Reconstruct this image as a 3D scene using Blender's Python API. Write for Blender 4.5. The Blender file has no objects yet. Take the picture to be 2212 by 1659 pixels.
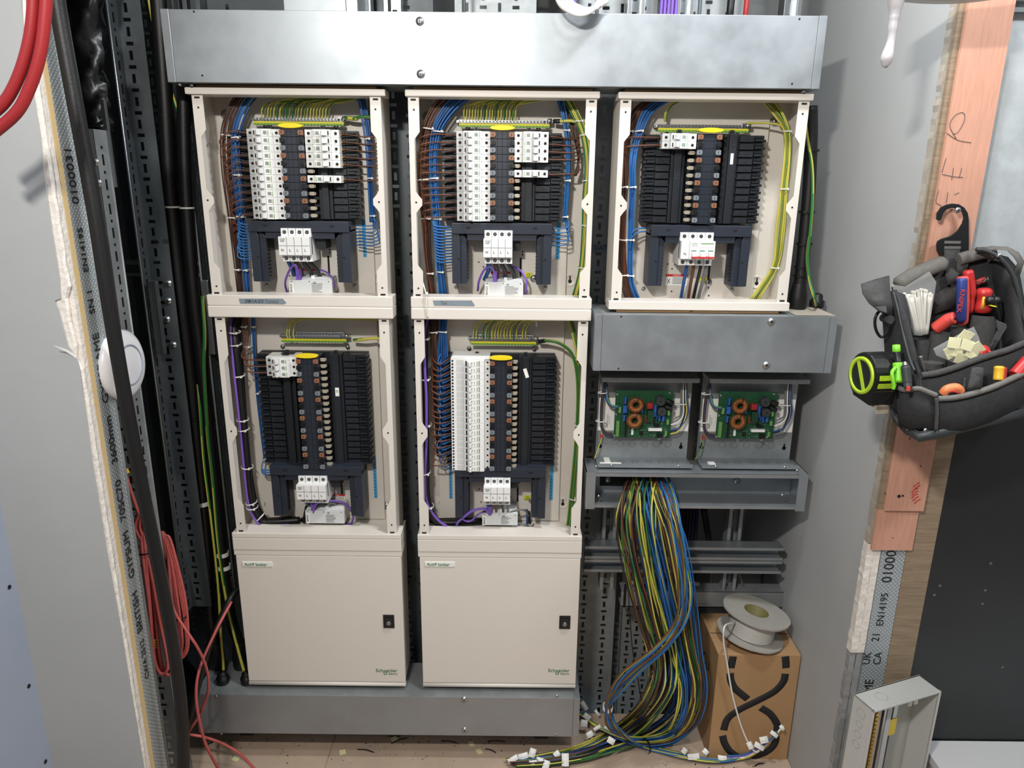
import bpy, bmesh, math, random
from mathutils import Vector, Matrix
random.seed(7)
S = bpy.context.scene
COL = S.collection
PI = math.pi
R = math.radians

# ---------------------------------------------------------------- camera
CAM_F, CAM_TH, CAM_RO, CAM_D, CAM_H = 1550.0, R(15.75), R(0.6), 1.75, 1.64
_fw = Vector((0, math.cos(CAM_TH), -math.sin(CAM_TH)))
_u0 = Vector((0, math.sin(CAM_TH), math.cos(CAM_TH)))
_r0 = Vector((1, 0, 0))
CR = _r0*math.cos(CAM_RO) + _u0*math.sin(CAM_RO)
CU = _u0*math.cos(CAM_RO) - _r0*math.sin(CAM_RO)
CP = Vector((0, -CAM_D, CAM_H))
cd = bpy.data.cameras.new('camera')
cam = bpy.data.objects.new('camera', cd)
COL.objects.link(cam)
mw = Matrix.Identity(4)
for i in range(3):
    mw[i][0], mw[i][1], mw[i][2], mw[i][3] = CR[i], CU[i], -_fw[i], CP[i]
cam.matrix_world = mw
cd.sensor_width = 36
cd.lens = CAM_F/2212*36
cd.clip_start = 0.02
S.camera = cam

def ray(x, y): return _fw + CR*((x-1106)/CAM_F) - CU*((y-829.5)/CAM_F)
def at(x, y, Y):
    """measured photo point -> world point on the depth plane Y"""
    d = ray(x, y); return CP + d*((Y+CAM_D)/d.y)
def atX(x, y, X):
    d = ray(x, y); return CP + d*(X/d.x)
def fl(x, y, z=0.006):
    d = ray(x, y); return CP + d*((z-CAM_H)/d.z)

# ---------------------------------------------------------------- world and light
w = bpy.data.worlds.new('world'); S.world = w; w.use_nodes = True
w.node_tree.nodes['Background'].inputs[0].default_value = (0.80, 0.90, 1.0, 1)
w.node_tree.nodes['Background'].inputs[1].default_value = 0.10

def area(name, loc, target, sx, sy, power, col=(1, 1, 1)):
    l = bpy.data.lights.new(name, 'AREA'); l.shape = 'RECTANGLE'; l.size = sx; l.size_y = sy
    l.energy = power; l.color = col
    o = bpy.data.objects.new(name, l); COL.objects.link(o); o.location = loc
    o.rotation_euler = (Vector(target)-Vector(loc)).to_track_quat('-Z', 'Y').to_euler()
    return o
area('ceiling_lamp_near', (0.46, -0.58, 2.66), (0.40, -0.40, 0), 0.22, 0.14, 15, (0.95, 0.98, 1.0))
area('site_lamp', (-0.40, -1.72, 2.33), (0.75, 0.0, 1.2), 0.16, 0.05, 22, (1.0, 0.95, 0.88))
area('fill_light_rear', (-0.35, -2.8, 2.70), (0.3, 0.0, 0.8), 1.4, 0.6, 7, (0.97, 0.99, 1.0))  # broad fill added behind the camera to lift floor and ambient, no known fixture
area('ceiling_lamp_right', (1.55, -1.25, 2.70), (0.9, -0.3, 0.9), 0.3, 0.2, 13, (0.97, 0.985, 1.0))
S.view_settings.view_transform = 'Standard'
S.view_settings.look = 'None'
S.view_settings.gamma = 1
S.view_settings.use_curve_mapping = False
S.view_settings.exposure = 0.32

# ---------------------------------------------------------------- materials
def lin(c):
    o = []
    for v in c[:3]:
        v = v/255
        o.append(v/12.92 if v <= 0.04045 else ((v+0.055)/1.055)**2.4)
    return (o[0], o[1], o[2], 1)
MATS = {}
def mat(name, rgb, rough=0.5, metal=0.0, noise=None, bump=None, stretch=None, coat=0, trans=0, alpha=1, rvar=None, spec=None):
    """noise=(scale, amount[, second rgb]); bump=(scale, strength)"""
    m = bpy.data.materials.new(name); m.use_nodes = True
    nt = m.node_tree; b = nt.nodes['Principled BSDF']
    b.inputs['Base Color'].default_value = lin(rgb)
    b.inputs['Roughness'].default_value = rough
    b.inputs['Metallic'].default_value = metal
    if coat: b.inputs['Coat Weight'].default_value = coat
    if trans: b.inputs['Transmission Weight'].default_value = trans
    if alpha < 1: b.inputs['Alpha'].default_value = alpha
    if spec is not None: b.inputs['Specular IOR Level'].default_value = spec
    if noise or bump or rvar:
        tc = nt.nodes.new('ShaderNodeTexCoord'); src = tc.outputs['Object']
        if stretch:
            mp = nt.nodes.new('ShaderNodeMapping'); mp.inputs['Scale'].default_value = stretch
            nt.links.new(src, mp.inputs['Vector']); src = mp.outputs['Vector']
    if noise:
        n = nt.nodes.new('ShaderNodeTexNoise'); n.inputs['Scale'].default_value = noise[0]
        n.inputs['Detail'].default_value = 6; n.inputs['Roughness'].default_value = 0.65
        nt.links.new(src, n.inputs['Vector'])
        cr = nt.nodes.new('ShaderNodeValToRGB')
        a = noise[1]; c = lin(rgb)
        c2 = lin(noise[2]) if len(noise) > 2 else (c[0]*(1-a), c[1]*(1-a), c[2]*(1-a), 1)
        c1 = c if len(noise) > 2 else (min(1, c[0]*(1+a)), min(1, c[1]*(1+a)), min(1, c[2]*(1+a)), 1)
        cr.color_ramp.elements[0].position = 0.32; cr.color_ramp.elements[1].position = 0.68
        cr.color_ramp.elements[0].color = c2; cr.color_ramp.elements[1].color = c1
        nt.links.new(n.outputs['Fac'], cr.inputs['Fac'])
        nt.links.new(cr.outputs['Color'], b.inputs['Base Color'])
    if rvar:
        n2 = nt.nodes.new('ShaderNodeTexNoise'); n2.inputs['Scale'].default_value = rvar[0]; n2.inputs['Detail'].default_value = 5
        nt.links.new(src, n2.inputs['Vector'])
        mr = nt.nodes.new('ShaderNodeMapRange'); mr.inputs[3].default_value = rough-rvar[1]; mr.inputs[4].default_value = rough+rvar[1]
        mr.inputs[1].default_value = 0.3; mr.inputs[2].default_value = 0.7
        nt.links.new(n2.outputs['Fac'], mr.inputs[0]); nt.links.new(mr.outputs[0], b.inputs['Roughness'])
    if bump:
        nb = nt.nodes.new('ShaderNodeTexNoise'); nb.inputs['Scale'].default_value = bump[0]; nb.inputs['Detail'].default_value = 4
        nt.links.new(src, nb.inputs['Vector'])
        bp = nt.nodes.new('ShaderNodeBump'); bp.inputs['Strength'].default_value = bump[1]; bp.inputs['Distance'].default_value = 0.004
        nt.links.new(nb.outputs['Fac'], bp.inputs['Height']); nt.links.new(bp.outputs['Normal'], b.inputs['Normal'])
    MATS[name] = m
    return m

mat('cream', (224, 218, 209), 0.38, bump=(900, 0.05))
mat('cream_panel', (214, 208, 199), 0.45, noise=(9, 0.03))
mat('galv', (160, 166, 171), 0.44, 0.66, noise=(7, 0.08), rvar=(14, 0.06), bump=(500, 0.02))
mat('galv_dull', (150, 155, 157), 0.5, 0.45, noise=(12, 0.16), rvar=(20, 0.1))
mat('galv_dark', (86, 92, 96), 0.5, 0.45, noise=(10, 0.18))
mat('galv_bright', (170, 176, 180), 0.30, 0.9)
mat('galv_sheet', (200, 208, 212), 0.38, 0.4, noise=(26, 0.10), rvar=(20, 0.08))
mat('zinc', (190, 192, 192), 0.3, 0.95)
mat('black_plastic', (26, 28, 31), 0.42)
mat('pan_black', (30, 34, 40), 0.42, bump=(300, 0.05))
mat('pan_navy', (36, 42, 52), 0.40)
mat('cover_navy', (38, 44, 56), 0.45)
mat('hole', (6, 6, 7), 0.7)
mat('white_plastic', (236, 237, 236), 0.35)
mat('grey_plastic', (188, 190, 190), 0.4)
mat('module_grey', (205, 207, 206), 0.45)
mat('label_white', (238, 238, 234), 0.55)
mat('label_print', (168, 178, 172), 0.6, noise=(900, 0.5, (90, 100, 95)))
mat('ink', (22, 24, 30), 0.6)
mat('ink_grey', (96, 98, 102), 0.7)
mat('green_ink', (22, 110, 60), 0.5)
mat('yellow_handle', (240, 214, 30), 0.4)
mat('clip_brown', (142, 96, 70), 0.4)
mat('clip_grey', (120, 126, 132), 0.4)
mat('clip_black', (14, 15, 17), 0.4)
mat('finger', (196, 186, 168), 0.35, 0.4)
mat('w_brown', (98, 58, 40), 0.42)
mat('w_dark', (52, 38, 36), 0.45)
mat('w_blue', (44, 108, 172), 0.4)
mat('w_blue2', (32, 76, 142), 0.4)
mat('w_navy', (26, 34, 66), 0.45)
mat('w_yellow', (200, 192, 84), 0.42)
mat('w_green', (42, 110, 52), 0.42)
mat('w_purple', (118, 84, 178), 0.45)
mat('w_black', (20, 21, 23), 0.4)
mat('w_grey', (110, 112, 114), 0.45)
mat('w_white', (232, 232, 228), 0.4)
mat('wound_white', (206, 204, 198), 0.5)
mat('sealant', (186, 183, 186), 0.3)
mat('w_red', (156, 38, 42), 0.45, bump=(400, 0.06))
mat('w_pinkred', (190, 92, 88), 0.55, noise=(60, 0.12))
mat('tie_white', (228, 228, 222), 0.4)
mat('tie_black', (16, 16, 17), 0.4)
mat('brass', (196, 160, 70), 0.35, 0.9)
mat('earth_yellow', (214, 206, 40), 0.5)
mat('earth_green', (110, 160, 50), 0.5)
mat('label_blue', (70, 160, 205), 0.5)
mat('red_print', (196, 40, 40), 0.5)
mat('tape_grey', (128, 140, 150), 0.55, noise=(40, 0.06))
mat('rubber', (13, 13, 15), 0.48, bump=(200, 0.08))
mat('plaster', (176, 178, 178), 0.75, noise=(2.2, 0.05), bump=(60, 0.03))
mat('plaster_blue', (158, 168, 186), 0.7, noise=(2.5, 0.05), bump=(60, 0.03))
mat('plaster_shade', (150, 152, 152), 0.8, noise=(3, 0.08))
mat('gypsum', (232, 226, 218), 0.9, noise=(40, 0.10), bump=(110, 0.6))
mat('ply_edge', (214, 186, 136), 0.75, noise=(30, 0.16), stretch=(6, 90, 0.6))
mat('screed', (186, 164, 144), 0.85, noise=(4, 0.14), bump=(90, 0.08))
mat('pink_ply', (200, 150, 128), 0.7, noise=(18, 0.10), stretch=(9, 1, 0.8))
mat('brown_ply', (144, 126, 104), 0.75, noise=(22, 0.22), stretch=(0.8, 1, 9))
mat('black_panel', (34, 36, 38), 0.42, noise=(3, 0.12), rvar=(5, 0.08))
mat('card', (176, 140, 100), 0.85, noise=(5, 0.05), bump=(240, 0.04))
mat('card_ink', (34, 34, 36), 0.8)
mat('reel_grey', (166, 163, 156), 0.85, noise=(9, 0.10), bump=(60, 0.15))
mat('reel_bore', (112, 106, 60), 0.6)
mat('pcb', (24, 76, 48), 0.45, noise=(120, 0.22))
mat('pcb_dark', (18, 62, 40), 0.45)
mat('copper', (190, 124, 72), 0.35, 0.6)
mat('copper_dark', (70, 48, 36), 0.5)
mat('comp_blue', (44, 92, 166), 0.4)
mat('comp_green', (104, 156, 84), 0.45)
mat('cap_dark', (52, 56, 58), 0.5)
mat('cloth_black', (44, 45, 47), 0.85, noise=(90, 0.25), bump=(700, 0.25))
mat('cloth_grey', (108, 106, 102), 0.85, noise=(120, 0.12), bump=(700, 0.25))
mat('cloth_dark', (66, 66, 66), 0.9, noise=(120, 0.2), bump=(700, 0.25))
mat('tool_red', (188, 48, 48), 0.4)
mat('tool_coral', (216, 78, 70), 0.45)
mat('tool_blue', (46, 62, 130), 0.45)
mat('tool_yellow', (226, 176, 50), 0.4)
mat('tool_orange', (226, 132, 84), 0.45)
mat('lime', (172, 206, 44), 0.4)
mat('lime_green', (122, 204, 48), 0.4)
mat('steel', (160, 162, 164), 0.3, 0.95)
mat('clear_bag', (236, 238, 238), 0.10, alpha=0.16)
mat('pale_yellow', (232, 228, 176), 0.6)
mat('white_tie_stock', (236, 232, 222), 0.45)
mat('bin_bag', (12, 12, 14), 0.34, bump=(22, 0.5))
mat('ap_white', (236, 236, 240), 0.35)
mat('enc_grey', (196, 198, 196), 0.4)
mat('enc_inner', (176, 178, 170), 0.45)
mat('din_tan', (200, 184, 166), 0.45, 0.3)
mat('yellow_label', (214, 186, 60), 0.5)
mat('white_board', (222, 224, 226), 0.5)
mat('dust', (168, 160, 148), 0.95, noise=(30, 0.12))

def stud_mat():
    m = mat('stud_metal', (150, 160, 166), 0.42, 0.3)
    nt = m.node_tree; b = nt.nodes['Principled BSDF']
    tc = nt.nodes.new('ShaderNodeTexCoord')
    w1 = nt.nodes.new('ShaderNodeTexWave'); w1.inputs['Scale'].default_value = 62; w1.bands_direction = 'DIAGONAL'
    mp = nt.nodes.new('ShaderNodeMapping'); mp.inputs['Scale'].default_value = (1, 1, -1)
    w2 = nt.nodes.new('ShaderNodeTexWave'); w2.inputs['Scale'].default_value = 62; w2.bands_direction = 'DIAGONAL'
    nt.links.new(tc.outputs['Object'], w1.inputs['Vector']); nt.links.new(tc.outputs['Object'], mp.inputs['Vector']); nt.links.new(mp.outputs['Vector'], w2.inputs['Vector'])
    mx = nt.nodes.new('ShaderNodeMath'); mx.operation = 'MULTIPLY'
    nt.links.new(w1.outputs['Fac'], mx.inputs[0]); nt.links.new(w2.outputs['Fac'], mx.inputs[1])
    bp = nt.nodes.new('ShaderNodeBump'); bp.inputs['Strength'].default_value = 0.45; bp.inputs['Distance'].default_value = 0.002
    nt.links.new(mx.outputs[0], bp.inputs['Height']); nt.links.new(bp.outputs['Normal'], b.inputs['Normal'])
    cr = nt.nodes.new('ShaderNodeValToRGB'); cr.color_ramp.elements[0].color = lin((150, 160, 166)); cr.color_ramp.elements[1].color = lin((214, 220, 222))
    nt.links.new(mx.outputs[0], cr.inputs['Fac']); nt.links.new(cr.outputs['Color'], b.inputs['Base Color'])
stud_mat()

# ---------------------------------------------------------------- mesh helpers
class B:
    """collects shapes; build() links them as ONE mesh object"""
    def __init__(s): s.v = []; s.f = []; s.m = []; s.mi = 0; s.sm = []; s.smooth = False
    def _add(s, vs, fs):
        o = len(s.v); s.v += [Vector(p) for p in vs]
        for f in fs: s.f.append([o+i for i in f]); s.m.append(s.mi); s.sm.append(s.smooth)
        return s
    def box(s, x0, x1, y0, y1, z0, z1):
        return s._add([(x0,y0,z0),(x1,y0,z0),(x1,y1,z0),(x0,y1,z0),(x0,y0,z1),(x1,y0,z1),(x1,y1,z1),(x0,y1,z1)],
                      [(0,3,2,1),(4,5,6,7),(0,1,5,4),(1,2,6,5),(2,3,7,6),(3,0,4,7)])
    def hexa(s, p):   # 8 points, 0-3 one loop, 4-7 the opposite loop
        return s._add(p, [(0,3,2,1),(4,5,6,7),(0,1,5,4),(1,2,6,5),(2,3,7,6),(3,0,4,7)])
    def prism(s, poly, d0, d1, ax='y'):
        """poly of 2D points; ax = extrusion axis. y: (x,z)  x: (y,z)  z: (x,y)"""
        n = len(poly)
        def P(p, d):
            return (p[0], d, p[1]) if ax == 'y' else ((d, p[0], p[1]) if ax == 'x' else (p[0], p[1], d))
        vs = [P(p, d0) for p in poly] + [P(p, d1) for p in poly]
        fs = [tuple(range(n)), tuple(range(2*n-1, n-1, -1))] + [(i, n+i, n+(i+1) % n, (i+1) % n) for i in range(n)]
        return s._add(vs, fs)
    def cyl(s, p0, p1, r0, r1=None, n=12, caps=True):
        p0 = Vector(p0); p1 = Vector(p1); r1 = r0 if r1 is None else r1
        d = (p1-p0).normalized(); a = d.orthogonal().normalized(); b = d.cross(a)
        vs = []
        for p, r in ((p0, r0), (p1, r1)):
            for i in range(n):
                t = 2*PI*i/n; vs.append(p + a*(r*math.cos(t)) + b*(r*math.sin(t)))
        sm = s.smooth; s.smooth = True
        s._add(vs, [(i, (i+1) % n, n+(i+1) % n, n+i) for i in range(n)]); s.smooth = sm
        if caps:
            o = len(s.v)-2*n
            s.f.append([o+i for i in range(n-1, -1, -1)]); s.m.append(s.mi); s.sm.append(False)
            s.f.append([o+n+i for i in range(n)]); s.m.append(s.mi); s.sm.append(False)
        return s
    def lathe(s, c, ax, prof, n=24, xdir=None):
        """prof = [(radius, distance along ax)]"""
        c = Vector(c); d = Vector(ax).normalized(); a = (Vector(xdir) if xdir else d.orthogonal()).normalized(); b = d.cross(a)
        vs = []
        for r, h in prof:
            for i in range(n):
                t = 2*PI*i/n; vs.append(c + d*h + a*(r*math.cos(t)) + b*(r*math.sin(t)))
        fs = []
        for k in range(len(prof)-1):
            for i in range(n):
                fs.append((k*n+i, k*n+(i+1) % n, (k+1)*n+(i+1) % n, (k+1)*n+i))
        sm = s.smooth; s.smooth = True; s._add(vs, fs); s.smooth = sm
        return s
    def tube(s, pts, r, n=6, caps=True, stripe=0, twist=0.0):
        """pts list of Vector; r number or list; stripe = how many of the n sides take material mi+1"""
        m = len(pts); rr = r if isinstance(r, (list, tuple)) else [r]*m
        t0 = (pts[1]-pts[0]).normalized(); a = t0.orthogonal().normalized()
        vs = []
        for i in range(m):
            t = (pts[min(i+1, m-1)]-pts[max(i-1, 0)])
            t = t.normalized() if t.length > 1e-9 else t0
            a = (a - t*a.dot(t)); a = a.normalized() if a.length > 1e-6 else t.orthogonal().normalized()
            b = t.cross(a)
            for j in range(n):
                q = 2*PI*j/n; vs.append(pts[i] + a*(rr[i]*math.cos(q)) + b*(rr[i]*math.sin(q)))
        o = len(s.v); s.v += vs
        ph = random.randint(0, n-1)
        for i in range(m-1):
            for j in range(n):
                s.f.append([o+i*n+j, o+i*n+(j+1) % n, o+(i+1)*n+(j+1) % n, o+(i+1)*n+j])
                k = (j + ph + int(i*twist)) % n
                s.m.append(s.mi+1 if k < stripe else s.mi); s.sm.append(True)
        if caps:
            s.f.append([o+j for j in range(n-1, -1, -1)]); s.m.append(s.mi); s.sm.append(False)
            s.f.append([o+(m-1)*n+j for j in range(n)]); s.m.append(s.mi); s.sm.append(False)
        return s
    def grid(s, rows, thick=None):
        """rows of points -> surface; thick = offset vector for a second skin"""
        nr = len(rows); nc = len(rows[0]); sm = s.smooth; s.smooth = True
        vs = [Vector(p) for r in rows for p in r]
        fs = [(i*nc+j, i*nc+j+1, (i+1)*nc+j+1, (i+1)*nc+j) for i in range(nr-1) for j in range(nc-1)]
        if thick is None: s._add(vs, fs); s.smooth = sm; return s
        th = Vector(thick); N = len(vs)
        fs2 = [tuple(N+i for i in reversed(f)) for f in fs]
        edge = [(i*nc, (i+1)*nc) for i in range(nr-1)] + [((i+1)*nc+nc-1, i*nc+nc-1) for i in range(nr-1)] + \
               [(j+1, j) for j in range(nc-1)] + [((nr-1)*nc+j, (nr-1)*nc+j+1) for j in range(nc-1)]
        s._add(vs+[v+th for v in vs], fs+fs2+[(a, b, b+N, a+N) for a, b in edge]); s.smooth = sm
        return s
    def plate(s, u0, u1, v0, v1, holes, fn, t):
        """flat plate with real rectangular holes; fn(u, v, w) -> point, w in 0..t"""
        us = sorted(set([u0, u1] + [round(min(max(h[k], u0), u1), 5) for h in holes for k in (0, 1)]))
        vs = sorted(set([v0, v1] + [round(min(max(h[k], v0), v1), 5) for h in holes for k in (2, 3)]))
        nu, nv = len(us)-1, len(vs)-1
        solid = [[True]*nv for _ in range(nu)]
        for h in holes:
            for i in range(nu):
                c = (us[i]+us[i+1])/2
                if not (h[0] < c < h[1]): continue
                for j in range(nv):
                    if h[2] < (vs[j]+vs[j+1])/2 < h[3]: solid[i][j] = False
        o = len(s.v)
        for w_ in (0, t):
            for i in range(nu+1):
                for j in range(nv+1): s.v.append(Vector(fn(us[i], vs[j], w_)))
        N = (nu+1)*(nv+1)
        def I(i, j, k): return o + k*N + i*(nv+1) + j
        def F(*a): s.f.append(list(a)); s.m.append(s.mi); s.sm.append(False)
        for i in range(nu):
            for j in range(nv):
                if not solid[i][j]: continue
                F(I(i,j,0), I(i+1,j,0), I(i+1,j+1,0), I(i,j+1,0))
                F(I(i,j,1), I(i,j+1,1), I(i+1,j+1,1), I(i+1,j,1))
                if i == 0 or not solid[i-1][j]: F(I(i,j,0), I(i,j+1,0), I(i,j+1,1), I(i,j,1))
                if i == nu-1 or not solid[i+1][j]: F(I(i+1,j,0), I(i+1,j,1), I(i+1,j+1,1), I(i+1,j+1,0))
                if j == 0 or not solid[i][j-1]: F(I(i,j,0), I(i,j,1), I(i+1,j,1), I(i+1,j,0))
                if j == nv-1 or not solid[i][j+1]: F(I(i,j+1,0), I(i+1,j+1,0), I(i+1,j+1,1), I(i,j+1,1))
        return s
    def rot(s, M, start=0):
        for i in range(start, len(s.v)): s.v[i] = M @ s.v[i]
        return s
    def mesh(s, name, mats, bevel=0):
        me = bpy.data.meshes.new(name)
        me.from_pydata([tuple(v) for v in s.v], [], s.f)
        ms = mats if isinstance(mats, (list, tuple)) else [mats]
        for m in ms: me.materials.append(MATS[m])
        me.polygons.foreach_set('material_index', [min(i, len(ms)-1) for i in s.m])
        me.polygons.foreach_set('use_smooth', s.sm)
        bm = bmesh.new(); bm.from_mesh(me)
        bmesh.ops.recalc_face_normals(bm, faces=bm.faces)
        if bevel:
            es = [e for e in bm.edges if len(e.link_faces) == 2 and e.calc_face_angle(0) > 0.6]
            bmesh.ops.bevel(bm, geom=es, offset=bevel, segments=2, profile=0.6, affect='EDGES')
        bm.to_mesh(me); bm.free()
        me.update()
        return me
    def build(s, name, mats, parent=None, bevel=0, loc=None):
        """vertices are given in world coordinates; the origin moves to the parent's (or loc)"""
        o = worigin(parent) if parent else Vector(loc or (0, 0, 0))
        if o.length: s.v = [v-o for v in s.v]
        ob = bpy.data.objects.new(name, s.mesh(name, mats, bevel)); COL.objects.link(ob)
        if parent: ob.parent = parent
        elif loc: ob.location = o
        return ob

def worigin(o):
    p = Vector((0, 0, 0))
    while o is not None: p += o.location; o = o.parent
    return p
def tag(o, label=None, cat=None, group=None, kind=None):
    if label: o['label'] = label
    if cat: o['category'] = cat
    if group: o['group'] = group
    if kind: o['kind'] = kind
    return o
def thing(name, label, cat, loc=(0, 0, 0), group=None):
    o = bpy.data.objects.new(name, None); COL.objects.link(o); o.location = loc; o.empty_display_size = 0.02
    return tag(o, label, cat, group)
def struct(o): o['kind'] = 'structure'; return o
def put(name, me, parent, pos):
    """link an object that shares mesh data; pos is in world coordinates"""
    o = bpy.data.objects.new(name, me); COL.objects.link(o); o.parent = parent
    o.location = Vector(pos) - worigin(parent)
    return o
def text_mesh(s, size, mat_, M, thick=0.0003, align='CENTER', shear=0):
    c = bpy.data.curves.new('t', 'FONT'); c.body = s; c.size = size; c.align_x = align; c.align_y = 'CENTER'; c.extrude = thick; c.shear = shear
    c.resolution_u = 3
    o = bpy.data.objects.new('t', c)
    me = bpy.data.meshes.new_from_object(o)
    bpy.data.objects.remove(o); bpy.data.curves.remove(c)
    me.transform(M); me.materials.clear(); me.materials.append(MATS[mat_])
    return me
def basis(loc, x, y):
    x = Vector(x).normalized(); y = Vector(y); y = (y-x*y.dot(x)).normalized(); z = x.cross(y); l = Vector(loc)
    return Matrix(((x.x, y.x, z.x, l.x), (x.y, y.y, z.y, l.y), (x.z, y.z, z.z, l.z), (0, 0, 0, 1)))
FRONT = ((1, 0, 0), (0, 0, 1))
def text(name, s, size, mat_, loc, parent, axes=FRONT, thick=0.0003, align='CENTER', shear=0):
    o = worigin(parent) if parent else Vector((0, 0, 0))
    me = text_mesh(s, size, mat_, basis(Vector(loc)-o, *axes), thick, align, shear)
    ob = bpy.data.objects.new(name, me); COL.objects.link(ob)
    if parent: ob.parent = parent
    return ob
def spline(pts, k=6):
    """Catmull-Rom through pts"""
    pts = [Vector(p) for p in pts]
    if len(pts) < 3: 
        return [pts[0].lerp(pts[-1], i/k) for i in range(k+1)]
    P = [pts[0]*2-pts[1]] + pts + [pts[-1]*2-pts[-2]]
    out = []
    for i in range(1, len(P)-2):
        a, b, c, d = P[i-1:i+3]
        for j in range(k):
            t = j/k
            out.append(0.5*((2*b) + (c-a)*t + (2*a-5*b+4*c-d)*t*t + (3*b-a-3*c+d)*t**3))
    out.append(P[-2]); return out
WZ = None
def wire(name, pts, r, mats, parent=None, n=6, k=6, stripe=0, twist=0.0, loc=None):
    sp = spline(pts, k)
    if WZ is not None: sp = [Vector((p.x, p.y, max(p.z, WZ+(r if not isinstance(r, list) else .002)))) for p in sp]
    return B().tube(sp, r, n, stripe=stripe, twist=twist).build(name, mats, parent, loc=loc)
def ring(b, c, rx, ry, h, up=(0, 0, 1), xd=(1, 0, 0), t=0.0012, n=16):
    """flat band around a bundle: centre c, half sizes rx (along xd) and ry"""
    c = Vector(c); up = Vector(up).normalized(); xd = Vector(xd); xd = (xd-up*xd.dot(up)).normalized(); yd = up.cross(xd)
    vs = []
    for hh, dr in ((-h/2, 0), (h/2, 0), (h/2, t), (-h/2, t)):
        for i in range(n):
            q = 2*PI*i/n; vs.append(c + up*hh + xd*((rx+dr)*math.cos(q)) + yd*((ry+dr)*math.sin(q)))
    fs = [(k*n+i, k*n+(i+1) % n, ((k+1) % 4)*n+(i+1) % n, ((k+1) % 4)*n+i) for k in range(4) for i in range(n)]
    b._add(vs, fs); return b
def screw_mesh(r=0.006, h=0.003, cross=True):
    b = B(); b.lathe((0, 0, 0), (0, -1, 0), [(r*1.25, 0), (r*1.25, h*.2), (r, h*.3), (r*.9, h*.8), (r*.5, h), (0.0001, h*1.02)], 14)
    if cross:
        b.mi = 1
        b.box(-r*.5, r*.5, -h*1.12, -h*.9, -r*.1, r*.1).box(-r*.1, r*.1, -h*1.12, -h*.9, -r*.5, r*.5)
    return b.mesh('screw', ['zinc', 'hole'])
SCREW_L = screw_mesh(0.0075, 0.004); SCREW_M = screw_mesh(0.0045, 0.003); SCREW_S = screw_mesh(0.0028, 0.002)
# ================================================================ the setting
XR, YB = 0.83, 0.57            # right wall plane, back wall plane
floor = struct(B().box(-1.35, 2.4, -3.6, 0.18, -0.05, -0.004).build('floor', 'screed'))
seam = fl(718, 1610, 0).x
for x0, x1, y0, y1 in ((-1.34, seam-0.0015, -1.2, 0.18), (seam+0.0015, XR-0.002, -1.2, 0.18)):
    B().box(x0, x1, y0, y1, -0.004, 0.0).build('floor_sheet', 'screed', floor)
for x0, x1 in ((-1.0, 0.6), (0.603, 2.39)):
    B().box(x0, x1, -3.59, -1.203, -0.004, 0.0).build('floor_sheet', 'screed', floor)
struct(B().box(-1.45, XR+.03, .18, YB+.06, -.34, -.30).build('floor_pit', 'galv_dark'))
struct(B().box(-1.45, 2.5, -3.7, YB+0.1, 2.80, 2.86).build('ceiling', 'plaster'))
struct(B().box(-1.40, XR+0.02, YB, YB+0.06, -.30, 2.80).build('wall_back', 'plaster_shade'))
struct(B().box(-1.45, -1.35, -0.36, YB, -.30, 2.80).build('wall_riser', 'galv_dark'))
struct(B().box(-1.10, -1.0, -3.6, -0.464, 0, 2.80).build('wall_left', 'plaster_blue'))
struct(B().box(-1.1, 2.5, -3.7, -3.6, 0, 2.80).build('wall_rear', 'plaster'))
struct(B().box(2.4, 2.5, -3.6, -0.2, 0, 2.80).build('wall_side', 'plaster'))
# right wall: painted board facing left, its cut end facing the room
wr = struct(B().box(XR, XR+0.012, -0.243, YB, -.30, 2.80).build('wall_right', 'plaster'))
B().box(XR+0.0122, XR+0.03, -0.240, YB, 0, 2.80).build('plasterboard', 'gypsum', wr)
def ragged(name, xa, xb, y0, y1, z0, z1, mats, parent, amp, n, seed):
    rnd = random.Random(seed); L = []; Rr = []
    for i in range(n+1):
        z = z0+(z1-z0)*i/n
        L.append((xa+rnd.uniform(-amp, amp), z)); Rr.append((xb+rnd.uniform(-amp, amp)*.25, z))
    b = B(); fy = [y0+rnd.uniform(-amp, amp)*.5 for _ in range(n+1)]
    rows = [[(L[i][0], y1, L[i][1]), (L[i][0], fy[i], L[i][1]), (Rr[i][0], fy[i], Rr[i][1]), (Rr[i][0], y1, Rr[i][1])] for i in range(n+1)]
    b.grid(rows); b.sm = [False]*len(b.f)
    return b.build(name, mats, parent)
ragged('torn_edge', XR-0.003, XR+0.0125, -0.2515, -0.23, 0.55, 0.842, 'gypsum', wr, 0.0013, 26, 3)
ragged('torn_edge', XR+0.0132, XR+0.0295, -0.2515, -0.23, 0.55, 0.832, 'gypsum', wr, 0.0008, 26, 4)
ragged('torn_edge', XR-0.001, XR+0.012, -0.2475, -0.23, 0.0, 0.55, 'plaster_shade', wr, 0.0014, 40, 5)
ragged('torn_edge', XR+0.014, XR+0.0295, -0.2475, -0.23, 0.0, 0.55, 'plaster_shade', wr, 0.001, 40, 6)
ragged('torn_edge', XR-0.001, XR+0.011, -0.2485, -0.23, 0.842, 2.2, 'dust', wr, 0.0012, 110, 8)
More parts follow.
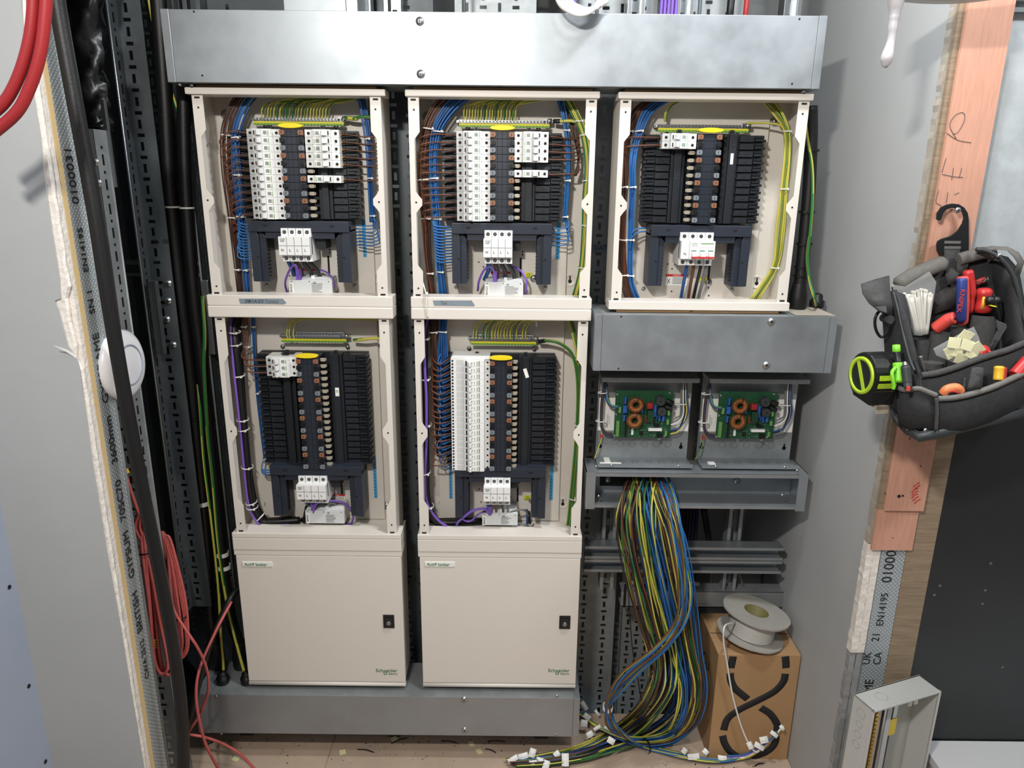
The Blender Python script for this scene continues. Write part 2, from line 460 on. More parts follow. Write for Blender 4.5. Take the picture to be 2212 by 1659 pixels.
# steel stud on the wall end
st = struct(B().box(XR+0.031, XR+0.0875, -0.252, -0.18, 0, 2.3).build('trim_1', 'stud_metal'))
def vtext(name, s, size, mat_, x, z, yy, parent, up=True):
    ax = ((0.0, 0, 1), (-1, 0, 0)) if up else ((0, 0, -1), (1, 0, 0))
    return text(name, s, size, mat_, (x, yy, z), parent, ax, align='LEFT')
vtext('lettering', '0100031', 0.034, 'ink', 0.885, 0.742, -0.2524, st)
vtext('lettering', 'EN14195', 0.024, 'ink', 0.886, 0.625, -0.2524, st)
vtext('lettering', '21', 0.026, 'ink', 0.882, 0.582, -0.2524, st)
text('lettering', 'UK\nCA', 0.026, 'ink', (0.882, -0.2524, 0.535), st, ((0, 0, 1), (-1, 0, 0)))
vtext('lettering', 'FRAME', 0.03, 'ink', 0.885, 0.385, -0.2524, st)
# brown plywood edge and black faced panel beside it
struct(B().box(0.9185, 0.9815, -0.252, -0.20, 0, 1.36).build('trim_2', 'brown_ply'))
bp = struct(B().box(0.9825, 2.39, -0.249, -0.225, 0.0, 1.36).build('wall_panel', 'black_panel'))
for px_, py_ in ((2140, 1217), (2018, 1285), (2122, 1304), (2165, 1441), (2030, 1265), (2128, 1275)):
    p = at(px_, py_, -0.2493)
    B().cyl(p, p+Vector((0, -0.0006, 0)), 0.0035, n=10).build('screw_mark', 'ink_grey', bp)
ms = struct(B().box(0.9245, 2.39, -0.246, -0.23, 1.362, 1.955).build('wall_sheet', 'galv_sheet'))
b = B()
b.box(0.905, 2.39, -0.262, -0.246, 1.956, 1.964).box(0.905, 2.39, -0.262, -0.246, 1.976, 1.982).box(0.905, 2.39, -0.248, -0.24, 1.964, 2.03).box(0.905, 2.39, -0.262, -0.246, 1.998, 2.004)
tag(b.build('strut_channel', 'galv_bright', loc=(1.6, -0.25, 1.99)), 'bright strut channel across the top of the grey metal sheet', 'strut')
# pink plywood packing strips screwed to the wall end
s1 = struct(B().box(XR+0.002, 0.925, -0.262, -0.2525, 0.832, 0.9345).build('trim_3', 'pink_ply', bevel=0.0006))
s2 = struct(B().box(XR+0.013, 0.930, -0.270, -0.2525, 0.9347, 2.2).build('trim_4', 'pink_ply', bevel=0.0006))
B().box(XR+0.0012, XR+0.0125, -0.262, -0.2525, 0.9347, 2.2).build('ply_edge_strip', 'brown_ply', s2)
for px_, py_, r_ in ((1942, 1072, .004), (1950, 1071, .0025), (1912, 1065, .0015), (1989, 1007, .0015), (1929, 1162, .0012), (1965, 948, .0018)):
    p = at(px_, py_, -0.2703 if py_ < 1095 else -0.2623)
    B().cyl(p, p+Vector((0, -0.0004, 0)), r_, n=9).build('nail_hole', 'hole', s2 if py_ < 1095 else s1)
rs = B()
for k in range(7):
    p = at(1968+random.uniform(0, 16), 1052+k*6, -0.2702); q = p+Vector((0.012, 0, 0.011))
    rs.tube([p, (p+q)/2+Vector((0, 0, .002)), q], 0.0011, 5)
rs.build('red_scribble', 'red_print', s2)
# pencil letters along the strip
def pen(name, segs, parent, Y, r=0.0006, m='ink_grey'):
    b = B()
    for s_ in segs: b.tube(spline([at(x, y, Y) for x, y in s_], 5), r, 4)
    return b.build(name, m, parent)
pen('pencil_letter', [[(2042, 285), (2068, 302), (2098, 308)], [(2066, 300), (2052, 272), (2062, 250), (2080, 243), (2084, 258), (2070, 284), (2058, 290)]], s2, -0.2705)
pen('pencil_letter', [[(2044, 340), (2035, 372)], [(2035, 376), (2058, 381), (2080, 383)], [(2060, 362), (2056, 388)], [(2078, 362), (2072, 384)]], s2, -0.2705)
pen('pencil_letter', [[(2028, 410), (2022, 436), (2034, 444)], [(2048, 415), (2044, 438)], [(2062, 420), (2072, 416)]], s2, -0.2705)

# left partition: painted board, plywood and steel stud seen edge-on at the cut
YL = -0.464
edge = [(45, -20), (47, 30), (54, 120), (68, 180), (86, 290), (101, 420), (112, 500), (128, 600), (130, 645), (118, 650), (126, 668), (134, 700), (146, 745), (164, 772), (172, 800),
        (186, 900), (199, 1000), (214, 1090), (230, 1190), (248, 1290), (262, 1370), (278, 1470), (294, 1560), (310, 1659), (322, 1740)]
poly = [(at(x, y, YL).x, at(x, y, YL).z) for x, y in edge]
zt0, zb0 = 2.80, 0.0
poly = [(poly[0][0], zt0)] + poly + [(poly[-1][0], zb0), (-1.001, zb0), (-1.001, zt0)]
wl = struct(B().prism(poly, YL, YL+0.003).build('wall_front', 'plaster'))
B().box(-1.35, -1.001, YL, YL+0.026, 0, 2.8).build('plasterboard', 'plaster', wl)
rnd = random.Random(5)
b = B(); n = 90; rows = []
for i in range(n+1):
    z0 = 0.25+(2.25-0.25)*i/n; z1 = 0.25+(2.25-0.25)*(i+1)/n
    hole_ = 0.014 if 1.30 < z0 < 1.45 else 0.0
    xe = -0.8005 - hole_*rnd.uniform(.3, 1.0) + rnd.uniform(-.0012, .0012)
    yb_ = YL+0.0125+rnd.uniform(-.0008, .0008)
    rows.append([(-0.86, YL+.0035, z0), (xe-.002, YL+.0035, z0), (xe+.0005, YL+.008+rnd.uniform(-.002, .002), z0), (xe, yb_, z0), (-0.86, yb_, z0)])
b.grid(rows); b.sm = [False]*len(b.f)
b.build('gypsum_core', 'gypsum', wl)
B().box(-1.0, -0.8003, YL+0.014, YL+0.0255, 0, 2.8).build('plasterboard', 'gypsum', wl)
B().box(-1.0, -0.7995, YL+0.0262, YL+0.040, 0, 2.8).build('plywood_edge', 'ply_edge', wl)
stl = struct(B().box(-0.862, -0.8005, YL+0.0405, YL+0.094, 0, 2.8).build('trim_5', 'stud_metal'))
B().cyl((-0.8005, YL+0.094, 0), (-0.8005, YL+0.094, 2.8), 0.0035, n=8).build('stud_lip', 'galv_dull', stl)
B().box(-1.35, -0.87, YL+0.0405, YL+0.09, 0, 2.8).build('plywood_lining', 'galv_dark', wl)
AXL = ((0, 0, -1), (0, 1, 0))
def stext(s, size, x, y):
    p = atX(x, y, -0.8)
    text('lettering', s, size, 'ink', (-0.7997, YL+0.064, p.z), stl, ((0, 0, 1), (0, -1, 0)), align='LEFT')
stext('0100031', 0.029, 152, 442)
stext('EN14195', 0.022, 180, 590)
stext('SN 1', 0.024, 195, 680)
stext('GYPFRAME', 0.029, 222, 875)
stext('3600mm', 0.029, 238, 1010)
stext('70SC70', 0.029, 262, 1130)
stext('GYPSUM', 0.029, 285, 1250)
stext('BRITISH', 0.029, 300, 1370)
stext('CWA 2512', 0.021, 308, 1480)
# torn paper whisker at the broken edge
p = at(166, 770, YL-0.001)
B().grid([[at(118, 746, YL-0.02), at(117, 747, YL-0.02)], [at(145, 755, YL-0.008), at(143, 760, YL-0.008)], [at(167, 768, YL-0.0005), at(165, 775, YL-0.0005)]]).build('torn_paper', 'label_white', wl)
for x, y in ((20, 1268), (62, 1482), (98, 1645)):
    p = atX(x, y, -0.9995); B().cyl(p, p+Vector((0.0012, 0, 0)), 0.0045, n=8).build('fixing_hole', 'hole', bpy.data.objects['wall_left'])

# ================================================================ steel trunking
def screws(parent, pts, me, Y):
    for x, y in pts: put('screw', me, parent, at(x, y, Y))
def trunking(name, label, x0, x1, z0, z1, y0=-0.03, y1=0.12, cap=0.018, lidscrews=(), dots=(), bolts=()):
    t = thing(name, label, 'trunking', ((x0+x1)/2, (y0+y1)/2, z0))
    B().box(x0+0.002, x1-0.002, y0+0.0025, y1, z0+0.001, z1-0.001).build('body', 'galv_dull', t)
    B().box(x0+cap+0.0008, x1-cap-0.0008, y0, y0+0.0022, z0+0.0005, z1-0.0005).build('lid', 'galv', t, bevel=0.0007)
    for a, c in ((x0, x0+cap), (x1-cap, x1)):
        B().box(a, c, y0-0.0002, y1, z0, z1).build('end_cap', 'galv', t, bevel=0.0007)
    screws(t, lidscrews, SCREW_L, y0)
    for x, y in dots:
        p = at(x, y, y0-0.0002); B().cyl(p, p+Vector((0, -0.0006, 0)), 0.0022, n=8).build('rivet_hole', 'hole', t)
    for p in bolts:
        B().cyl(p, Vector(p)+Vector((0, 0, -0.006)), 0.0045, n=6).build('bolt', 'zinc', t)
    return t
TT = trunking('trunking', 'long steel trunking across the top of the three distribution boards', -0.774, 0.678, 1.8455, 1.994,
         lidscrews=((907, 46), (909, 160)), dots=((419, 25), (437, 163), (1727, 41), (1711, 181)), bolts=((-0.755, -0.015, 1.8455), (-0.73, -0.012, 1.8455), (0.65, -0.012, 1.8455)))
TM = trunking('trunking', 'short wide steel trunking under the right-hand distribution board', 0.2, 0.789, 1.191, 1.333,
         lidscrews=((1666, 695), (1655, 789)), dots=((1342, 684), (1336, 796)))
TB = trunking('trunking', 'dusty steel trunking along the floor below the two closed doors', -0.893, 0.203, 0.097, 0.229,
         lidscrews=((1003, 1511), (1004, 1577)), bolts=())
screws(TB, ((467, 1504), (478, 1585), (1203, 1503), (1202, 1586)), SCREW_S, -0.0305)
for x in (-.8, -.35, .1): B().box(x-.02, x+.02, 0.07, 0.11, 0, 0.097).build('foot', 'galv_dark', TB)
# white dust patches on top of the middle trunking
B().box(0.69, 0.787, -0.02, 0.1, 1.3332, 1.3338).build('plaster_dust', 'dust', TM)
# open trunking (lid off)
TL = thing('open_trunking', 'open steel trunking without lid that the loose wires hang from', 'trunking', (0.495, 0.07, 0.80))
x0, x1, z0, z1, y0, y1 = 0.203, 0.787, 0.798, 0.898, 0.02, 0.122
B().box(x0, x1, y1-0.002, y1, z0, z1).build('back', 'galv', TL)
B().box(x0, x1, y0, y1, z1-0.002, z1).box(x0, x1, y0-0.0005, y0+0.002, z1-0.010, z1).build('top', 'galv', TL)
B().box(x0, x1, y0, y1, z0, z0+0.002).box(x0, x1, y0-0.0005, y0+0.002, z0, z0+0.008).build('bottom', 'galv', TL)
for a, c in ((x0-0.003, x0+0.022), (x1-0.022, x1+0.003)):
    e = c-0.002 if a > 0.5 else a
    B().box(a, c, y0-0.002, y0, z0-0.004, z1+0.002).box(e, e+0.002, y0, y1, z0-0.004, z1+0.002).box(a, c, y0, y1, z1, z1+0.002).build('end_cap', 'galv', TL)
B().box(0.25, 0.345, y1-0.004, y1-0.002, z0+0.02, z1-0.012).build('cable_hole', 'hole', TL)
B().box(0.345, 0.36, y1-0.006, y1-0.002, z0+0.03, z1-0.012).build('joint_plate', 'galv_dull', TL)
screws(TL, ((1313, 1036), (1592, 1040)), SCREW_L, 0.118)
screws(TL, ((1288, 1008), (1293, 1072), (1722, 1017), (1690, 1070)), SCREW_S, 0.02)

# ================================================================ distribution board shells
def flange(side, xo, zt, zb, w1=0.025, w2=0.0125, wb=0.027):
    """scalloped side strip of the open frame; side=+1 left strip, -1 right strip"""
    h = zt-zb
    prof = [(0, w1), (0.165, w1), (0.20, w2), (0.455, w2), (0.475, wb*.7), (0.495, wb), (0.525, wb), (0.545, wb*.7), (0.565, w2), (0.83, w2), (0.865, w1), (1.0, w1)]
    poly = [(xo, zt), (xo, zb)] + [(xo+side*w_, zt-h*f) for f, w_ in reversed(prof)]
    return poly
def shell(t, cx, zt, zb, hw=0.2215, inset=0.006, hood=0.015, foot=0.026, depth=0.118, foot_gap=True):
    b = B()
    xl, xr = cx-hw+inset, cx+hw-inset
    b.box(xl, xl+0.0016, 0.002, depth, zb+0.002, zt-0.002).box(xr-0.0016, xr, 0.002, depth, zb+0.002, zt-0.002)
    b.box(xl, xr, 0.01, depth, zt-0.004, zt-0.002).box(xl, xr, 0.01, depth, zb, zb+0.002)
    b.build('enclosure', 'cream', t)
    B().box(xl, xr, depth-0.002, depth, zb, zt).build('back_panel', 'cream_panel', t)
    B().box(cx-0.172, cx+0.165, depth-0.012, depth-0.002, zb+0.004, zt-0.006).build('gear_tray', 'cream_panel', t, bevel=0.001)
    B().box(cx-hw, cx+hw, -0.008, 0.05, zt-hood, zt).build('top_hood', 'cream', t, bevel=0.003)
    B().box(cx-hw, cx+hw, -0.006, 0.05, zb, zb+foot).build('bottom_flange', 'cream', t, bevel=0.002)
    z1, z0 = zt-hood, zb+foot
    for s_, xo in ((1, xl), (-1, xr)):
        f = B().prism(flange(s_, xo, z1, z0), -0.0005, 0.0012).build('side_flange', 'cream', t)
        for fr in (0.06, 0.51, 0.955):
            x = xo+s_*0.013; z = z1-(z1-z0)*fr
            B().cyl((x, -0.0006, z), (x, -0.0012, z), 0.0023, n=8).build('screw_hole', 'ink', f)
        z = z1-0.006 if True else 0
        B().box(xo+s_*0.012-0.006, xo+s_*0.012+0.006, -0.0012, -0.0004, z1-0.008, z1-0.004).build('slot', 'hole', f)
        B().box(xo+s_*0.012-0.006, xo+s_*0.012+0.006, -0.0012, -0.0004, z0+0.002, z0+0.006).build('slot', 'hole', f)
        B().box(xo+s_*0.0016, xo+s_*0.0120, 0.0012, 0.026, z0, z1).build('side_fold', 'cream', t)
    return xl, xr
CX = {'A': -0.5215, 'B': -0.0285, 'C': 0.456}
# ================================================================ breakers and pan parts (shared meshes)
PIT = 0.0172
def breaker_meshes(s):
    """s=+1: outer end towards +x (right column), -1: left column; origin on the bus side, y = 0 at the board front"""
    h = PIT/2-0.0002
    m = {}
    prof = [(0, .085), (0, .029), (.017, .029), (.021, .017), (.062, .017), (.0635, .031), (.080, .031), (.080, .085)]
    m['body'] = B().prism([(s*x, y) for x, y in prof], -h, h, 'z').mesh('circuit_breaker', 'white_plastic', 0.0004)
    if s < 0:
        b = B().box(-.0795, -.0640, .0303, .0312, -h+.0004, h-.0004); m['terminal'] = b.mesh('terminal_cover', 'grey_plastic')
    else:
        b = B().box(.0655, .0735, .0303, .0312, -.0052, -.0045).box(.0655, .0735, .0303, .0312, -.0005, .0002).box(.0655, .0735, .0303, .0312, .0038, .0045)
        m['terminal'] = b.mesh('terminal_cover', 'grey_plastic')
    a, c = (.0405, .0605)
    m['well'] = B().box(*sorted((s*a, s*c)), .0163, .0172, -h+.0012, h-.0012).mesh('toggle_well', 'grey_plastic')
    # toggle: tilted lever thrown towards the bus side
    lv = B().prism([(s*.0425, .0166), (s*.0450, .0050), (s*.0500, .0060), (s*.0560, .0166)], -.0055, .0055, 'z')
    lv.mi = 1; lv.box(*sorted((s*.0560, s*.0602)), .0158, .0166, -.0052, .0052)
    m['toggle'] = lv.mesh('toggle', ['white_plastic', 'hole'], 0.0006)
    lb = B().box(*sorted((s*.0225, s*.0385)), .0164, .0171, -h+.0006, h-.0006); lb.mi = 1
    lb.box(*sorted((s*.0285, s*.0365)), .0160, .0165, -.0040, .0040); lb.mi = 2
    lb.box(*sorted((s*.0236, s*.0246)), .0160, .0165, -.006, .006).box(*sorted((s*.0258, s*.0266)), .0160, .0165, -.006, .003)
    m['print'] = lb.mesh('printed_label', ['label_white', 'label_print', 'comp_green'])
    for kk, x, y in (('screw', .009, .029), ('screw2', .0725 if s > 0 else .0715, .0302)):
        m[kk] = B().cyl((s*x, y, 0), (s*x, y-.0006, 0), .0034, n=12).mesh('terminal_screw', 'hole')
    return m
BRK = {1: breaker_meshes(1), -1: breaker_meshes(-1)}
def breaker(t, s, x, z, label=None):
    m = BRK[s]
    o = put('circuit_breaker', m['body'], t, (x, 0, z))
    if label: o['label'] = label
    for k, nm in (('terminal', 'terminal_cover'), ('well', 'toggle_well'), ('toggle', 'toggle'), ('print', 'printed_label'), ('screw', 'terminal_screw'), ('screw2', 'terminal_screw')):
        put(nm, m[k], o, (x, 0, z))
    return o
def rcbo_meshes():
    h = .0169/2-.0002; m = {}
    prof = [(0, .085), (0, .030), (.012, .030), (.015, .018), (.060, .018), (.062, .024), (.100, .026), (.100, .085)]
    m['body'] = B().prism([(-x, y) for x, y in prof], -h, h, 'z').mesh('residual_current_breaker', 'white_plastic', 0.0004)
    m['toggle'] = B().prism([(-.0460, .0178), (-.0480, .0060), (-.0530, .0070), (-.0590, .0178)], -.0062, .0045, 'z').mesh('toggle', 'white_plastic', 0.0008)
    b = B().box(-.0620, -.0565, .0170, .0182, -.0070, .0055); b.box(-.0475, -.0452, .0172, .0181, -.0022, .0022)
    m['well'] = b.mesh('toggle_well', 'hole')
    b = B().box(-.0425, -.0245, .0170, .0178, -h+.0008, h-.0008); b.mi = 1
    b.box(-.0400, -.0385, .0166, .0171, -.005, .003).box(-.0330, -.0310, .0166, .0171, -.006, .005).box(-.0285, -.0255, .0166, .0171, -.0065, .0065)
    m['print'] = b.mesh('printed_label', ['label_white', 'label_print'])
    m['panel'] = B().prism([(-.0665, .0240), (-.0860, .0252), (-.0860, .0258), (-.0665, .0246)], -h+.001, h-.001, 'z').mesh('embossed_face', 'module_grey')
    for kk, x, z in (('screw', -.0955, .0042), ('screw2', -.0955, -.0042), ('screw3', -.006, 0)):
        y = .0300 if x > -.02 else .0259
        m[kk] = B().cyl((x, y, z), (x, y-.0008, z), .0026, n=10).mesh('terminal_screw', 'hole')
    return m
RCB = rcbo_meshes()

SEG = B().box(-.0262, .0262, .020, .085, -PIT/2+.0004, PIT/2-.0004)
SEG.mi = 1; SEG.box(-.0006, .0006, .0196, .0201, -PIT/2+.0004, PIT/2-.0004).box(-.0115, -.0108, .0196, .0201, -PIT/2+.0004, PIT/2-.0004).box(.0108, .0115, .0196, .0201, -PIT/2+.0004, PIT/2-.0004)
SEG = SEG.mesh('busbar_segment', ['pan_navy', 'hole'], 0.0005)
def clip_mesh(m):
    b = B().prism([(-.0062, -.0055), (.0038, -.0055), (.0062, -.0028), (.0062, .0028), (.0038, .0055), (-.0062, .0055)], .0155, .0205, 'y')
    b.mi = 1; b.box(-.0010, .0010, .0150, .0156, -.0032, .0032)
    return b.mesh('phase_clip', [m, 'hole'], 0.0004)
CLIP = [clip_mesh(m) for m in ('clip_brown', 'clip_black', 'clip_grey')]
CLIPM = []
for m in ('clip_brown', 'clip_black', 'clip_grey'):
    b = B().prism([(.0062, -.0055), (-.0038, -.0055), (-.0062, -.0028), (-.0062, .0028), (-.0038, .0055), (.0062, .0055)], .0155, .0205, 'y')
    b.mi = 1; b.box(-.0010, .0010, .0150, .0156, -.0032, .0032)
    CLIPM.append(b.mesh('phase_clip', [m, 'hole'], 0.0004))
def term_mesh(s):
    h = PIT/2
    b = B()
    b.box(*sorted((s*.080, s*.142)), .066, .092, -h+.0006, h-.0006)
    b.box(*sorted((s*.083, s*.116)), .058, .067, -h+.0016, h-.0028)
    b.box(*sorted((s*.118, s*.137)), .056, .067, -.0052, .0002)
    b.box(*sorted((s*.120, s*.141)), .060, .067, .0022, .0050)
    b.box(*sorted((s*.137, s*.146)), .062, .088, -.0070, -.0010)
    b.mi = 1
    b.box(*sorted((s*.097, s*.104)), .0574, .0582, -.0022, -.0006)
    b.box(*sorted((s*.081, s*.084)), .0575, .0660, -.0075, -.0045)
    return b.mesh('neutral_terminal', ['pan_black', 'hole'])
TERM = {1: term_mesh(1), -1: term_mesh(-1)}
def finger_mesh(s):
    b = B()
    b.box(*sorted((s*.0265, s*.043)), .042, .046, -.0030, .0030).box(*sorted((s*.030, s*.041)), .036, .043, -.0042, .0042)
    return b.mesh('contact_finger', 'finger', 0.0004)
FING = {1: finger_mesh(1), -1: finger_mesh(-1)}

def pan(t, cx, ztop, ways, fing=(1,), right_full=True):
    z1 = ztop; z0 = ztop-PIT*ways
    B().box(cx-.141, cx+.141, .090, .106, z0-.001, z1+.001).build('pan_base', 'pan_black', t)
    for s in (1, -1):
        b = B()
        b.box(*sorted((cx+s*.046, cx+s*.079)), .060, .092, z0, z1+.002).box(*sorted((cx+s*.056, cx+s*.072)), .048, .062, z0, z1+.002)
        b.mi = 1
        for f in (.12, .5):
            z = z1-(z1-z0)*f; b.cyl((cx+s*.064, .0482, z), (cx+s*.064, .0474, z), .003, n=10)
        b.build('pan_rail', ['pan_black', 'hole'], t, bevel=.0008)
        b = B(); b.prism([(cx+s*.063-.008, z1), (cx+s*.063-.004, z1+.011), (cx+s*.063+.004, z1+.011), (cx+s*.063+.008, z1)], .060, .068)
        b.mi = 1; b.cyl((cx+s*.063, .0601, z1+.0065), (cx+s*.063, .059, z1+.0065), .002, n=8)
        b.build('fixing_lug', ['pan_black', 'hole'], t)
        put('screw', SCREW_M, t, (cx+s*.086, .10, z1+.012))
    for i in range(ways):
        z = z1-PIT*(i+.5)
        put('busbar_segment', SEG, t, (cx, 0, z))
        for s in (1, -1):
            put('phase_clip', (CLIP if s < 0 else CLIPM)[i % 3], t, (cx+s*.0218, 0, z+.0006))
            put('neutral_terminal', TERM[s], t, (cx, 0, z))
            if s in fing: put('contact_finger', FING[s], t, (cx, 0, z+.0004))
    b = B()
    n = 18
    b.prism([(cx+.029*math.cos(2*PI*i/n)*(1 if True else 1), z1+.007+.0055*math.sin(2*PI*i/n)) for i in range(n)], .012, .026)
    b.build('handle', 'yellow_handle', t, bevel=.0008)
    return z0
def outgoing_cover(t, cx, z1, z0):
    b = B()
    b.box(cx-.122, cx+.122, .026, .100, z1-.026, z1)
    b.box(cx-.085, cx+.085, .032, .100, z1-.042, z1-.024)
    for s in (1, -1):
        a = [(cx+s*.122, z1-.020), (cx+s*.122, z0), (cx+s*.086, z0), (cx+s*.086, z1-.040), (cx+s*.100, z1-.020)]
        b.prism(a, .040, .100)
        b.prism([(cx+s*.122, z1-.010), (cx+s*.122, z0+.002), (cx+s*.101, z0+.002), (cx+s*.101, z1-.036), (cx+s*.113, z1-.010)], .030, .042)
    o = b.build('outgoing_cover', 'cover_navy', t, bevel=.0012)
    for s in (1, -1):
        B().box(cx+s*.081-.005, cx+s*.081+.005, .0252, .0262, z1-.013, z1-.009).build('latch_slot', 'hole', o)
        B().cyl((cx+s*.106, .0302, z0+.062), (cx+s*.106, .0294, z0+.062), .0028, n=10).build('screw_hole', 'hole', o)
        b = B()
        for k in range(10): b.box(cx+s*.0855-.0012, cx+s*.0855+.0012, .045, .060, z0+.012+k*.0088, z0+.016+k*.0088)
        b.build('vent_slots', 'hole', o)
def incomer(t, x0, x1, z1, z0, kind='N'):
    w_ = (x1-x0)/4
    b = B()
    b.box(x0, x1, .022, .09, z0, z1)
    b.box(x0-.002 if kind == 'N' else x0, x1, .004, .03, z0+.017, z1-.019)
    o = b.build('main_switch', 'white_plastic', t, bevel=.0008)
    for k in range(4):
        xc = x0+w_*(k+.5)
        for zz in (z1-.009, z0+.008):
            B().cyl((xc, .0218, zz), (xc, .0208, zz), .0044, n=14).build('terminal_hole', 'hole', o)
            B().cyl((xc, .0212, zz), (xc, .0200, zz), .0028, n=10).build('terminal_screw', 'steel', o)
        if k: B().box(x0+w_*k-.0003, x0+w_*k+.0003, .0032, .0045, z0+.017, z1-.019).box(x0+w_*k-.0003, x0+w_*k+.0003, .0212, .0225, z0, z1).build('pole_joint', 'ink_grey', o)
    if kind == 'N':
        B().box(x0-.001, x1-.001, .0034, .0042, z0+.0395, z0+.0402).build('pole_joint', 'ink_grey', o)
        for k, s_ in enumerate('NLLL'):
            text('lettering', s_, .0085, 'ink', (x0+w_*(k+.5)-.002, .0036, z0+.029), o)
        text('lettering', 'Schneider', .0032, 'green_ink', (x0+.0085, .0036, z1-.024), o)
        text('lettering', 'Acti9 iPRD\n40 340V', .0024, 'ink_grey', (x0+.008, .0036, z1-.029), o)
    else:
        B().box(x0+w_, x1, .0005, .006, z0+.017, z1-.019).build('front_block', 'white_plastic', o, bevel=.0008)
        B().box(x0+w_+.003, x1-.003, -.0002, .0008, z1-.034, z1-.022).build('rating_plate', 'label_white', o)
        text('lettering', 'Schneider', .0032, 'green_ink', (x0+w_+.011, -.0004, z1-.025), o)
        text('lettering', 'iSW-NA 125A', .0024, 'ink_grey', (x0+w_+.011, -.0004, z1-.030), o)
        B().box(x0+w_+.026, x1-.004, -.0006, -.0001, z1-.026, z1-.0235).build('green_stripe', 'comp_green', o)
        for k in (1, 2, 3):
            xc = x0+w_*(k+.5)
            B().box(xc-.006, xc+.006, -.0004, .0008, z0+.029, z0+.038).build('toggle_window', 'green_ink', o)
            B().prism([(-.014, z0+.024), (-.014, z0+.031), (.001, z0+.036), (.001, z0+.024)], xc-.006, xc+.006, 'x').build('toggle', 'white_plastic', o, bevel=.0006)
        B().box(x0+w_+.003, x1-.003, -.015, -.006, z0+.020, z0+.0245).build('toggle_bar', 'tool_red', o, bevel=.0006)
        text('lettering', 'N', .009, 'ink', (x0+w_*.5, .0036, z0+.029), o)
    return o
def earth_bar(t, x0, x1, z, double=False):
    Y = .078
    b = B().box(x0, x1, Y, Y+.008, z-.003, z+.004).box(x0-.004, x0+.004, Y+.004, .106, z-.003, z+.003).box(x1-.004, x1+.004, Y+.004, .106, z-.003, z+.003)
    if double: b.box(x0+.012, x1-.008, Y+.002, Y+.012, z+.004, z+.012)
    b.box(x1-.016, x1-.004, Y-.003, Y+.004, z-.004, z+.008)
    o = b.build('earth_bar', 'zinc', t, bevel=.0005)
    n = int((x1-x0)/.0079); sb = B(); hb = B()
    for i in range(n):
        x = x0+.004+i*(x1-x0-.008)/(n-1)
        for zz in ((z, z+.0085) if double and 1 < i < n-1 else (z,)):
            sb.cyl((x, Y, zz), (x, Y-.003, zz), .0032, n=10); hb.cyl((x, Y-.0030, zz), (x, Y-.0034, zz), .0018, n=8)
    sb.build('terminal_screws', 'steel', o); hb.build('screw_slots', 'ink_grey', o)
    zz = z-.013
    b = B().box(x0+.003, x1+.0, Y-.004, Y-.002, zz, zz+.0085)
    b.mi = 1; b.box(x0+.003, x1+.0, Y-.0046, Y-.0041, zz, zz+.004)
    l = b.build('numbered_strip', ['earth_yellow', 'earth_green'], t)
    nb = B()
    for i in range(n):
        x = x0+.007+i*(x1-x0-.014)/(n-1); nb.box(x-.0008, x+.0008, Y-.0050, Y-.0046, zz+.0014, zz+.0042)
    nb.build('printed_numbers', 'w_green', l)
    B().cyl((x1+.006, Y+.002, z+.003), (x1-.006, Y+.002, z+.003), .0055, n=12).build('earth_lug', 'zinc', o)
    return o
def back_details(t, cx, zt, zb, key=True, boss=True):
    Y = .1158
    def hole(x, z, r): B().cyl((x, Y, z), (x, Y-.0008, z), r, n=10).build('panel_hole', 'hole', t)
    B().box(cx+.045, cx+.050, .1052, .1064, zb+.062, zb+.112).build('panel_slot', 'hole', t)
    for dx, dz in ((-.055, .060), (-.048, .088), (.052, .128), (.05, .04), (.052, .02), (-.06, .10), (-.045, .03), (.052, .12)):
        B().cyl((cx+dx, .1060, zb+dz), (cx+dx, .1050, zb+dz), .002, n=8).build('panel_hole', 'hole', t)
    if boss:
        for dx, z in ((-.185, zt-.048), (.182, zt-.05)):
            b = B().lathe((cx+dx, Y, z), (0, -1, 0), [(.013, 0), (.012, .0006), (.0001, .0008)], 18)
            b.build('washer', 'galv_dull', t); put('screw', SCREW_L, t, (cx+dx, Y-.0008, z))
    if key:
        x, z = cx+.176, zb+.055
        B().lathe((x, Y, z), (0, -1, 0), [(.018, 0), (.017, .0012), (.0135, .0012), (.0125, .0002), (.0001, .0002)], 20).build('keyhole_dimple', 'cream_panel', t)
        B().cyl((x, Y-.0004, z-.003), (x, Y-.0012, z-.003), .0048, n=12).box(x-.0018, x+.0018, Y-.0012, Y-.0004, z, z+.011).build('keyhole', 'hole', t)
    for dx in (-.118, .112): put('screw', SCREW_M, t, (cx+dx, .1055, zb+.036))
def paper_table(t, x, z, w_, h_):
    o = B().box(x-w_/2, x+w_/2, .1150, .1156, z-h_/2, z+h_/2).build('printed_table', 'cream_panel', t)
    b = B()
    for k in range(9): b.box(x-w_/2+.001, x+w_/2-.001, .1146, .1150, z+h_/2-.002-k*(h_-.004)/8, z+h_/2-.0026-k*(h_-.004)/8)
    for k in range(3): b.box(x-w_/2+.001+k*(w_-.003)/2, x-w_/2+.0016+k*(w_-.003)/2, .1146, .1150, z-h_/2+.002, z+h_/2-.002)
    b.build('printed_lines', 'ink_grey', o)
def neutral_label(t, x, z1, z0):
    o = B().box(x-.0045, x+.0045, .1045, .1052, z0, z1).build('blue_number_strip', 'label_blue', t)
    b = B(); n = int((z1-z0)/.0095)
    for k in range(n): b.box(x-.0012, x+.0012, .1040, .1045, z0+.003+k*.0095, z0+.007+k*.0095)
    b.build('printed_numbers', 'tool_blue', o)
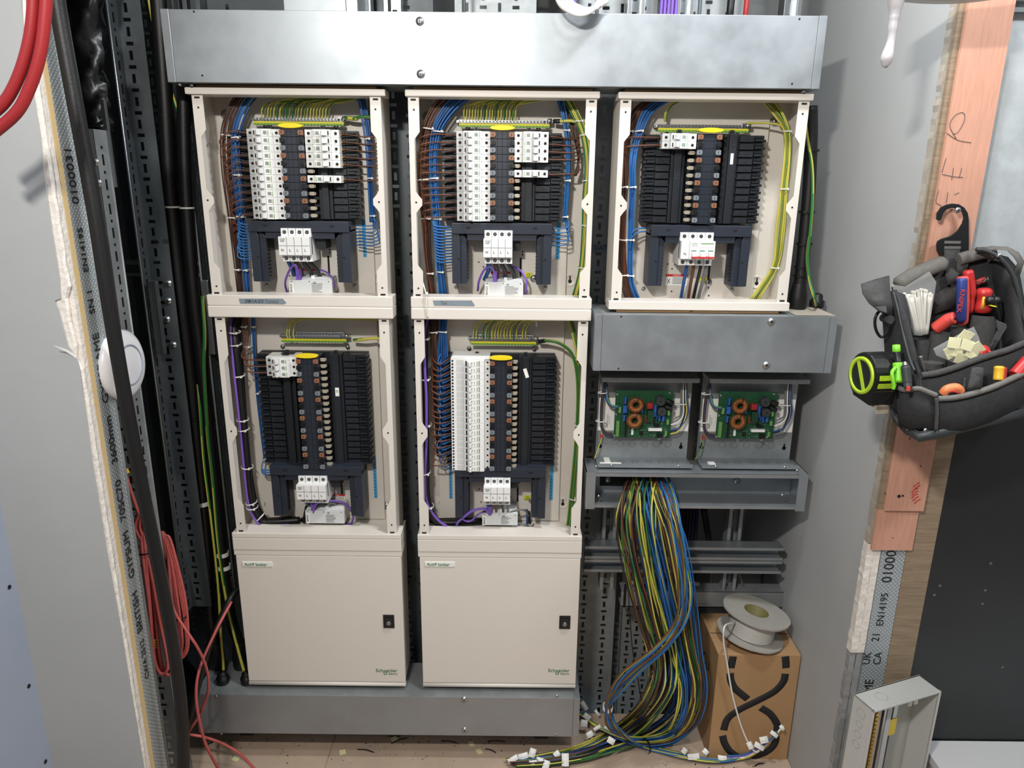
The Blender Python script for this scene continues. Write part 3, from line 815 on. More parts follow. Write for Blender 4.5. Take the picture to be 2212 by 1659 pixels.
def meter_module(t, x0, x1, z1, z0, y0=.050):
    b = B()
    b.box(x0, x1, y0, .105, z0, z1-.006)
    b.prism([(y0+.006, z1-.006), (y0+.02, z1), (.104, z1), (.104, z1-.006)], x0+.002, x1-.002, 'x')
    o = b.build('power_meter', 'module_grey', t, bevel=.001)
    B().box(x0+.001, x0+.011, y0-.0006, y0+.0004, z0+.001, z1-.013).build('number_label', 'label_white', o)
    text('lettering', 'B4323', .0082, 'ink', (x0+.006, y0-.0009, (z0+z1)/2-.006), o, ((0, 0, 1), (-1, 0, 0)))
    b = B()
    for k in range(7):
        xx = x0+(x1-x0)*.53; ww = random.uniform(.016, .034)
        b.box(xx, xx+ww, y0-.0003, y0+.0003, z0+.004+k*.0034, z0+.0052+k*.0034)
    b.build('printed_text', 'ink_grey', o)
    text('lettering', 'CE', .0052, 'ink', (x0+(x1-x0)*.60, y0-.0004, z1-.0125), o)
    b = B()
    for f in (.07, .48, .93): b.box(x0+(x1-x0)*f-.0012, x0+(x1-x0)*f+.0012, y0-.0004, y0+.0004, z1-.0105, z1-.0085)
    b.build('arrow_marks', 'ink', o)
    B().box(x0+(x1-x0)*.50, x0+(x1-x0)*.58, y0+.012, y0+.03, z1-.004, z1+.004).build('top_clip', 'white_plastic', o)
    return o
def earth_label(t, x, z):
    b = B().box(x-.009, x+.009, .1050, .1058, z-.007, z+.007); b.mi = 1
    b.box(x-.009, x+.009, .1046, .1050, z-.007, z-.0045)
    o = b.build('earth_symbol_label', ['earth_yellow', 'earth_green'], t)
    B().lathe((x, .1048, z+.001), (0, -1, 0), [(.0042, 0), (.0042, .0004), (.0034, .0004), (.0034, 0)], 14).box(x-.002, x+.002, .1042, .1048, z+.0004, z+.001).build('earth_symbol', 'w_green', o)
    put('screw', SCREW_L, t, (x+.013, .1050, z-.008))
def warning_label(t, x, z, w_=.05, h_=.03):
    o = B().box(x-w_/2, x+w_/2, .1046, .1054, z-h_/2, z+h_/2).build('warning_label', 'label_white', t)
    B().box(x-w_/2, x+w_/2, .1041, .1046, z+h_/2-.006, z+h_/2).build('red_header', 'red_print', o)
    text('lettering', 'WARNING', .0042, 'label_white', (x, .1040, z+h_/2-.003), o, thick=.0001)
    b = B()
    for k in range(5): b.box(x-w_*.18, x+w_*.44, .1042, .1046, z+h_/2-.010-k*.0036, z+h_/2-.0088-k*.0036)
    b.build('printed_text', 'ink_grey', o)
    b = B().tube([Vector((x-w_*.42, .1043, z+.002)), Vector((x-w_*.34, .1043, z-.003)), Vector((x-w_*.28, .1043, z-.008))], .0008, 4)
    b.tube([Vector((x-w_*.30, .1043, z+.004)), Vector((x-w_*.36, .1043, z-.002)), Vector((x-w_*.40, .1043, z-.010))], .0008, 4)
    b.build('shock_symbol', 'ink', o)

# ---------------------------------------------------------------- wire helpers inside a board
def jig(p, a): return Vector(p)+Vector((random.uniform(-a, a), random.uniform(-a, a), random.uniform(-a, a)*.3))
def bundle(t, name, mats, pts, n, spread, r=.0017, stripe=0, twist=0.0, ydep=.010, k=5):
    """n wires side by side along pts [(px,py,Y)]"""
    for i in range(n):
        f = (i+.5)/n-.5
        ph = random.uniform(-1, 1)
        pp = []
        for j, (x, y, Y) in enumerate(pts):
            p = at(x, y, Y); s_ = spread[j] if isinstance(spread, (list, tuple)) else spread
            q = f*s_+random.uniform(-.0012, .0012)
            pp.append(p+Vector((q, ydep*ph*.5+random.uniform(-.001, .001), 0)))
        m = mats[i % len(mats)] if not stripe else mats
        wire(name, pp, r, m, t, k=k, stripe=stripe, twist=twist)
def band(t, x, y, Y, rx, ry=.010, h=.0035, m='tie_white', head=True):
    c = at(x, y, Y); b = B(); rx *= .86; ring(b, c, rx, ry, h*.8, up=(random.uniform(-.15, .15), 0, 1))
    if head: b.box(c.x+rx*.75-.002, c.x+rx*.75+.002, c.y-ry*.8-.004, c.y-ry*.8+.002, c.z-.0025, c.z+.0025)
    return b.build('cable_tie', m, t)
GY = ['w_yellow', 'w_green']
# ================================================================ upper board A
zt, zb = 1.8385, 1.3405
def cover_set(t, cx, zt, zb, pt, ways, eb, dbl, inc, kind='N', fing=(1,), oc=None):
    z0 = pan(t, cx, pt, ways, fing)
    zc = oc or (z0-.004)
    outgoing_cover(t, cx, zc, zc-.149)
    earth_bar(t, cx+eb[0], cx+eb[1], eb[2], dbl)
    incomer(t, cx+inc[0], cx+inc[1], inc[2], inc[3], kind)
    neutral_label(t, cx+.142, zc, zc-.092 if ways < 15 else zc-.125)
def tails(t, xs, z1, z0, cols, y1=.035, y0=.075, bow=.004):
    for (a, c), m in zip(xs, cols):
        wire('supply_tail', [(a, y1, z1+.012), (a, y1+.004, z1-.004), ((a+c)/2+bow, (y1+y0)/2, (z1+z0)/2), (c, y0, z0)], .0052, m, t, n=8)
A = thing('distribution_board', 'upper open distribution board with grey tape marked Tested on its bottom rail', 'distribution board', (CX['A'], 0.05, zb))
cx = CX['A']
shell(A, cx, zt, zb, hw=.2275, inset=.012)
cover_set(A, cx, zt, zb, 1.753, 12, (-.108, .112, 1.778), False, (-.043, .030, 1.526, 1.446))
for i in range(12): breaker(A, -1, cx-.0285, 1.753-PIT*(i+.5))
for i in (0, 1, 2, 3, 4, 6): breaker(A, 1, cx+.0285, 1.753-PIT*(i+.5))
back_details(A, cx, zt, zb); paper_table(A, cx-.172, 1.435, .034, .055); earth_label(A, cx+.078, 1.408)
warning_label(A, cx-.005, 1.404)
meter_module(A, cx-.040, cx+.068, 1.404, 1.364, .045)
B().box(cx+.034, cx+.058, .05, .10, 1.475, 1.520).build('busbar_link', 'pan_black', A, bevel=.001)
tails(A, [(( -.034+cx), (-.034+cx)), ((cx-.016), (cx-.013)), (cx+.004, cx+.012), (cx+.020, cx+.032)], 1.446, 1.400, ['w_blue2', 'w_dark', 'w_black', 'w_black'])
wire('data_lead', [at(646, 610, .06), at(645, 590, .04), at(637, 572, .03), at(625, 585, .04), at(616, 610, .06), at(620, 632, .08)], .0028, 'w_purple', A)
wire('data_lead', [at(690, 582, .08), at(708, 590, .07), at(721, 610, .06), at(718, 636, .07)], .0026, 'w_purple', A)
B().box(at(646, 605, .05).x-.006, at(646, 605, .05).x+.006, .045, .060, 1.397, 1.425).build('data_plug', 'w_purple', A, bevel=.001)
# bundles
bundle(A, 'brown_wire', ['w_dark', 'w_brown', 'w_dark'], [(520, 205, .07), (500, 240, .06), (488, 290, .055), (490, 370, .055), (502, 470, .06), (512, 560, .07), (520, 642, .08)], 9, [.024, .022, .022, .022, .020, .014, .012])
bundle(A, 'blue_wire', ['w_blue', 'w_blue2'], [(548, 205, .07), (528, 235, .06), (510, 290, .055), (512, 370, .055), (520, 470, .06), (526, 540, .07), (536, 642, .08)], 10, [.028, .024, .020, .020, .020, .018, .010])
for i in range(12):
    z = 1.753-PIT*(i+.5); y = 300+i*15.6
    xl = 478+i*2.4+random.uniform(-3, 3)
    p0 = Vector((cx-.106, .05, z)); e = at(xl, y+4+random.uniform(-3, 3), .035)
    wire('brown_wire', [p0, (p0.x-.012, .046, z+.0005), (e.x+.025, .036, z+random.uniform(0, .003)), e, at(xl+2+random.uniform(0, 8), y+16, .045), at(494+i*.8, y+32, .058)], .0017, 'w_brown', A, k=4)
for i in range(13):
    y = 486+i*6.2
    wire('blue_wire', [at(556, y, .06), at(535, y-1, .05), at(516+random.uniform(0, 6), y-3, .045), at(513+random.uniform(0, 5), y-12, .05), at(520, y-34, .058)], .0016, 'w_blue', A, k=4)
bundle(A, 'blue_wire', ['w_blue2', 'w_blue'], [(780, 205, .075), (788, 250, .07), (796, 320, .065), (800, 400, .068), (806, 480, .075)], 7, [.016, .016, .014, .012, .018])
for i in range(7):
    y = 487+i*7
    wire('blue_wire', [at(768, y, .07), at(790, y+1, .06), at(806+i*1.5, y-1, .062), at(812+i*1.2, y-14, .065), at(806, 478-i*3, .07)], .0016, 'w_blue', A, k=4)
bundle(A, 'brown_wire', ['w_dark', 'w_brown'], [(806, 212, .085), (814, 260, .075), (822, 320, .07), (826, 360, .07), (825, 382, .068)], 6, [.012, .012, .008, .006, .006])
for i in (0, 1, 2, 3, 4, 6):
    z = 1.753-PIT*(i+.5); p0 = Vector((cx+.106, .055, z-.001)); y = 290+i*15.8
    wire('brown_wire', [p0, (p0.x+.02, .052, z-.001), at(790, y+6, .056), at(818, y+3, .06), at(825, y-14, .068)], .0018, 'w_brown', A, k=4)
    wire('ferrule', [p0-Vector((.004, 0, 0)), p0+Vector((.003, 0, 0)), p0+Vector((.006, -.001, 0))], .0034, 'brass', A)
bundle(A, 'earth_wire', GY, [(808, 208, .085), (819, 235, .08), (828, 262, .075)], 3, .010, stripe=2)
xs = [566+i*6.6 for i in range(26)]
for i, x in enumerate(xs):
    if x > 715: continue
    top = 226-(i % 5)*1.5
    xe = 640+random.uniform(0, 100)
    wire('earth_wire', [at(x, 258, .080), at(x-1, 246, .072), at(x+1, 233, .066), at(x+12, top-2, .066), at(max(x+40, 650), top-6+random.uniform(-3, 3), .07), at(max(x+70, 760)+random.uniform(0, 25), 212+random.uniform(-3, 4), .08)], .0018, GY, A, k=4, stripe=2)
wire('earth_wire', [at(744, 254, .078), at(765, 256, .07), at(786, 252, .065), at(812, 256, .07), at(822, 262, .09)], .0042, GY, A, n=8, stripe=3)
wire('earth_sleeve', [at(752, 255, .074), at(762, 256, .072), at(772, 256, .069)], .0052, ['w_yellow', 'w_green'], A, n=8, stripe=4)
for y, x, Y, rx in ((292, 489, .055, .014), (470, 503, .06, .013), (582, 514, .07, .009)): band(A, x, y, Y, rx)
for y, x, Y, rx in ((297, 510, .055, .013), (378, 513, .055, .013), (468, 521, .06, .013), (583, 532, .07, .008)): band(A, x, y, Y, rx)
for y, x, Y, rx in ((300, 794, .066, .010), (385, 800, .067, .010), (466, 805, .073, .010)): band(A, x, y, Y, rx)
# grey tape on the rail
p0, p1 = at(516, 645, -.0065), at(619, 657, -.0065)
tp = B().prism([(p0.x, p0.z), (p0.x+.002, p1.z), (p1.x-.006, p1.z-.0005), (p1.x, p1.z+.003), (p1.x-.008, p0.z+.001)], -.0068, -.0062).build('tape', 'tape_grey', A)
text('handwriting', 'DB/1A/2/2', .0105, 'ink', ((p0.x*.68+p1.x*.32), -.0070, (p0.z+p1.z)/2), tp, shear=.2)
text('handwriting', 'Tested', .0125, 'ink_grey', ((p0.x*.32+p1.x*.68), -.0070, (p0.z+p1.z)/2), tp, shear=.25)
wire('bent_wire', [at(455, 335, .1), at(447, 322, .06), at(449, 311, .05), at(458, 306, .05)], .0009, 'steel', A)

# ================================================================ upper board B
Bd = thing('distribution_board', 'upper open distribution board in the middle with thick green and yellow wires down its right', 'distribution board', (CX['B'], 0.05, zb))
cx = CX['B']; shell(Bd, cx, zt, zb)
cover_set(Bd, cx, zt, zb, 1.753, 12, (-.108, .112, 1.778), False, (-.042, .026, 1.526, 1.446))
for i in range(12): breaker(Bd, -1, cx-.0285, 1.753-PIT*(i+.5))
for i in (0, 1, 2, 3, 5): breaker(Bd, 1, cx+.0285, 1.753-PIT*(i+.5))
back_details(Bd, cx, zt, zb); paper_table(Bd, cx-.186, 1.420, .022, .055); earth_label(Bd, cx+.069, 1.408); warning_label(Bd, cx-.004, 1.402)
meter_module(Bd, cx-.043, cx+.054, 1.404, 1.362, .045)
B().box(cx+.028, cx+.046, .05, .10, 1.475, 1.515).build('busbar_link', 'pan_black', Bd, bevel=.001)
tails(Bd, [(cx-.033, cx-.044), (cx-.016, cx-.014), (cx+.001, cx+.008), (cx+.018, cx+.032)], 1.446, 1.400, ['w_blue2', 'w_dark', 'w_black', 'w_black'])
wire('data_lead', [at(1069, 608, .06), at(1068, 590, .045), at(1060, 577, .04), at(1047, 582, .045), at(1035, 606, .06), at(1032, 628, .08)], .0028, 'w_purple', Bd)
wire('data_lead', [at(1106, 575, .08), at(1124, 584, .07), at(1136, 604, .06), at(1137, 622, .06), at(1131, 642, .07)], .0028, 'w_purple', Bd)
B().box(at(1069, 600, .05).x-.005, at(1069, 600, .05).x+.005, .045, .060, 1.398, 1.425).build('data_plug', 'w_purple', Bd, bevel=.001)
bundle(Bd, 'brown_wire', ['w_brown', 'w_brown', 'w_dark'], [(975, 206, .06), (950, 232, .055), (926, 275, .05), (915, 330, .05), (914, 400, .05), (920, 470, .055), (924, 550, .065), (936, 648, .08)], 12, [.050, .040, .030, .026, .026, .022, .018, .016])
bundle(Bd, 'blue_wire', ['w_blue', 'w_blue', 'w_blue2'], [(1005, 206, .06), (975, 232, .052), (947, 275, .048), (936, 330, .048), (938, 400, .05), (944, 470, .055), (948, 550, .065), (958, 648, .08)], 12, [.050, .040, .026, .020, .018, .016, .014, .022])
for i in range(12):
    z = 1.753-PIT*(i+.5); y = 296+i*15.8; xl = 906+i*1.0+random.uniform(-2, 2)
    p0 = Vector((cx-.106, .05, z)); e = at(xl, y+random.uniform(0, 3), .032)
    wire('brown_wire', [p0, (p0.x-.02, .044, z+.0005), (e.x+.03, .034, z+random.uniform(-.001, .002)), e, at(xl+3, y+13, .040), at(913+i*.7, y+30, .05)], .0018, 'w_brown', Bd, k=4)
for i in range(13):
    y = 490+i*6.4
    wire('blue_wire', [at(978, y, .06), at(958, y, .048), at(940+i*.5, y-2, .042), at(935+i*.6, y-9, .046), at(944, y-34, .055)], .0017, 'w_blue', Bd, k=4)
bundle(Bd, 'blue_wire', ['w_blue2', 'w_blue'], [(1210, 206, .08), (1220, 260, .072), (1227, 320, .066), (1225, 400, .07), (1220, 480, .076)], 7, [.02, .016, .012, .012, .012])
for i in range(5):
    y = 492+i*9
    wire('blue_wire', [at(1192, y+2, .07), at(1212, y+2, .062), at(1227, y-1, .062), at(1228, y-14, .066), at(1220, 478, .074)], .0016, 'w_blue', Bd, k=4)
bundle(Bd, 'brown_wire', ['w_brown', 'w_dark'], [(1222, 206, .085), (1234, 260, .08), (1244, 310, .072), (1250, 345, .068), (1243, 380, .066)], 5, [.012, .010, .006, .005, .005])
for i in (0, 1, 2, 3, 5):
    z = 1.753-PIT*(i+.5); p0 = Vector((cx+.106, .055, z-.001)); y = 296+i*15.4
    wire('brown_wire', [p0, (p0.x+.02, .052, z-.001), at(1220, y+3, .054), at(1247, y+2, .058), at(1251, y-15, .066)], .0018, 'w_brown', Bd, k=4)
bundle(Bd, 'earth_wire', GY, [(1222, 206, .075), (1240, 240, .068), (1262, 290, .06), (1270, 350, .058), (1266, 420, .058), (1262, 520, .06), (1256, 590, .066), (1243, 650, .075)], 13, [.020, .024, .018, .014, .014, .014, .014, .022], r=.0021, stripe=3, ydep=.018)
for i in range(19):
    x = 1002+i*6.2
    if x > 1122: x = 1122
    top = 226-(i % 4)*2
    wire('earth_wire', [at(x, 262, .080), at(x, 248, .072), at(x+1, 236, .066), at(x+10, top, .066), at(max(x+36, 1100), top-5+random.uniform(-3, 3), .07), at(max(x+60, 1170)+random.uniform(0, 25), 212+random.uniform(-3, 4), .078)], .0019, GY, Bd, k=4, stripe=2)
wire('earth_wire', [at(1196, 262, .078), at(1215, 262, .07), at(1238, 262, .066), at(1256, 272, .07)], .0042, GY, Bd, n=8, stripe=1)
wire('earth_sleeve', [at(1196, 262, .078), at(1203, 262, .074), at(1210, 262, .072)], .0052, 'w_black', Bd, n=8)
for y, x, Y, rx in ((278, 926, .05, .017), (388, 914, .05, .016), (472, 920, .055, .014), (590, 930, .07, .010)): band(Bd, x, y, Y, rx)
for y, x, Y, rx in ((284, 947, .048, .015), (385, 938, .05, .013), (473, 945, .055, .012), (587, 952, .07, .010)): band(Bd, x, y, Y, rx)
for y, x, Y, rx in ((262, 1250, .065, .013), (292, 1262, .06, .012), (390, 1267, .058, .011), (487, 1264, .06, .011), (578, 1257, .065, .012)): band(Bd, x, y, Y, rx, ry=.012)
for y, x, Y, rx in ((282, 1224, .07, .009), (390, 1226, .07, .008), (468, 1221, .075, .008)): band(Bd, x, y, Y, rx)
p0, p1 = at(935, 649, -.0065), at(1026, 661, -.0065)
tp = B().prism([(p0.x, p0.z), (p0.x+.003, p1.z), (p1.x-.003, p1.z-.0006), (p1.x, p1.z+.0015), (p1.x-.008, p0.z+.001)], -.0068, -.0062).build('tape', 'tape_grey', Bd)
text('handwriting', 'Tail', .0105, 'ink_grey', ((p0.x*.75+p1.x*.25), -.0070, (p0.z+p1.z)/2), tp, shear=.25)
wire('loose_cable_tie', [at(906, 590, .03), at(914, 612, .005), at(921, 640, -.010), at(922, 665, -.012), at(924, 686, -.010)], .0018, 'tie_white', Bd)
B().box(at(922, 632, -.012).x-.003, at(922, 632, -.012).x+.003, -.016, -.009, at(922, 632, 0).z-.003, at(922, 632, 0).z+.003).build('cable_tie_head', 'tie_white', Bd)

# ================================================================ upper board C
Cd = thing('distribution_board', 'mostly empty distribution board above the short trunking with a red main switch', 'distribution board', (CX['C'], 0.05, zb))
cx = CX['C']; shell(Cd, cx, zt, zb, foot=.021)
cover_set(Cd, cx, zt, zb, 1.7525, 12, (-.115, .105, 1.772), False, (-.052, .029, 1.526, 1.447), 'SW', fing=(-1,))
for i in (0, 1): breaker(Cd, -1, cx-.0285, 1.7525-PIT*(i+.5))
back_details(Cd, cx, zt, zb); paper_table(Cd, cx-.186, 1.440, .022, .055); earth_label(Cd, cx+.035, 1.402); warning_label(Cd, cx-.035, 1.400, .056, .030)
b = B().box(cx+.060, cx+.067, .0472, .0480, 1.685, 1.710).build('small_label', 'label_white', Cd)
text('printed_notice', 'The install location shall...\nSPD / LOAD DISCONNECTED for each outgoing way\nand the ability to apply a lock off attachment.\nDo not operate under load conditions', .0048, 'ink_grey', (cx-.03, .1156, 1.812), Cd, thick=.0002)
for a, c, m in ((1484, 1470, 'w_blue2'), (1499, 1486, 'w_brown'), (1514, 1497, 'w_black'), (1526, 1508, 'w_grey')):
    wire('supply_tail', [at(a, 558, .04), at(a-1, 578, .045), at((a+c)/2, 610, .06), at(c, 648, .085)], .0042, m, Cd, n=8)
bundle(Cd, 'brown_wire', ['w_brown', 'w_dark', 'w_brown'], [(1410, 216, .07), (1378, 240, .065), (1356, 285, .06), (1346, 340, .055), (1344, 400, .055), (1344, 500, .06), (1348, 600, .07), (1362, 652, .08)], 10, [.04, .03, .024, .020, .020, .018, .018, .024])
bundle(Cd, 'blue_wire', ['w_blue', 'w_blue2', 'w_blue'], [(1432, 216, .07), (1400, 242, .062), (1380, 285, .056), (1368, 340, .052), (1366, 400, .052), (1363, 500, .058), (1362, 600, .068), (1378, 652, .08)], 10, [.04, .028, .020, .016, .014, .014, .012, .016])
for i in range(2):
    z = 1.7525-PIT*(i+.5); p0 = Vector((cx-.106, .05, z))
    wire('brown_wire', [p0, (p0.x-.02, .045, z), at(1362, 297+i*19, .04), at(1349-i, 308+i*15, .042), at(1344, 335+i*12, .05)], .0019, 'w_brown', Cd, k=5)
    wire('ferrule', [p0-Vector((.003, 0, 0)), p0+Vector((0, 0, 0)), p0+Vector((.004, 0, 0))], .0034, 'brass', Cd)
    wire('blue_wire', [at(1395, 493+i*7, .06), at(1378, 494+i*8, .05), at(1365, 504+i*10, .05), at(1361, 540, .056)], .0018, 'w_blue', Cd, k=5)
bundle(Cd, 'earth_wire', GY, [(1655, 216, .075), (1680, 246, .066), (1698, 285, .06), (1699, 340, .058), (1692, 410, .058), (1683, 500, .062), (1672, 575, .068), (1625, 652, .085)], 12, [.030, .026, .012, .014, .016, .020, .014, .026], r=.0021, stripe=1, ydep=.018)
for i in range(2):
    wire('earth_wire', [at(1436+i*4, 262, .08), at(1437+i*4, 245, .068), at(1446+i*5, 228, .066), at(1466+i*6, 216, .072)], .0020, GY, Cd, stripe=2)
wire('earth_wire', [at(1612, 266, .078), at(1632, 266, .078), at(1660, 266, .07), at(1684, 270, .064), at(1696, 282, .060)], .0026, GY, Cd, n=8, stripe=2)
for y, x, Y, rx in ((284, 1357, .06, .014), (404, 1346, .055, .013), (518, 1345, .062, .012), (594, 1348, .07, .012)): band(Cd, x, y, Y, rx)
for y, x, Y, rx in ((283, 1380, .056, .012), (404, 1366, .052, .010), (518, 1362, .06, .010), (595, 1362, .068, .009)): band(Cd, x, y, Y, rx)
for y, x, Y, rx in ((284, 1699, .06, .009), (408, 1692, .058, .011), (578, 1671, .068, .012)): band(Cd, x, y, Y, rx, ry=.012)
# handwriting under the top trunking and above the short trunking
for s_, x, t in (('ATE', 598, A), ('TPP', 1080, Bd), ('FT', 1535, Cd)):
    X = at(x, 184, 0).x; c_ = worigin(t).x
    cl = B().box(c_-.205, c_+.205, .006, .10, 1.8385, 1.8453).build('spacer_collar', 'card', t)
    text('handwriting', s_, .0095, 'ink', (X, -.012, 1.8451), cl, ((1, 0, 0), (0, 1, 0)))
cl = B().box(cx-.20, cx+.20, .004, .10, 1.3335, 1.3402).build('spacer_collar', 'card', Cd)
text('handwriting', 'FA', .0075, 'ink', (at(1494, 674, 0).x, .0036, 1.3368), cl)
# ================================================================ lower boards
zt, zb = 1.3400, 0.7100
PT = 1.203
WZ = .714
def lower(label, k):
    cx = CX[k]
    t = thing('distribution_board', label, 'distribution board', (cx, 0.05, zb))
    shell(t, cx, zt, zb, hw=.2275 if k == 'A' else .2215, inset=.012 if k == 'A' else .006, hood=.0285, foot=.014)
    return t, cx
LA, cx = lower('lower open distribution board with one three-pole breaker and a purple lead down its left', 'A')
globals()['PIT'] = .0169
cover_set(LA, cx, zt, zb, PT, 18, (-.082, .090, 1.246), True, (-.046, .030, .879, .802), oc=.905)
globals()['PIT'] = .0172
back_details(LA, cx, zt, zb, key=False, boss=False)
# three-pole breaker
m = BRK[-1]
for i in range(3):
    o = put('breaker_pole', m['body'], LA, (cx-.0285, 0, PT-.0169*(i+.5)))
    for k_, nm in (('terminal', 'terminal_cover'), ('well', 'toggle_well'), ('toggle', 'toggle'), ('print', 'printed_label'), ('screw', 'terminal_screw'), ('screw2', 'terminal_screw')):
        put(nm, m[k_], o, (cx-.0285, 0, PT-.0169*(i+.5)))
paper_table(LA, cx-.155, .815, .042, .06); earth_label(LA, cx+.085, .78); warning_label(LA, cx+.03, .775)
meter_module(LA, cx-.040, cx+.066, .776, .732, .040)
B().box(cx+.034, cx+.058, .05, .10, .835, .880).build('busbar_link', 'pan_black', LA, bevel=.001)
tails(LA, [(cx-.036, cx-.042), (cx-.018, cx-.014), (cx+.003, cx+.012), (cx+.020, cx+.042)], .802, .772, ['w_blue2', 'w_dark', 'w_black', 'w_grey'])
b = B().box(cx+.060, cx+.070, .0470, .0480, 1.095, 1.118).build('small_label', 'label_white', LA)
text('lettering', '12', .007, 'ink', (cx+.065, .0466, 1.108), b, ((0, 0, 1), (-1, 0, 0)))
for dx in (-.165, .170):
    z = .752
    B().lathe((cx+dx, .1158, z), (0, -1, 0), [(.013, 0), (.012, .0012), (.0001, .0014)], 18).build('washer', 'galv_dull', LA); put('screw', SCREW_L, LA, (cx+dx, .1142, z))
wire('supply_cable', [at(507, 684, .085), at(506, 712, .065), at(510, 760, .05), at(520, 860, .05), at(530, 960, .05), at(538, 1050, .052), at(548, 1095, .055), at(570, 1130, .06), at(610, 1147, .065), at(650, 1150, .075)], .0100, 'rubber', LA, n=10)
wire('supply_cable', [at(516, 684, .10), at(515, 712, .085), at(520, 800, .072), at(532, 960, .070), at(545, 1060, .07), at(560, 1105, .07), at(590, 1135, .075), at(640, 1144, .085)], .0085, 'rubber', LA, n=10)
wire('purple_lead', [at(501, 684, .075), at(498, 715, .05), at(504, 790, .036), at(516, 900, .036), at(527, 1010, .038), at(536, 1085, .040), at(553, 1125, .043), at(585, 1148, .050), at(625, 1150, .06)], .0031, 'w_purple', LA, n=8)
for y, x in ((717, 507), (744, 509), (811, 517), (906, 524), (927, 526), (1008, 534), (1085, 543), (1095, 545)): band(LA, x, y, .052, .0165, ry=.018)
for x, y in ((563, 1116),): 
    b = B(); ring(b, at(x, y, .06), .018, .018, .003, up=(.7, 0, -.7), xd=(0, 0, 1)); b.build('cable_tie', 'tie_white', LA)
for i, (x0, x1) in enumerate(((524, 530), (528, 534), (533, 538))):
    y = 779+i*13.5
    wire('brown_wire', [at(x0, 684, .09), at(x0+2, 712, .08), at(x1-3, 750, .07), at(x1-8+i*2, y-14, .05), at(x1-2, y-4, .045), at(558, y-1, .045), at(580, y-1, .05)], .0019, 'w_brown', LA)
bundle(LA, 'blue_wire', ['w_blue', 'w_blue2'], [(546, 684, .09), (549, 760, .085), (556, 850, .085), (566, 940, .085), (572, 992, .08)], 3, .008, r=.0020)
for i in range(3):
    wire('blue_wire', [at(572, 990, .08), at(566, 1004, .07), at(567, 1014+i*4, .065), at(580, 1015+i*5, .06), at(596, 1014+i*5, .06)], .0020, 'w_blue', LA)
for y, x in ((705, 548), (848, 557), (990, 572)): band(LA, x, y, .085, .007)
for y, x in ((705, 528), (748, 535)): band(LA, x, y, .08, .010)
for i, x in enumerate((622, 627, 636)):
    wire('earth_wire', [at(x, 735, .078), at(x-2, 715, .07), at(x+6, 693, .068), at(x+40, 687+i, .07), at(740, 688+i, .08), at(838, 690+i, .10)], .0020, GY, LA, stripe=2)
wire('earth_wire', [at(764, 735, .076), at(785, 733, .065), at(812, 731, .065), at(838, 738, .075), at(846, 752, .10)], .0042, GY, LA, n=8, stripe=3, twist=.34)
wire('data_lead', [at(678, 1118, .05), at(678, 1098, .035), at(688, 1086, .03), at(712, 1082, .04), at(738, 1085, .06), at(757, 1098, .06), at(763, 1117, .06), at(755, 1138, .07), at(735, 1150, .08)], .0028, 'w_purple', LA)
B().box(at(678, 1110, .045).x-.006, at(678, 1110, .045).x+.006, .040, .055, .768, .795).build('data_plug', 'w_purple', LA, bevel=.001)
wire('supply_cable', [at(664, 1096, .06), at(660, 1115, .07), at(655, 1150, .085)], .0068, 'rubber', LA, n=8)

LB, cx = lower('lower open distribution board with a full column of eighteen white breakers', 'B')
globals()['PIT'] = .0169
cover_set(LB, cx, zt, zb, PT, 18, (-.083, .090, 1.244), True, (-.042, .027, .879, .802), oc=.905)
globals()['PIT'] = .0172
back_details(LB, cx, zt, zb, key=True, boss=False)
for i in range(18):
    z = PT-.0169*(i+.5)
    o = put('residual_current_breaker', RCB['body'], LB, (cx-.0285, 0, z))
    for k_, nm in (('toggle', 'toggle'), ('well', 'toggle_well'), ('print', 'printed_label'), ('panel', 'embossed_face'), ('screw', 'terminal_screw'), ('screw2', 'terminal_screw'), ('screw3', 'terminal_screw')):
        put(nm, RCB[k_], o, (cx-.0285, 0, z))
B().prism([(cx-.1285, PT+.004), (cx-.1285, PT), (cx-.0285, PT), (cx-.0285, PT+.008), (cx-.124, PT+.008)], .026, .085).build('top_shroud', 'white_plastic', LB, bevel=.001)
neutral_label(LB, cx-.140, .905, .780)
paper_table(LB, cx-.165, .815, .042, .06); earth_label(LB, cx+.075, .785); warning_label(LB, cx+.004, .775)
meter_module(LB, cx-.049, cx+.048, .772, .732, .040)
B().box(cx+.028, cx+.048, .05, .10, .838, .880).build('busbar_link', 'pan_black', LB, bevel=.001)
for a, c, m_ in ((1052, 1057, 'w_blue'), (1068, 1076, 'w_brown'), (1084, 1090, 'w_black'), (1096, 1098, 'w_grey')):
    wire('supply_tail', [at(a, 1082, .03), at(a+1, 1094, .035), at((a+c)/2, 1106, .05), at(c, 1118, .065)], .0030, m_, LB)
b = B().box(cx+.061, cx+.070, .0470, .0480, 1.150, 1.175); b.rot(Matrix.Translation((cx+.065, 0, 1.16)) @ Matrix.Rotation(R(-18), 4, 'Y') @ Matrix.Translation((-cx-.065, 0, -1.16)))
b.build('small_label', 'label_white', LB)
x, z = cx-.165, .757
B().lathe((x, .1158, z), (0, -1, 0), [(.018, 0), (.017, .0012), (.0135, .0012), (.0125, .0002), (.0001, .0002)], 20).build('keyhole_dimple', 'cream_panel', LB)
B().cyl((x, .1150, z-.003), (x, .1144, z-.003), .0048, n=12).box(x-.0018, x+.0018, .1144, .1150, z, z+.011).build('keyhole', 'hole', LB)
wire('supply_cable', [at(922, 684, .09), at(917, 712, .07), at(916, 800, .055), at(918, 900, .055), at(920, 1000, .055), at(922, 1070, .058), at(935, 1115, .062), at(965, 1142, .066), at(1040, 1150, .08)], .0100, 'rubber', LB, n=10)
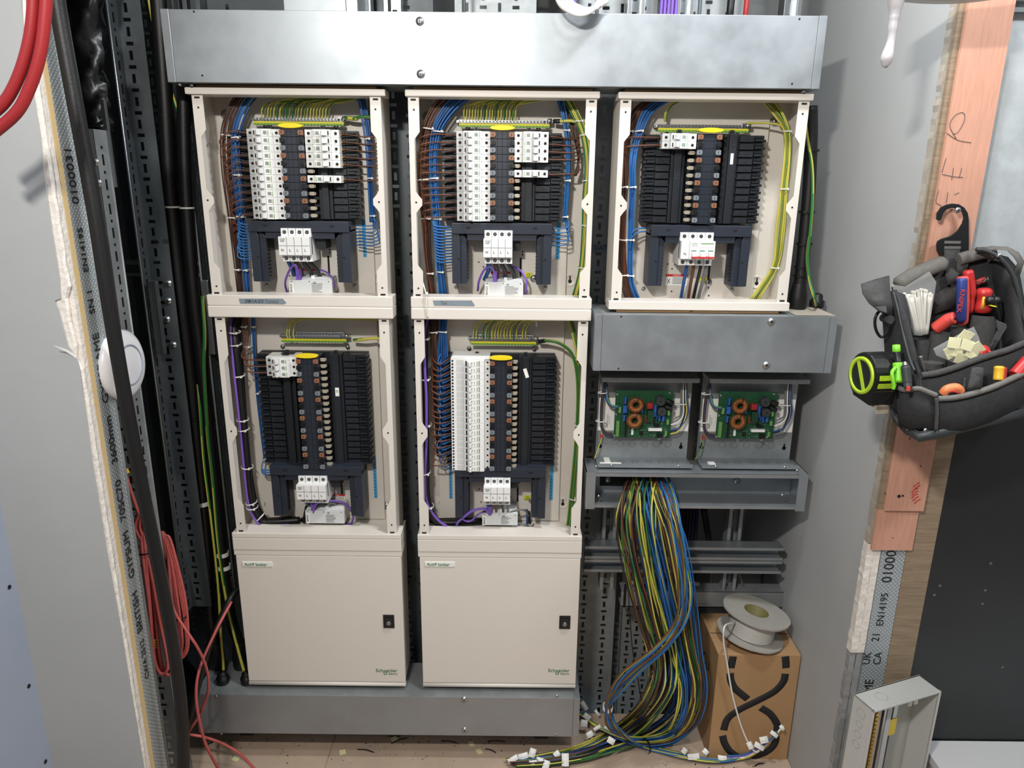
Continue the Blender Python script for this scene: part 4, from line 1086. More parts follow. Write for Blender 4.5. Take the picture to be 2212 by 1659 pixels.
wire('supply_cable', [at(914, 690, .10), at(910, 740, .085), at(910, 850, .075), at(912, 1000, .075), at(918, 1080, .075), at(932, 1125, .08), at(965, 1148, .085), at(1040, 1154, .09)], .0080, 'rubber', LB, n=10)
wire('purple_lead', [at(926, 684, .075), at(920, 705, .055), at(916, 735, .040), at(918, 800, .036), at(921, 860, .036), at(921, 950, .036), at(918, 1030, .040), at(922, 1085, .044), at(945, 1122, .046), at(975, 1143, .05), at(988, 1152, .06)], .0036, 'w_purple', LB, n=8)
for y, x in ((730, 916), (817, 918), (916, 920), (1020, 918), (1092, 925)): band(LB, x, y, .055, .0170, ry=.020)
wire('purple_lead', [at(985, 1146, .07), at(988, 1130, .05), at(998, 1120, .04), at(1020, 1104, .032), at(1045, 1099, .03), at(1058, 1108, .036)], .0036, 'w_purple', LB, n=8)
wire('purple_lead', [at(998, 1122, .046), at(1015, 1126, .05), at(1035, 1110, .04), at(1050, 1104, .05), at(1062, 1108, .06)], .0026, 'w_purple', LB, n=6)
B().box(at(1058, 1112, .04).x-.005, at(1058, 1112, .04).x+.005, .035, .052, .764, .788).build('data_plug', 'w_purple', LB, bevel=.001)
wire('grey_lead', [at(1075, 1112, .06), at(1095, 1109, .05), at(1110, 1103, .05), at(1125, 1101, .055), at(1136, 1104, .07), at(1141, 1115, .08)], .0026, 'w_grey', LB)
wire('grey_lead', [at(1112, 1130, .06), at(1135, 1133, .06), at(1148, 1143, .065), at(1152, 1152, .08)], .0022, 'w_grey', LB)
wire('blue_lead', [at(1138, 1100, .09), at(1139, 1120, .085), at(1138, 1150, .08)], .0034, 'w_blue2', LB)
wire('blue_lead', [at(1143, 1104, .09), at(1144, 1125, .085), at(1145, 1152, .085)], .0034, 'w_black', LB)
bundle(LB, 'brown_wire', ['w_brown', 'w_dark'], [(936, 682, .085), (938, 720, .078), (941, 770, .072), (943, 850, .072), (946, 930, .075), (948, 985, .08)], 14, [.026, .022, .022, .020, .016, .010])
bundle(LB, 'blue_wire', ['w_blue', 'w_blue2', 'w_blue2'], [(958, 682, .08), (957, 720, .07), (956, 770, .066), (957, 850, .066), (958, 930, .07), (960, 980, .075)], 16, [.022, .018, .026, .024, .020, .012])
for i in range(18):
    z = PT-.0169*(i+.5); y = 784+i*13.0
    p0 = Vector((cx-.126, .048, z+.004))
    wire('brown_wire', [p0, (p0.x-.010, .044, z+.004), at(950, y+2+random.uniform(-2, 2), .040), at(935+random.uniform(-3, 5), y-2+random.uniform(-3, 2), .046), at(932+i*.5, y-14, .060)], .0019, 'w_brown', LB, k=4)
    wire('blue_wire', [p0-Vector((0, -.006, .008)), (p0.x-.010, .050, z-.003), at(958, y+5+random.uniform(-2, 2), .050), at(949+random.uniform(-5, 5), y-3, .055), at(952, y-20, .066)], .0019, 'w_blue', LB, k=4)
    B().box(p0.x-.0045, p0.x+.0005, .042, .060, z-.0060, z+.0066).build('terminal_shroud', 'brass', LB)
for y, x, rx in ((717, 937, .014),): band(LB, x, y, .078, rx)
for y, x, rx in ((716, 957, .013),): band(LB, x, y, .07, rx)
for i in range(18):
    x = 1024+i*6.6
    if i in (2, 15): continue
    wire('earth_wire', [at(x, 734, .078), at(x-1, 720, .070), at(x+2, 706, .062), at(x+14, 696-(i % 3)*2, .060), at(x+45, 692-(i % 4), .062), at(max(x+70, 1150), 689+random.uniform(-3, 3), .07), at(max(x+90, 1205)+random.uniform(-8, 8), 685, .085)], .0020, GY, LB, k=4, stripe=2)
b = B(); ring(b, at(1158, 695, .066), .012, .012, .003, up=(1, 0, .1), xd=(0, 0, 1)); b.build('cable_tie', 'tie_white', LB)
bundle(LB, 'earth_wire', GY, [(1232, 684, .08), (1240, 720, .072), (1250, 770, .066), (1252, 850, .064), (1248, 950, .066), (1240, 1050, .07), (1228, 1156, .08)], 5, .011, r=.0026, stripe=3, ydep=.012)
wire('earth_wire', [at(1164, 738, .076), at(1185, 736, .062), at(1210, 742, .056), at(1234, 762, .055), at(1245, 800, .056), at(1248, 860, .058), at(1244, 950, .062), at(1234, 1060, .068), at(1224, 1156, .08)], .0044, GY, LB, n=8, stripe=2)
wire('earth_sleeve', [at(1164, 738, .076), at(1171, 737, .071), at(1178, 736, .067)], .0054, 'w_black', LB, n=8)
for y, x in ((776, 1250), (917, 1247), (1076, 1236)): band(LB, x, y, .062, .010, ry=.012)

WZ = None
# ================================================================ bottom cabinets with closed doors
def cabinet(k, label, dx_lock):
    cx = CX[k]; hw = .2275 if k == 'A' else .2215
    z1, z0 = .7095, .2405
    t = thing('cable_cabinet', label, 'cabinet', (cx, .05, z0))
    B().box(cx-hw+.006, cx+hw-.006, .004, .118, z0+.004, z1-.004).build('body', 'cream', t)
    B().box(cx-hw, cx+hw, -.006, .05, .6735, z1).build('top_rail', 'cream', t, bevel=.002)
    B().box(cx-hw, cx+hw, -.004, .05, .6575, .6725).build('lower_rail', 'cream', t, bevel=.0015)
    d = B().box(cx-hw+.004, cx+hw-.002, -.004, .003, .256, .6565).build('door', 'cream', t, bevel=.0016)
    B().cyl((cx-hw+.004, .001, .2475), (cx+hw-.002, .001, .2475), .0072, n=14).build('bottom_lip', 'cream', t)
    lx, lz = dx_lock
    B().box(lx-.0155, lx+.0155, -.0062, -.0035, lz-.021, lz+.021).build('lock_plate', 'black_plastic', d, bevel=.0015)
    B().box(lx-.0105, lx+.0105, -.0105, -.0055, lz-.016, lz+.012).build('lock_latch', 'black_plastic', d, bevel=.0012)
    B().lathe((lx, -.0105, lz-.003), (0, -1, 0), [(.0065, 0), (.0065, .0008), (.0045, .0012), (.0001, .0012)], 14).box(lx-.0006, lx+.0006, -.0123, -.0116, lz-.006, lz).build('lock_cylinder', 'steel', d)
    p = at(556 if k == 'A' else 950, 1219, -.005); n_ = .041
    nb = B().box(p.x-n_, p.x+n_, -.0062, -.0038, p.z-.0075, p.z+.0075).build('name_badge', 'label_white', d, bevel=.0012)
    text('lettering', 'Acti9 Isobar', .0125, 'green_ink', (p.x-.004, -.0066, p.z), nb)
    q = at(835 if k == 'A' else 1207, 1449, -.005)
    text('lettering', 'Schneider', .0155, 'green_ink', (q.x, -.0045, q.z), d, thick=.0002)
    text('lettering', 'Electric', .0085, 'green_ink', (q.x+.018, -.0045, q.z-.0105), d, thick=.0002)
    B().lathe((q.x-.004, -.0043, q.z-.0085), (0, -1, 0), [(.0052, 0), (.0052, .0004), (.0034, .0004), (.0034, 0)], 16).build('logo_swirl', 'green_ink', d)
    return t
p = at(840, 1342, -.004); cabinet('A', 'closed cream cabinet door with green logo below the left column of boards', (p.x, p.z))
p = at(1220, 1344, -.004); cabinet('B', 'closed cream cabinet door with green logo below the middle column of boards', (p.x, p.z))
# ================================================================ cable trays, struts and heavy cables behind the boards
def slots(u0, u1, v0, v1, cols, pitch=.0500, lw=.0080, ll=.0200):
    """rows of alternating upright and lying slots; cols = list of (u centre, phase)"""
    hs = []
    for uc, ph in cols:
        n = int((v1-v0)/pitch)+2
        for k in range(-1, n):
            v = v0+pitch*(k+ph)
            for c, w_, l_ in ((v, lw, ll), (v+pitch/2, ll*.86, lw)):
                a = (round(uc-w_/2, 4), round(uc+w_/2, 4), round(c-l_/2, 4), round(c+l_/2, 4))
                if a[2] > v0+.004 and a[3] < v1-.004 and a[0] > u0+.002 and a[1] < u1-.002: hs.append(a)
    return hs
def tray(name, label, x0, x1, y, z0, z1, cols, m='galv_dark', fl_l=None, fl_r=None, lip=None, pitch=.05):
    """upright perforated tray, web facing the room; fl_* = depth the side flange reaches to"""
    t = thing(name, label, 'cable tray', ((x0+x1)/2, y, z0))
    B().plate(x0, x1, z0, z1, slots(x0, x1, z0, z1, cols, pitch), lambda u, v, w_: (u, y+w_, v), .0015).build('web', m, t)
    for fd, x in ((fl_l, x0), (fl_r, x1)):
        if fd is None: continue
        ya, yb = sorted((y, fd)); hs = []
        n = int((z1-z0)/pitch)
        for k in range(n):
            v = z0+pitch*(k+.5); yc = (ya+yb)/2
            hs.append((round(yc-.004, 4), round(yc+.004, 4), round(v-.011, 4), round(v+.011, 4)))
            hs.append((round(yc-.004, 4), round(yc+.004, 4), round(v+.022, 4), round(v+.028, 4)))
        B().plate(ya, yb, z0, z1, hs, lambda u, v, w_: (x+w_-.0007, u, v), .0015).build('flange', m, t)
        if lip: B().cyl((x, fd, z0), (x, fd, z1), .0032, n=8).build('rolled_lip', lip, t)
    return t
# left tray, web turned to the room
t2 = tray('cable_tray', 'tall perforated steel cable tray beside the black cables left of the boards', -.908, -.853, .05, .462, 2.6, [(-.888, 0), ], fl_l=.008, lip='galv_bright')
for x, y in ((363, 612), (363, 650), (360, 690), (374, 745)):
    if x > 0: put('bolt', SCREW_L, t2, at(x, y, .049))
def guard(t, x, y0, y1, Y, w_=.020):
    p0, p1 = at(x[0], y0, Y), at(x[1], y1, Y)
    B().box(p0.x-w_/2, p0.x+w_/2, Y-.004, Y+.012, p1.z, p0.z).build('lip_coupler', 'galv_bright', t, bevel=.0015)
guard(t2, (328, 340), 607, 765, .004)
text('handwriting', '5A  5B', .014, 'ink', at(346, 522, .0495), t2, shear=.2)
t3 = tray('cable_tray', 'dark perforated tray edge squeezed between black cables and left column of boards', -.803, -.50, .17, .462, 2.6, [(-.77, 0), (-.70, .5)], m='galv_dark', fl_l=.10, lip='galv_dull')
guard(t3, (442, 447), 605, 765, .095, .018)
# nearest tray, back turned to the room, behind the steel stud
t1 = tray('cable_tray', 'short perforated tray just behind the steel stud with spliced joint', -.915, -.862, -.20, 0.0, 1.735, [(-.888, .2)], m='galv_dull', fl_r=-.155, lip='galv_dull', pitch=.05)
sp = B().plate(-.912, -.866, 1.40, 1.68, slots(-.912, -.866, 1.40, 1.68, [(-.885, .1)]), lambda u, v, w_: (u, -.2035+w_, v), .002).build('splice_plate', 'galv_dull', t1)
for x, y in ((204, 350), (210, 395), (206, 600)): put('bolt', SCREW_L, t1, at(x, y, -.204))
p0, p1 = at(215, 215, -.15), at(240, 405, -.15)
B().box(-.864, -.855, -.156, -.146, p1.z, p0.z).build('lip_coupler', 'galv_bright', t1, bevel=.0012)
B().cyl((-.918, -.205, .30), (-.918, -.205, 1.75), .0030, n=8).build('rolled_lip', 'galv_bright', t1)
p = at(222, 500, -.205); B().box(p.x-.009, p.x+.004, -.2065, -.2045, p.z-.012, p.z+.004).build('label_scrap', 'label_white', t1)
# far tray deep in the riser, barely lit
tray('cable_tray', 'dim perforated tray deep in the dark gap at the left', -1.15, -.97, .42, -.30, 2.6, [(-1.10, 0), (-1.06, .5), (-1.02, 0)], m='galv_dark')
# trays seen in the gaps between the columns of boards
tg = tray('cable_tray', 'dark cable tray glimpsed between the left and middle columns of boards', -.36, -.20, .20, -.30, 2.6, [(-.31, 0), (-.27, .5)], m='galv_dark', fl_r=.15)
tg2 = tray('cable_tray', 'dark cable tray with handwritten DATA between the middle and right boards', .17, .335, .255, -.30, 2.7, [(.205, 0), (.235, .5), (.30, 0)], m='galv_dull', fl_l=.2)
tp = B().box(.190, .262, .2525, .2535, at(1295, 545, .253).z, at(1295, 527, .253).z).build('masking_tape', 'tape_grey', tg2)
text('handwriting', 'DATA', .017, 'ink', at(1302, 536, .2522), tp)
tray('cable_tray', 'perforated tray behind the hanging wires beside the open trunking', .36, .56, .31, -.30, 2.7, [(.39, 0), (.42, .5), (.45, 0), (.48, .5), (.52, 0)], m='galv_dull', fl_l=.285, fl_r=.285)
tray('cable_tray', 'bright perforated tray showing above the top trunking near the white cable loops', -.15, .05, .19, 2.0, 2.7, [(-.12, 0), (-.08, .5), (-.04, 0), (0.0, .5)], m='galv_dull')
tray('cable_tray', 'bright perforated tray above the top trunking right of the white cable loops', .155, .345, .185, 2.0, 2.7, [(.18, 0), (.22, .5), (.26, 0), (.31, .5)], m='galv_dull')
tray('cable_tray', 'bright perforated tray above the right end of the top trunking', .40, .56, .185, 2.0, 2.7, [(.43, .3), (.47, .8), (.52, .3)], m='galv_dull')
# vertical strut channels
def vstrut(label, x, y, z0, z1, w_=.041, m='galv_dull', slot=True):
    t = thing('strut_channel', label, 'strut', (x, y, z0))
    b = B().box(x-w_/2, x-w_/2+.003, y-.041, y, z0, z1).box(x+w_/2-.003, x+w_/2, y-.041, y, z0, z1)
    b.box(x-w_/2, x-w_/2+.010, y-.042, y-.039, z0, z1).box(x+w_/2-.010, x+w_/2, y-.042, y-.039, z0, z1)
    b.build('channel', m, t, bevel=.0008)
    hs = []
    if slot:
        for k in range(int((z1-z0)/.05)):
            z = z0+.03+k*.05; hs.append((x-.0065, x+.0065, round(z-.013, 4), round(z+.013, 4)))
    B().plate(x-w_/2, x+w_/2, z0, z1, hs, lambda u, v, q: (u, y+q-.002, v), .002).build('slotted_back', m, t)
    return t
vstrut('left upright strut channel below the open trunking', .292, .215, .4535, .80)
vstrut('right upright strut channel below the open trunking', .662, .215, .4535, .80)
for i, (x, lb) in enumerate(((440, 'narrow upright strut above the left end of the top trunking'), (795, 'upright strut beside the metal box above the top trunking'), (858, 'second upright strut right of the metal box above the top trunking'),
          (1365, 'upright strut between the bright trays above the top trunking'), (1466, 'upright strut next to the purple cables above the top trunking'), (1690, 'rightmost upright strut above the top trunking'))):
    vstrut(lb, at(x, 10, .2).x, .165, 1.994, 2.7, m='galv_bright' if i else 'galv_dark')
for x, lb in ((1002, 'thin threaded rod left of the screw head above the top trunking'), (1290, 'thin threaded rod beside the white cable loops'), (1512, 'thin threaded rod right of the purple cables'), (372, 'bright thin rod at the left end of the top trunking')):
    p = at(x, 10, .09); tag(B().cyl((p.x, .09, 1.993), (p.x, .09, 2.7), .0045, n=10).build('threaded_rod', 'galv_bright', loc=(p.x, .09, 1.993)), lb, 'rod')
# metal box above the trunking and purple, red and dark cables
p0, p1 = at(613, 20, .0), at(748, 20, .0)
t = thing('adaptable_box', 'plain grey steel box sitting on the top trunking', 'box', ((p0.x+p1.x)/2, .06, 1.994))
B().box(p0.x, p1.x, .0, .12, 1.9945, 2.16).build('body', 'galv', t, bevel=.0015)
B().box(p1.x+.001, p1.x+.026, -.004, .12, 1.9945, 2.16).build('side_lid', 'galv_bright', t, bevel=.001)
for i in range(5):
    x = at(1428+i*8, 10, .12).x
    tag(wire('data_cable', [(x, .12, 1.99), (x+.001, .115, 2.2), (x, .12, 2.7)], .0038, 'w_purple', n=8), 'purple data cable rising above the top trunking', 'cable', 'purple data cables above the top trunking')
for x, m, r, lb in ((1578, 'w_black', .009, 'thick dark cable rising near the right end of the top trunking'), (1612, 'w_red', .006, 'thin red cable rising near the right end of the top trunking'), (1240, 'w_purple', .005, 'dark purple cable behind the white cable loops')):
    X = at(x, 10, .12).x; tag(wire('riser_cable', [(X, .12, 1.99), (X+.002, .12, 2.3), (X, .12, 2.7)], r, m, n=10), lb, 'cable')
# horizontal struts
def hstrut(label, x0, x1, y, z0, z1, m='galv_dull'):
    t = thing('strut_channel', label, 'strut', ((x0+x1)/2, y, z0))
    B().box(x0, x1, y, y+.041, z0, z0+.0025).box(x0, x1, y, y+.041, z1-.0025, z1).box(x0, x1, y-.001, y+.0015, z0, z0+.009).box(x0, x1, y-.001, y+.0015, z1-.009, z1).build('channel', m, t, bevel=.0006)
    hs = []; n = int((x1-x0)/.05)
    for k in range(n):
        x = x0+.03+k*.05; hs.append((round(x-.012, 4), round(x+.012, 4), (z0+z1)/2-.0065, (z0+z1)/2+.0065))
    B().plate(x0, x1, z0, z1, hs, lambda u, v, q: (u, y+.039+q, v), .002).build('slotted_back', m, t)
    return t
hstrut('long level strut channel running behind all the boards', -1.34, .35, .262, 1.375, 1.416)
hstrut('level strut channel behind the closed cabinet doors', -1.34, .18, .262, .410, .452)
# two slotted channels screwed across the uprights under the open trunking
for z0, lb in ((.583, 'upper of two slotted rails across the uprights beside the hanging wires'), (.540, 'lower of two slotted rails across the uprights beside the hanging wires')):
    t = hstrut(lb, .217, .795, .128, z0, z0+.041, 'galv')
    for x in (.292, .662): put('screw', SCREW_L, t, (x+random.uniform(-.01, .01), .1665, z0+.02))
# dusty ledge of trunking with old cables behind the hanging wires
t = thing('ledge_trunking', 'dusty low steel ledge behind the hanging wires with old cables on it', 'trunking', (.45, .27, .40))
B().box(.338, .829, .170, .215, .398, .401).box(.338, .829, .170, .173, .398, .408).box(.338, .829, .172, .175, .40, .452).box(.338, .829, .172, .218, .450, .453).build('body', 'galv_dull', t)
for i in range(6):
    a = random.uniform(.345, .42); c = a+random.uniform(.12, .2); y = .178+i*.006
    wire('old_cable', [(a, y, .462), ((a+c)/2, y+.01, .466+random.uniform(0, .02)), (c, y+.01, .462)], random.uniform(.005, .009), random.choice(['rubber', 'dust', 'w_grey']), t, n=8)
B().box(.345, .352, .168, .170, .396, .475).build('cable_tie', 'tie_black', t)
wire('thin_rod', [at(1590, 1222, .19), at(1600, 1250, .195), at(1606, 1268, .20)], .003, 'w_grey', t)
p = at(1630, 1250, .30)
t = thing('junction_box', 'pale grey box corner behind the cable reel against the right wall', 'box', (p.x, .38, -.30))
B().box(.655, .82, .335, .50, -.30, .43).build('body', 'plaster', t, bevel=.003)
B().box(.66, .815, .332, .336, .36, .42).build('front_plate', 'plaster_shade', t)
# cables hanging in the back under the open trunking
for i in range(8):
    x = .505+i*.010
    tag(wire('riser_cable', [(x, .275, .80), (x+.002, .275, .5), (x-.002, .275, .25), (x, .275, -.299)], .0055, random.choice(['w_black', 'rubber', 'w_navy']), n=8), 'dark cable dropping behind the hanging wires', 'cable', 'dark cables dropping behind the hanging wires')
tag(wire('riser_cable', [at(1520, 1100, .25), at(1527, 1140, .25), at(1532, 1168, .25)], .010, 'rubber', n=10), 'short black cable slanting above the slotted rails', 'cable')

# ---------------------------------------------------------------- black armoured cables at the left
def armoured(label, pts, r, shroud):
    t = thing('armoured_cable', label, 'cable', pts[-1])
    wire('sheath', pts, r, 'rubber', t, n=14)
    if shroud:
        p = Vector(pts[-1])
        B().lathe(p, (0, 0, 1), [(.021, .0), (.024, .004), (.024, .035), (r*1.15, .085), (r*1.05, .090)], 16).build('gland_shroud', 'rubber', t)
    return t
g1 = fl(463, 1452, .229); g2 = fl(516, 1452, .229)
a1 = armoured('thick black armoured cable nearest the perforated tray, left of the boards', [at(338, -40, .095), at(356, 200, .095), at(368, 420, .095), at(392, 650, .095), at(409, 800, .098), at(443, 1150, .10), at(452, 1320, .10), (g1.x, .092, .30), (g1.x, .092, .2295)], .0180, True)
a2 = armoured('thick black armoured cable nearest the left column of boards', [at(392, 60, .085), at(396, 200, .085), at(402, 420, .082), at(420, 650, .082), at(438, 800, .085), at(474, 1150, .085), at(496, 1320, .09), (g2.x, .092, .30), (g2.x, .092, .2295)], .0155, True)
for t, x, y, m in ((a1, 371, 447, 'tie_white'), (a2, 404, 449, 'tie_white'), (a1, 396, 690, 'tie_black'), (a2, 425, 692, 'tie_black'), (a1, 420, 903, 'tie_black'), (a2, 449, 905, 'tie_black'), (a1, 428, 990, 'tie_black'), (a1, 450, 1270, 'tie_black')):
    b = B(); ring(b, at(x, y, .096 if t is a1 else .084), .0192 if t is a1 else .0168, .0192 if t is a1 else .0168, .004); b.build('cable_tie', m, t)
for t, x, y in ((a1, 437, 1086), (a2, 480, 1196), (a2, 484, 1224)):
    b = B(); ring(b, at(x, y, .10 if t is a1 else .087), .0192 if t is a1 else .0168, .0192 if t is a1 else .0168, .012); b.build('white_tape_band', 'label_white', t)
for y in (290, 480, 560): pass
def earth(label, pts, gland, r=.0046, stripe=3):
    t = thing('earth_cable', label, 'cable', pts[-1])
    wire('insulation', pts, r, GY, t, n=12, stripe=stripe+2, twist=.12)
    if gland:
        p = Vector(pts[-1])
        B().lathe(p-Vector((0, 0, .001)), (0, 0, 1), [(.0001, 0), (.017, 0), (.018, .003), (.018, .018), (.014, .020), (.013, .032), (.009, .036), (.0045, .037)], 14).build('cable_gland', 'rubber', t)
    return t
e1 = fl(482, 1474, .229); e2 = fl(534, 1474, .229)
earth('green and yellow earth cable on the black cables, entering the left gland', [at(428, 830, .090), at(433, 890, .072), at(441, 1000, .070), at(456, 1120, .070), at(471, 1260, .070), at(477, 1370, .060), at(482, 1430, .048), Vector((e1.x, e1.y, .2295))], True, .0040, 5)
earth('green and yellow earth cable curving into the right gland beside the left cabinet', [at(437, 640, .085), at(442, 720, .064), at(441, 800, .062), at(449, 940, .062), at(459, 1030, .062), at(472, 1180, .062), at(490, 1300, .062), at(511, 1390, .05), Vector((e2.x, e2.y, .2295))], True, .0044, 2)
earth('yellow earth cable passing behind the left end of the top trunking', [at(312, -60, .09), at(333, 60, .09), at(352, 140, .10), at(374, 210, .105), at(392, 265, .11), at(404, 330, .13)], False, .0040, 2)
earth('bright yellow earth cable at the top left beside the trunking end', [at(330, -60, .10), at(338, 10, .10), at(352, 60, .11), at(372, 130, .12)], False, .0036, 1)
# right hand black cable and its earth
p = fl(1722, 668, 1.333)
t = thing('armoured_cable', 'black armoured cable dropping into the short trunking at the right', 'cable', (p.x, .075, 1.3338))
wire('sheath', [at(1752, 230, .085), at(1752, 300, .08), at(1748, 400, .08), at(1740, 500, .08), at(1732, 580, .08), (p.x+.002, .075, 1.345), (p.x, .075, 1.3340)], .0155, 'rubber', t, n=14)
B().lathe((p.x, .075, 1.334), (0, 0, 1), [(.020, .0), (.022, .004), (.021, .035), (.0165, .062), (.0160, .066)], 16).build('gland_shroud', 'rubber', t)
for y, x in ((325, 1752), (458, 1743), (527, 1738), (577, 1731), (596, 1729)):
    b = B(); ring(b, at(x, y, .08), .0185 if y < 550 else .0165, .0175, .005 if y < 550 else .003); b.build('cable_tie', 'tie_black', t)
p = fl(1763, 664, 1.333)
earth('green and yellow earth cable entering the gland on the short trunking', [at(1738, 250, .08), at(1744, 300, .065), at(1754, 360, .060), at(1755, 430, .060), at(1750, 500, .060), at(1744, 560, .060), at(1750, 610, .050), at(1760, 645, .030), Vector((p.x, p.y, 1.3340))], True, .0038, 2)
b = B().cyl((p.x-.055, p.y+.03, 1.334), (p.x-.055, p.y+.03, 1.352), .0035, n=8); tag(b.build('threaded_stud', 'zinc', loc=(p.x-.055, p.y+.03, 1.334)), 'short threaded stud standing on the short trunking', 'stud')
# black cable crossing in front of the floor trunking at the left
t = thing('black_cable', 'black cable sloping from the left cabinet down to the floor with two ties', 'cable', fl(405, 1600))
wire('sheath', [at(524, 1262, .06), at(500, 1290, .02), at(478, 1335, -.01), at(455, 1385, -.04), at(436, 1450, -.07), at(420, 1510, -.085), at(406, 1560, -.09), at(397, 1600, -.10), fl(390, 1655, .012)], .0095, 'rubber', t, n=10)
for x, y in ((455, 1378), (451, 1393)):
    b = B(); ring(b, at(x, y, -.038), .0125, .0125, .0045, up=(.35, 0, 1)); b.build('cable_tie', 'tie_black', t)
# ================================================================ two circuit-board enclosures on the open trunking
def toroid(o_parent, c, R0, r0):
    b = B(); n = 26
    c = Vector(c)
    rows = []
    for i in range(n+1):
        q = 2*PI*i/n; d = Vector((math.cos(q), 0, math.sin(q)))
        rows.append([c + d*(R0+r0*math.cos(2*PI*k/8)) + Vector((0, -r0*1.2*math.sin(2*PI*k/8), 0)) for k in range(9)])
    b.grid(rows)
    o = b.build('toroid_core', 'copper_dark', o_parent)
    wb = B()
    for i in range(30):
        q = 2*PI*i/30+.05
        if 1.2 < q < 1.5: continue
        d = Vector((math.cos(q), 0, math.sin(q)))
        wb.tube([c + d*(R0+r0*1.12*math.cos(t)) + Vector((0, -r0*1.32*math.sin(t), 0)) for t in [x*PI/5 for x in range(-1, 7)]], .0011, 4)
    wb.build('copper_winding', 'copper', o)
def circuit_box(label, x0, x1, px0, px1, papers, grey):
    z0, z1 = .9045, 1.153; yb, yf = .118, .045
    t = thing('circuit_box', label, 'electrical box', ((x0+x1)/2, .09, z0))
    b = B().box(x0, x1, yb-.0015, yb, z0, z1+.035).box(x0, x0+.0015, yb-.012, yb, z0+.01, z1-.01)
    b.build('back_plate', 'galv_dull', t)
    tf = B().box(x0, x1, yf, yb, z1-.001, z1+.0005).box(x0, x1, yf-.001, yf+.0006, z1-.011, z1+.0005).build('top_flange', 'galv_dull', t)
    bf = B().box(x0, x1, yf, yb, z0, z0+.0015).box(x0, x1, yf-.001, yf+.0006, z0-.0005, z0+.0105 if False else z0+.010).build('bottom_flange', 'galv', t)
    for f in (.14, .85):
        put('screw', SCREW_S, tf, (x0+(x1-x0)*f, yf-.001, z1-.005)); put('screw', SCREW_S, bf, (x0+(x1-x0)*f, yf-.001, z0+.005))
    for k in range(5):
        x = x0+(x1-x0)*(.27+k*.13)
        b = B().lathe((x, yb-.0016, .945), (0, -1, 0), [(.0092, 0), (.0092, .0004), (.0086, .0004), (.0086, 0)], 20); b.build('knockout', 'galv_dark', t)
        x = x0+(x1-x0)*(.27+k*.145)
        b = B().lathe((x, .083, z0+.0016), (0, 0, 1), [(.0092, 0), (.0092, .0004), (.0086, .0004), (.0086, 0)], 20); b.build('knockout', 'galv_dark', bf)
    for f in (.05, .93):
        x = x0+(x1-x0)*f; z = .937
        B().cyl((x, yb-.0016, z), (x, yb-.0022, z), .0055, n=12).box(x-.0022, x+.0022, yb-.0022, yb-.0016, z, z+.013).build('keyhole', 'hole', t)
    x = x0+(x1-x0)*(.16 if papers else .45)
    B().lathe((x, yb-.0016, .962), (0, -1, 0), [(.0105, 0), (.0100, .0006), (.0001, .0008)], 18).build('washer', 'galv', t); put('screw', SCREW_M, t, (x, yb-.0022, .962))
    lb = B().box(x0+.003, x1-.002, yb-.0024, yb-.0016, .984, 1.078).build('wiring_label', 'label_white', t)
    for xx, zz, s_ in ((x1-.036, 1.058, 'UPS Live\nUPS Neutral\nUPS Earth'), (x1-.036, 1.025, 'UPS Live'), (x1-.036, .993, 'UPS N')):
        text('lettering', s_, .0055, 'ink', (xx, yb-.0026, zz), lb, thick=.0001)
    text('lettering', 'Switched Outputs\n1 2 3 4 5 6', .0055, 'ink_grey', (x0+.032, yb-.0026, 1.012), lb, ((0, 0, 1), (-1, 0, 0)), thick=.0001)
    # the board
    z0p, z1p, yp = .973, 1.106, .092
    pb = B().box(px0, px1, yp, yp+.002, z0p, z1p).build('circuit_board', 'pcb', t)
    W, Hh = px1-px0, z1p-z0p
    def U(u, v): return px0+u*W, z1p-v*Hh
    for u, v in ((.03, .09), (.03, .51), (.02, .97), (.94, .05), (.90, .97)): 
        x, z = U(u, v); put('screw', SCREW_S, pb, (x, yp, z))
    for u, v in ((.345, .27), (.335, .60)):
        x, z = U(u, v); toroid(pb, (x, yp-.014, z), .0150, .0062)
    for u, v, r_ in ((.765, .18, .0125), (.80, .40, .0115)):
        x, z = U(u, v); B().cyl((x, yp, z), (x, yp-.020, z), r_, n=20).build('choke_drum', 'cap_dark', pb, bevel=.0008)
        B().cyl((x, yp-.0200, z), (x, yp-.0206, z), .0024, n=10).build('drum_hole', 'hole', pb)
    for u, v in ((.97, .22), (.955, .34)):
        x, z = U(u, v); B().cyl((x-.014, yp-.009, z+.004), (x+.004, yp-.012, z-.002), .0062, n=14).build('capacitor', 'w_black', pb, bevel=.0006)
    def comp(name, m, u0, u1, v0, v1, h, bev=.0005):
        x0_, z0_ = U(u0, v1); x1_, z1_ = U(u1, v0)
        return B().box(x0_, x1_, yp-h, yp, z0_, z1_).build(name, m, pb, bevel=bev)
    comp('coil', 'w_red', .54, .65, .23, .36, .016, .004); comp('coil', 'w_brown', .52, .66, .50, .65, .010, .003)
    comp('transformer', 'pcb_dark', .55, .655, .38, .60, .022)
    for a in ((.15, .18, .12, .26), (.13, .20, .30, .45), (.14, .17, .50, .63), (.665, .71, .28, .52), (.72, .735, .50, .58), (.76, .785, .50, .62), (.82, .86, .50, .62), (.45, .48, .36, .44)): comp('film_capacitor', 'comp_blue', *a, .012)
    comp('resistor', 'label_white', .60, .835, .785, .84, .008); comp('sticker', 'label_white', .305, .345, .80, .94, .002)
    comp('relay', 'w_black', .69, .79, .70, .745, .008); comp('chip', 'w_black', .19, .225, .66, .99, .004)
    comp('chip', 'w_black', .45, .52, .86, .94, .003); comp('capacitor', 'w_black', .76, .85, .90, .97, .006); comp('capacitor', 'zinc', .775, .82, .985, 1.03, .008, .002)
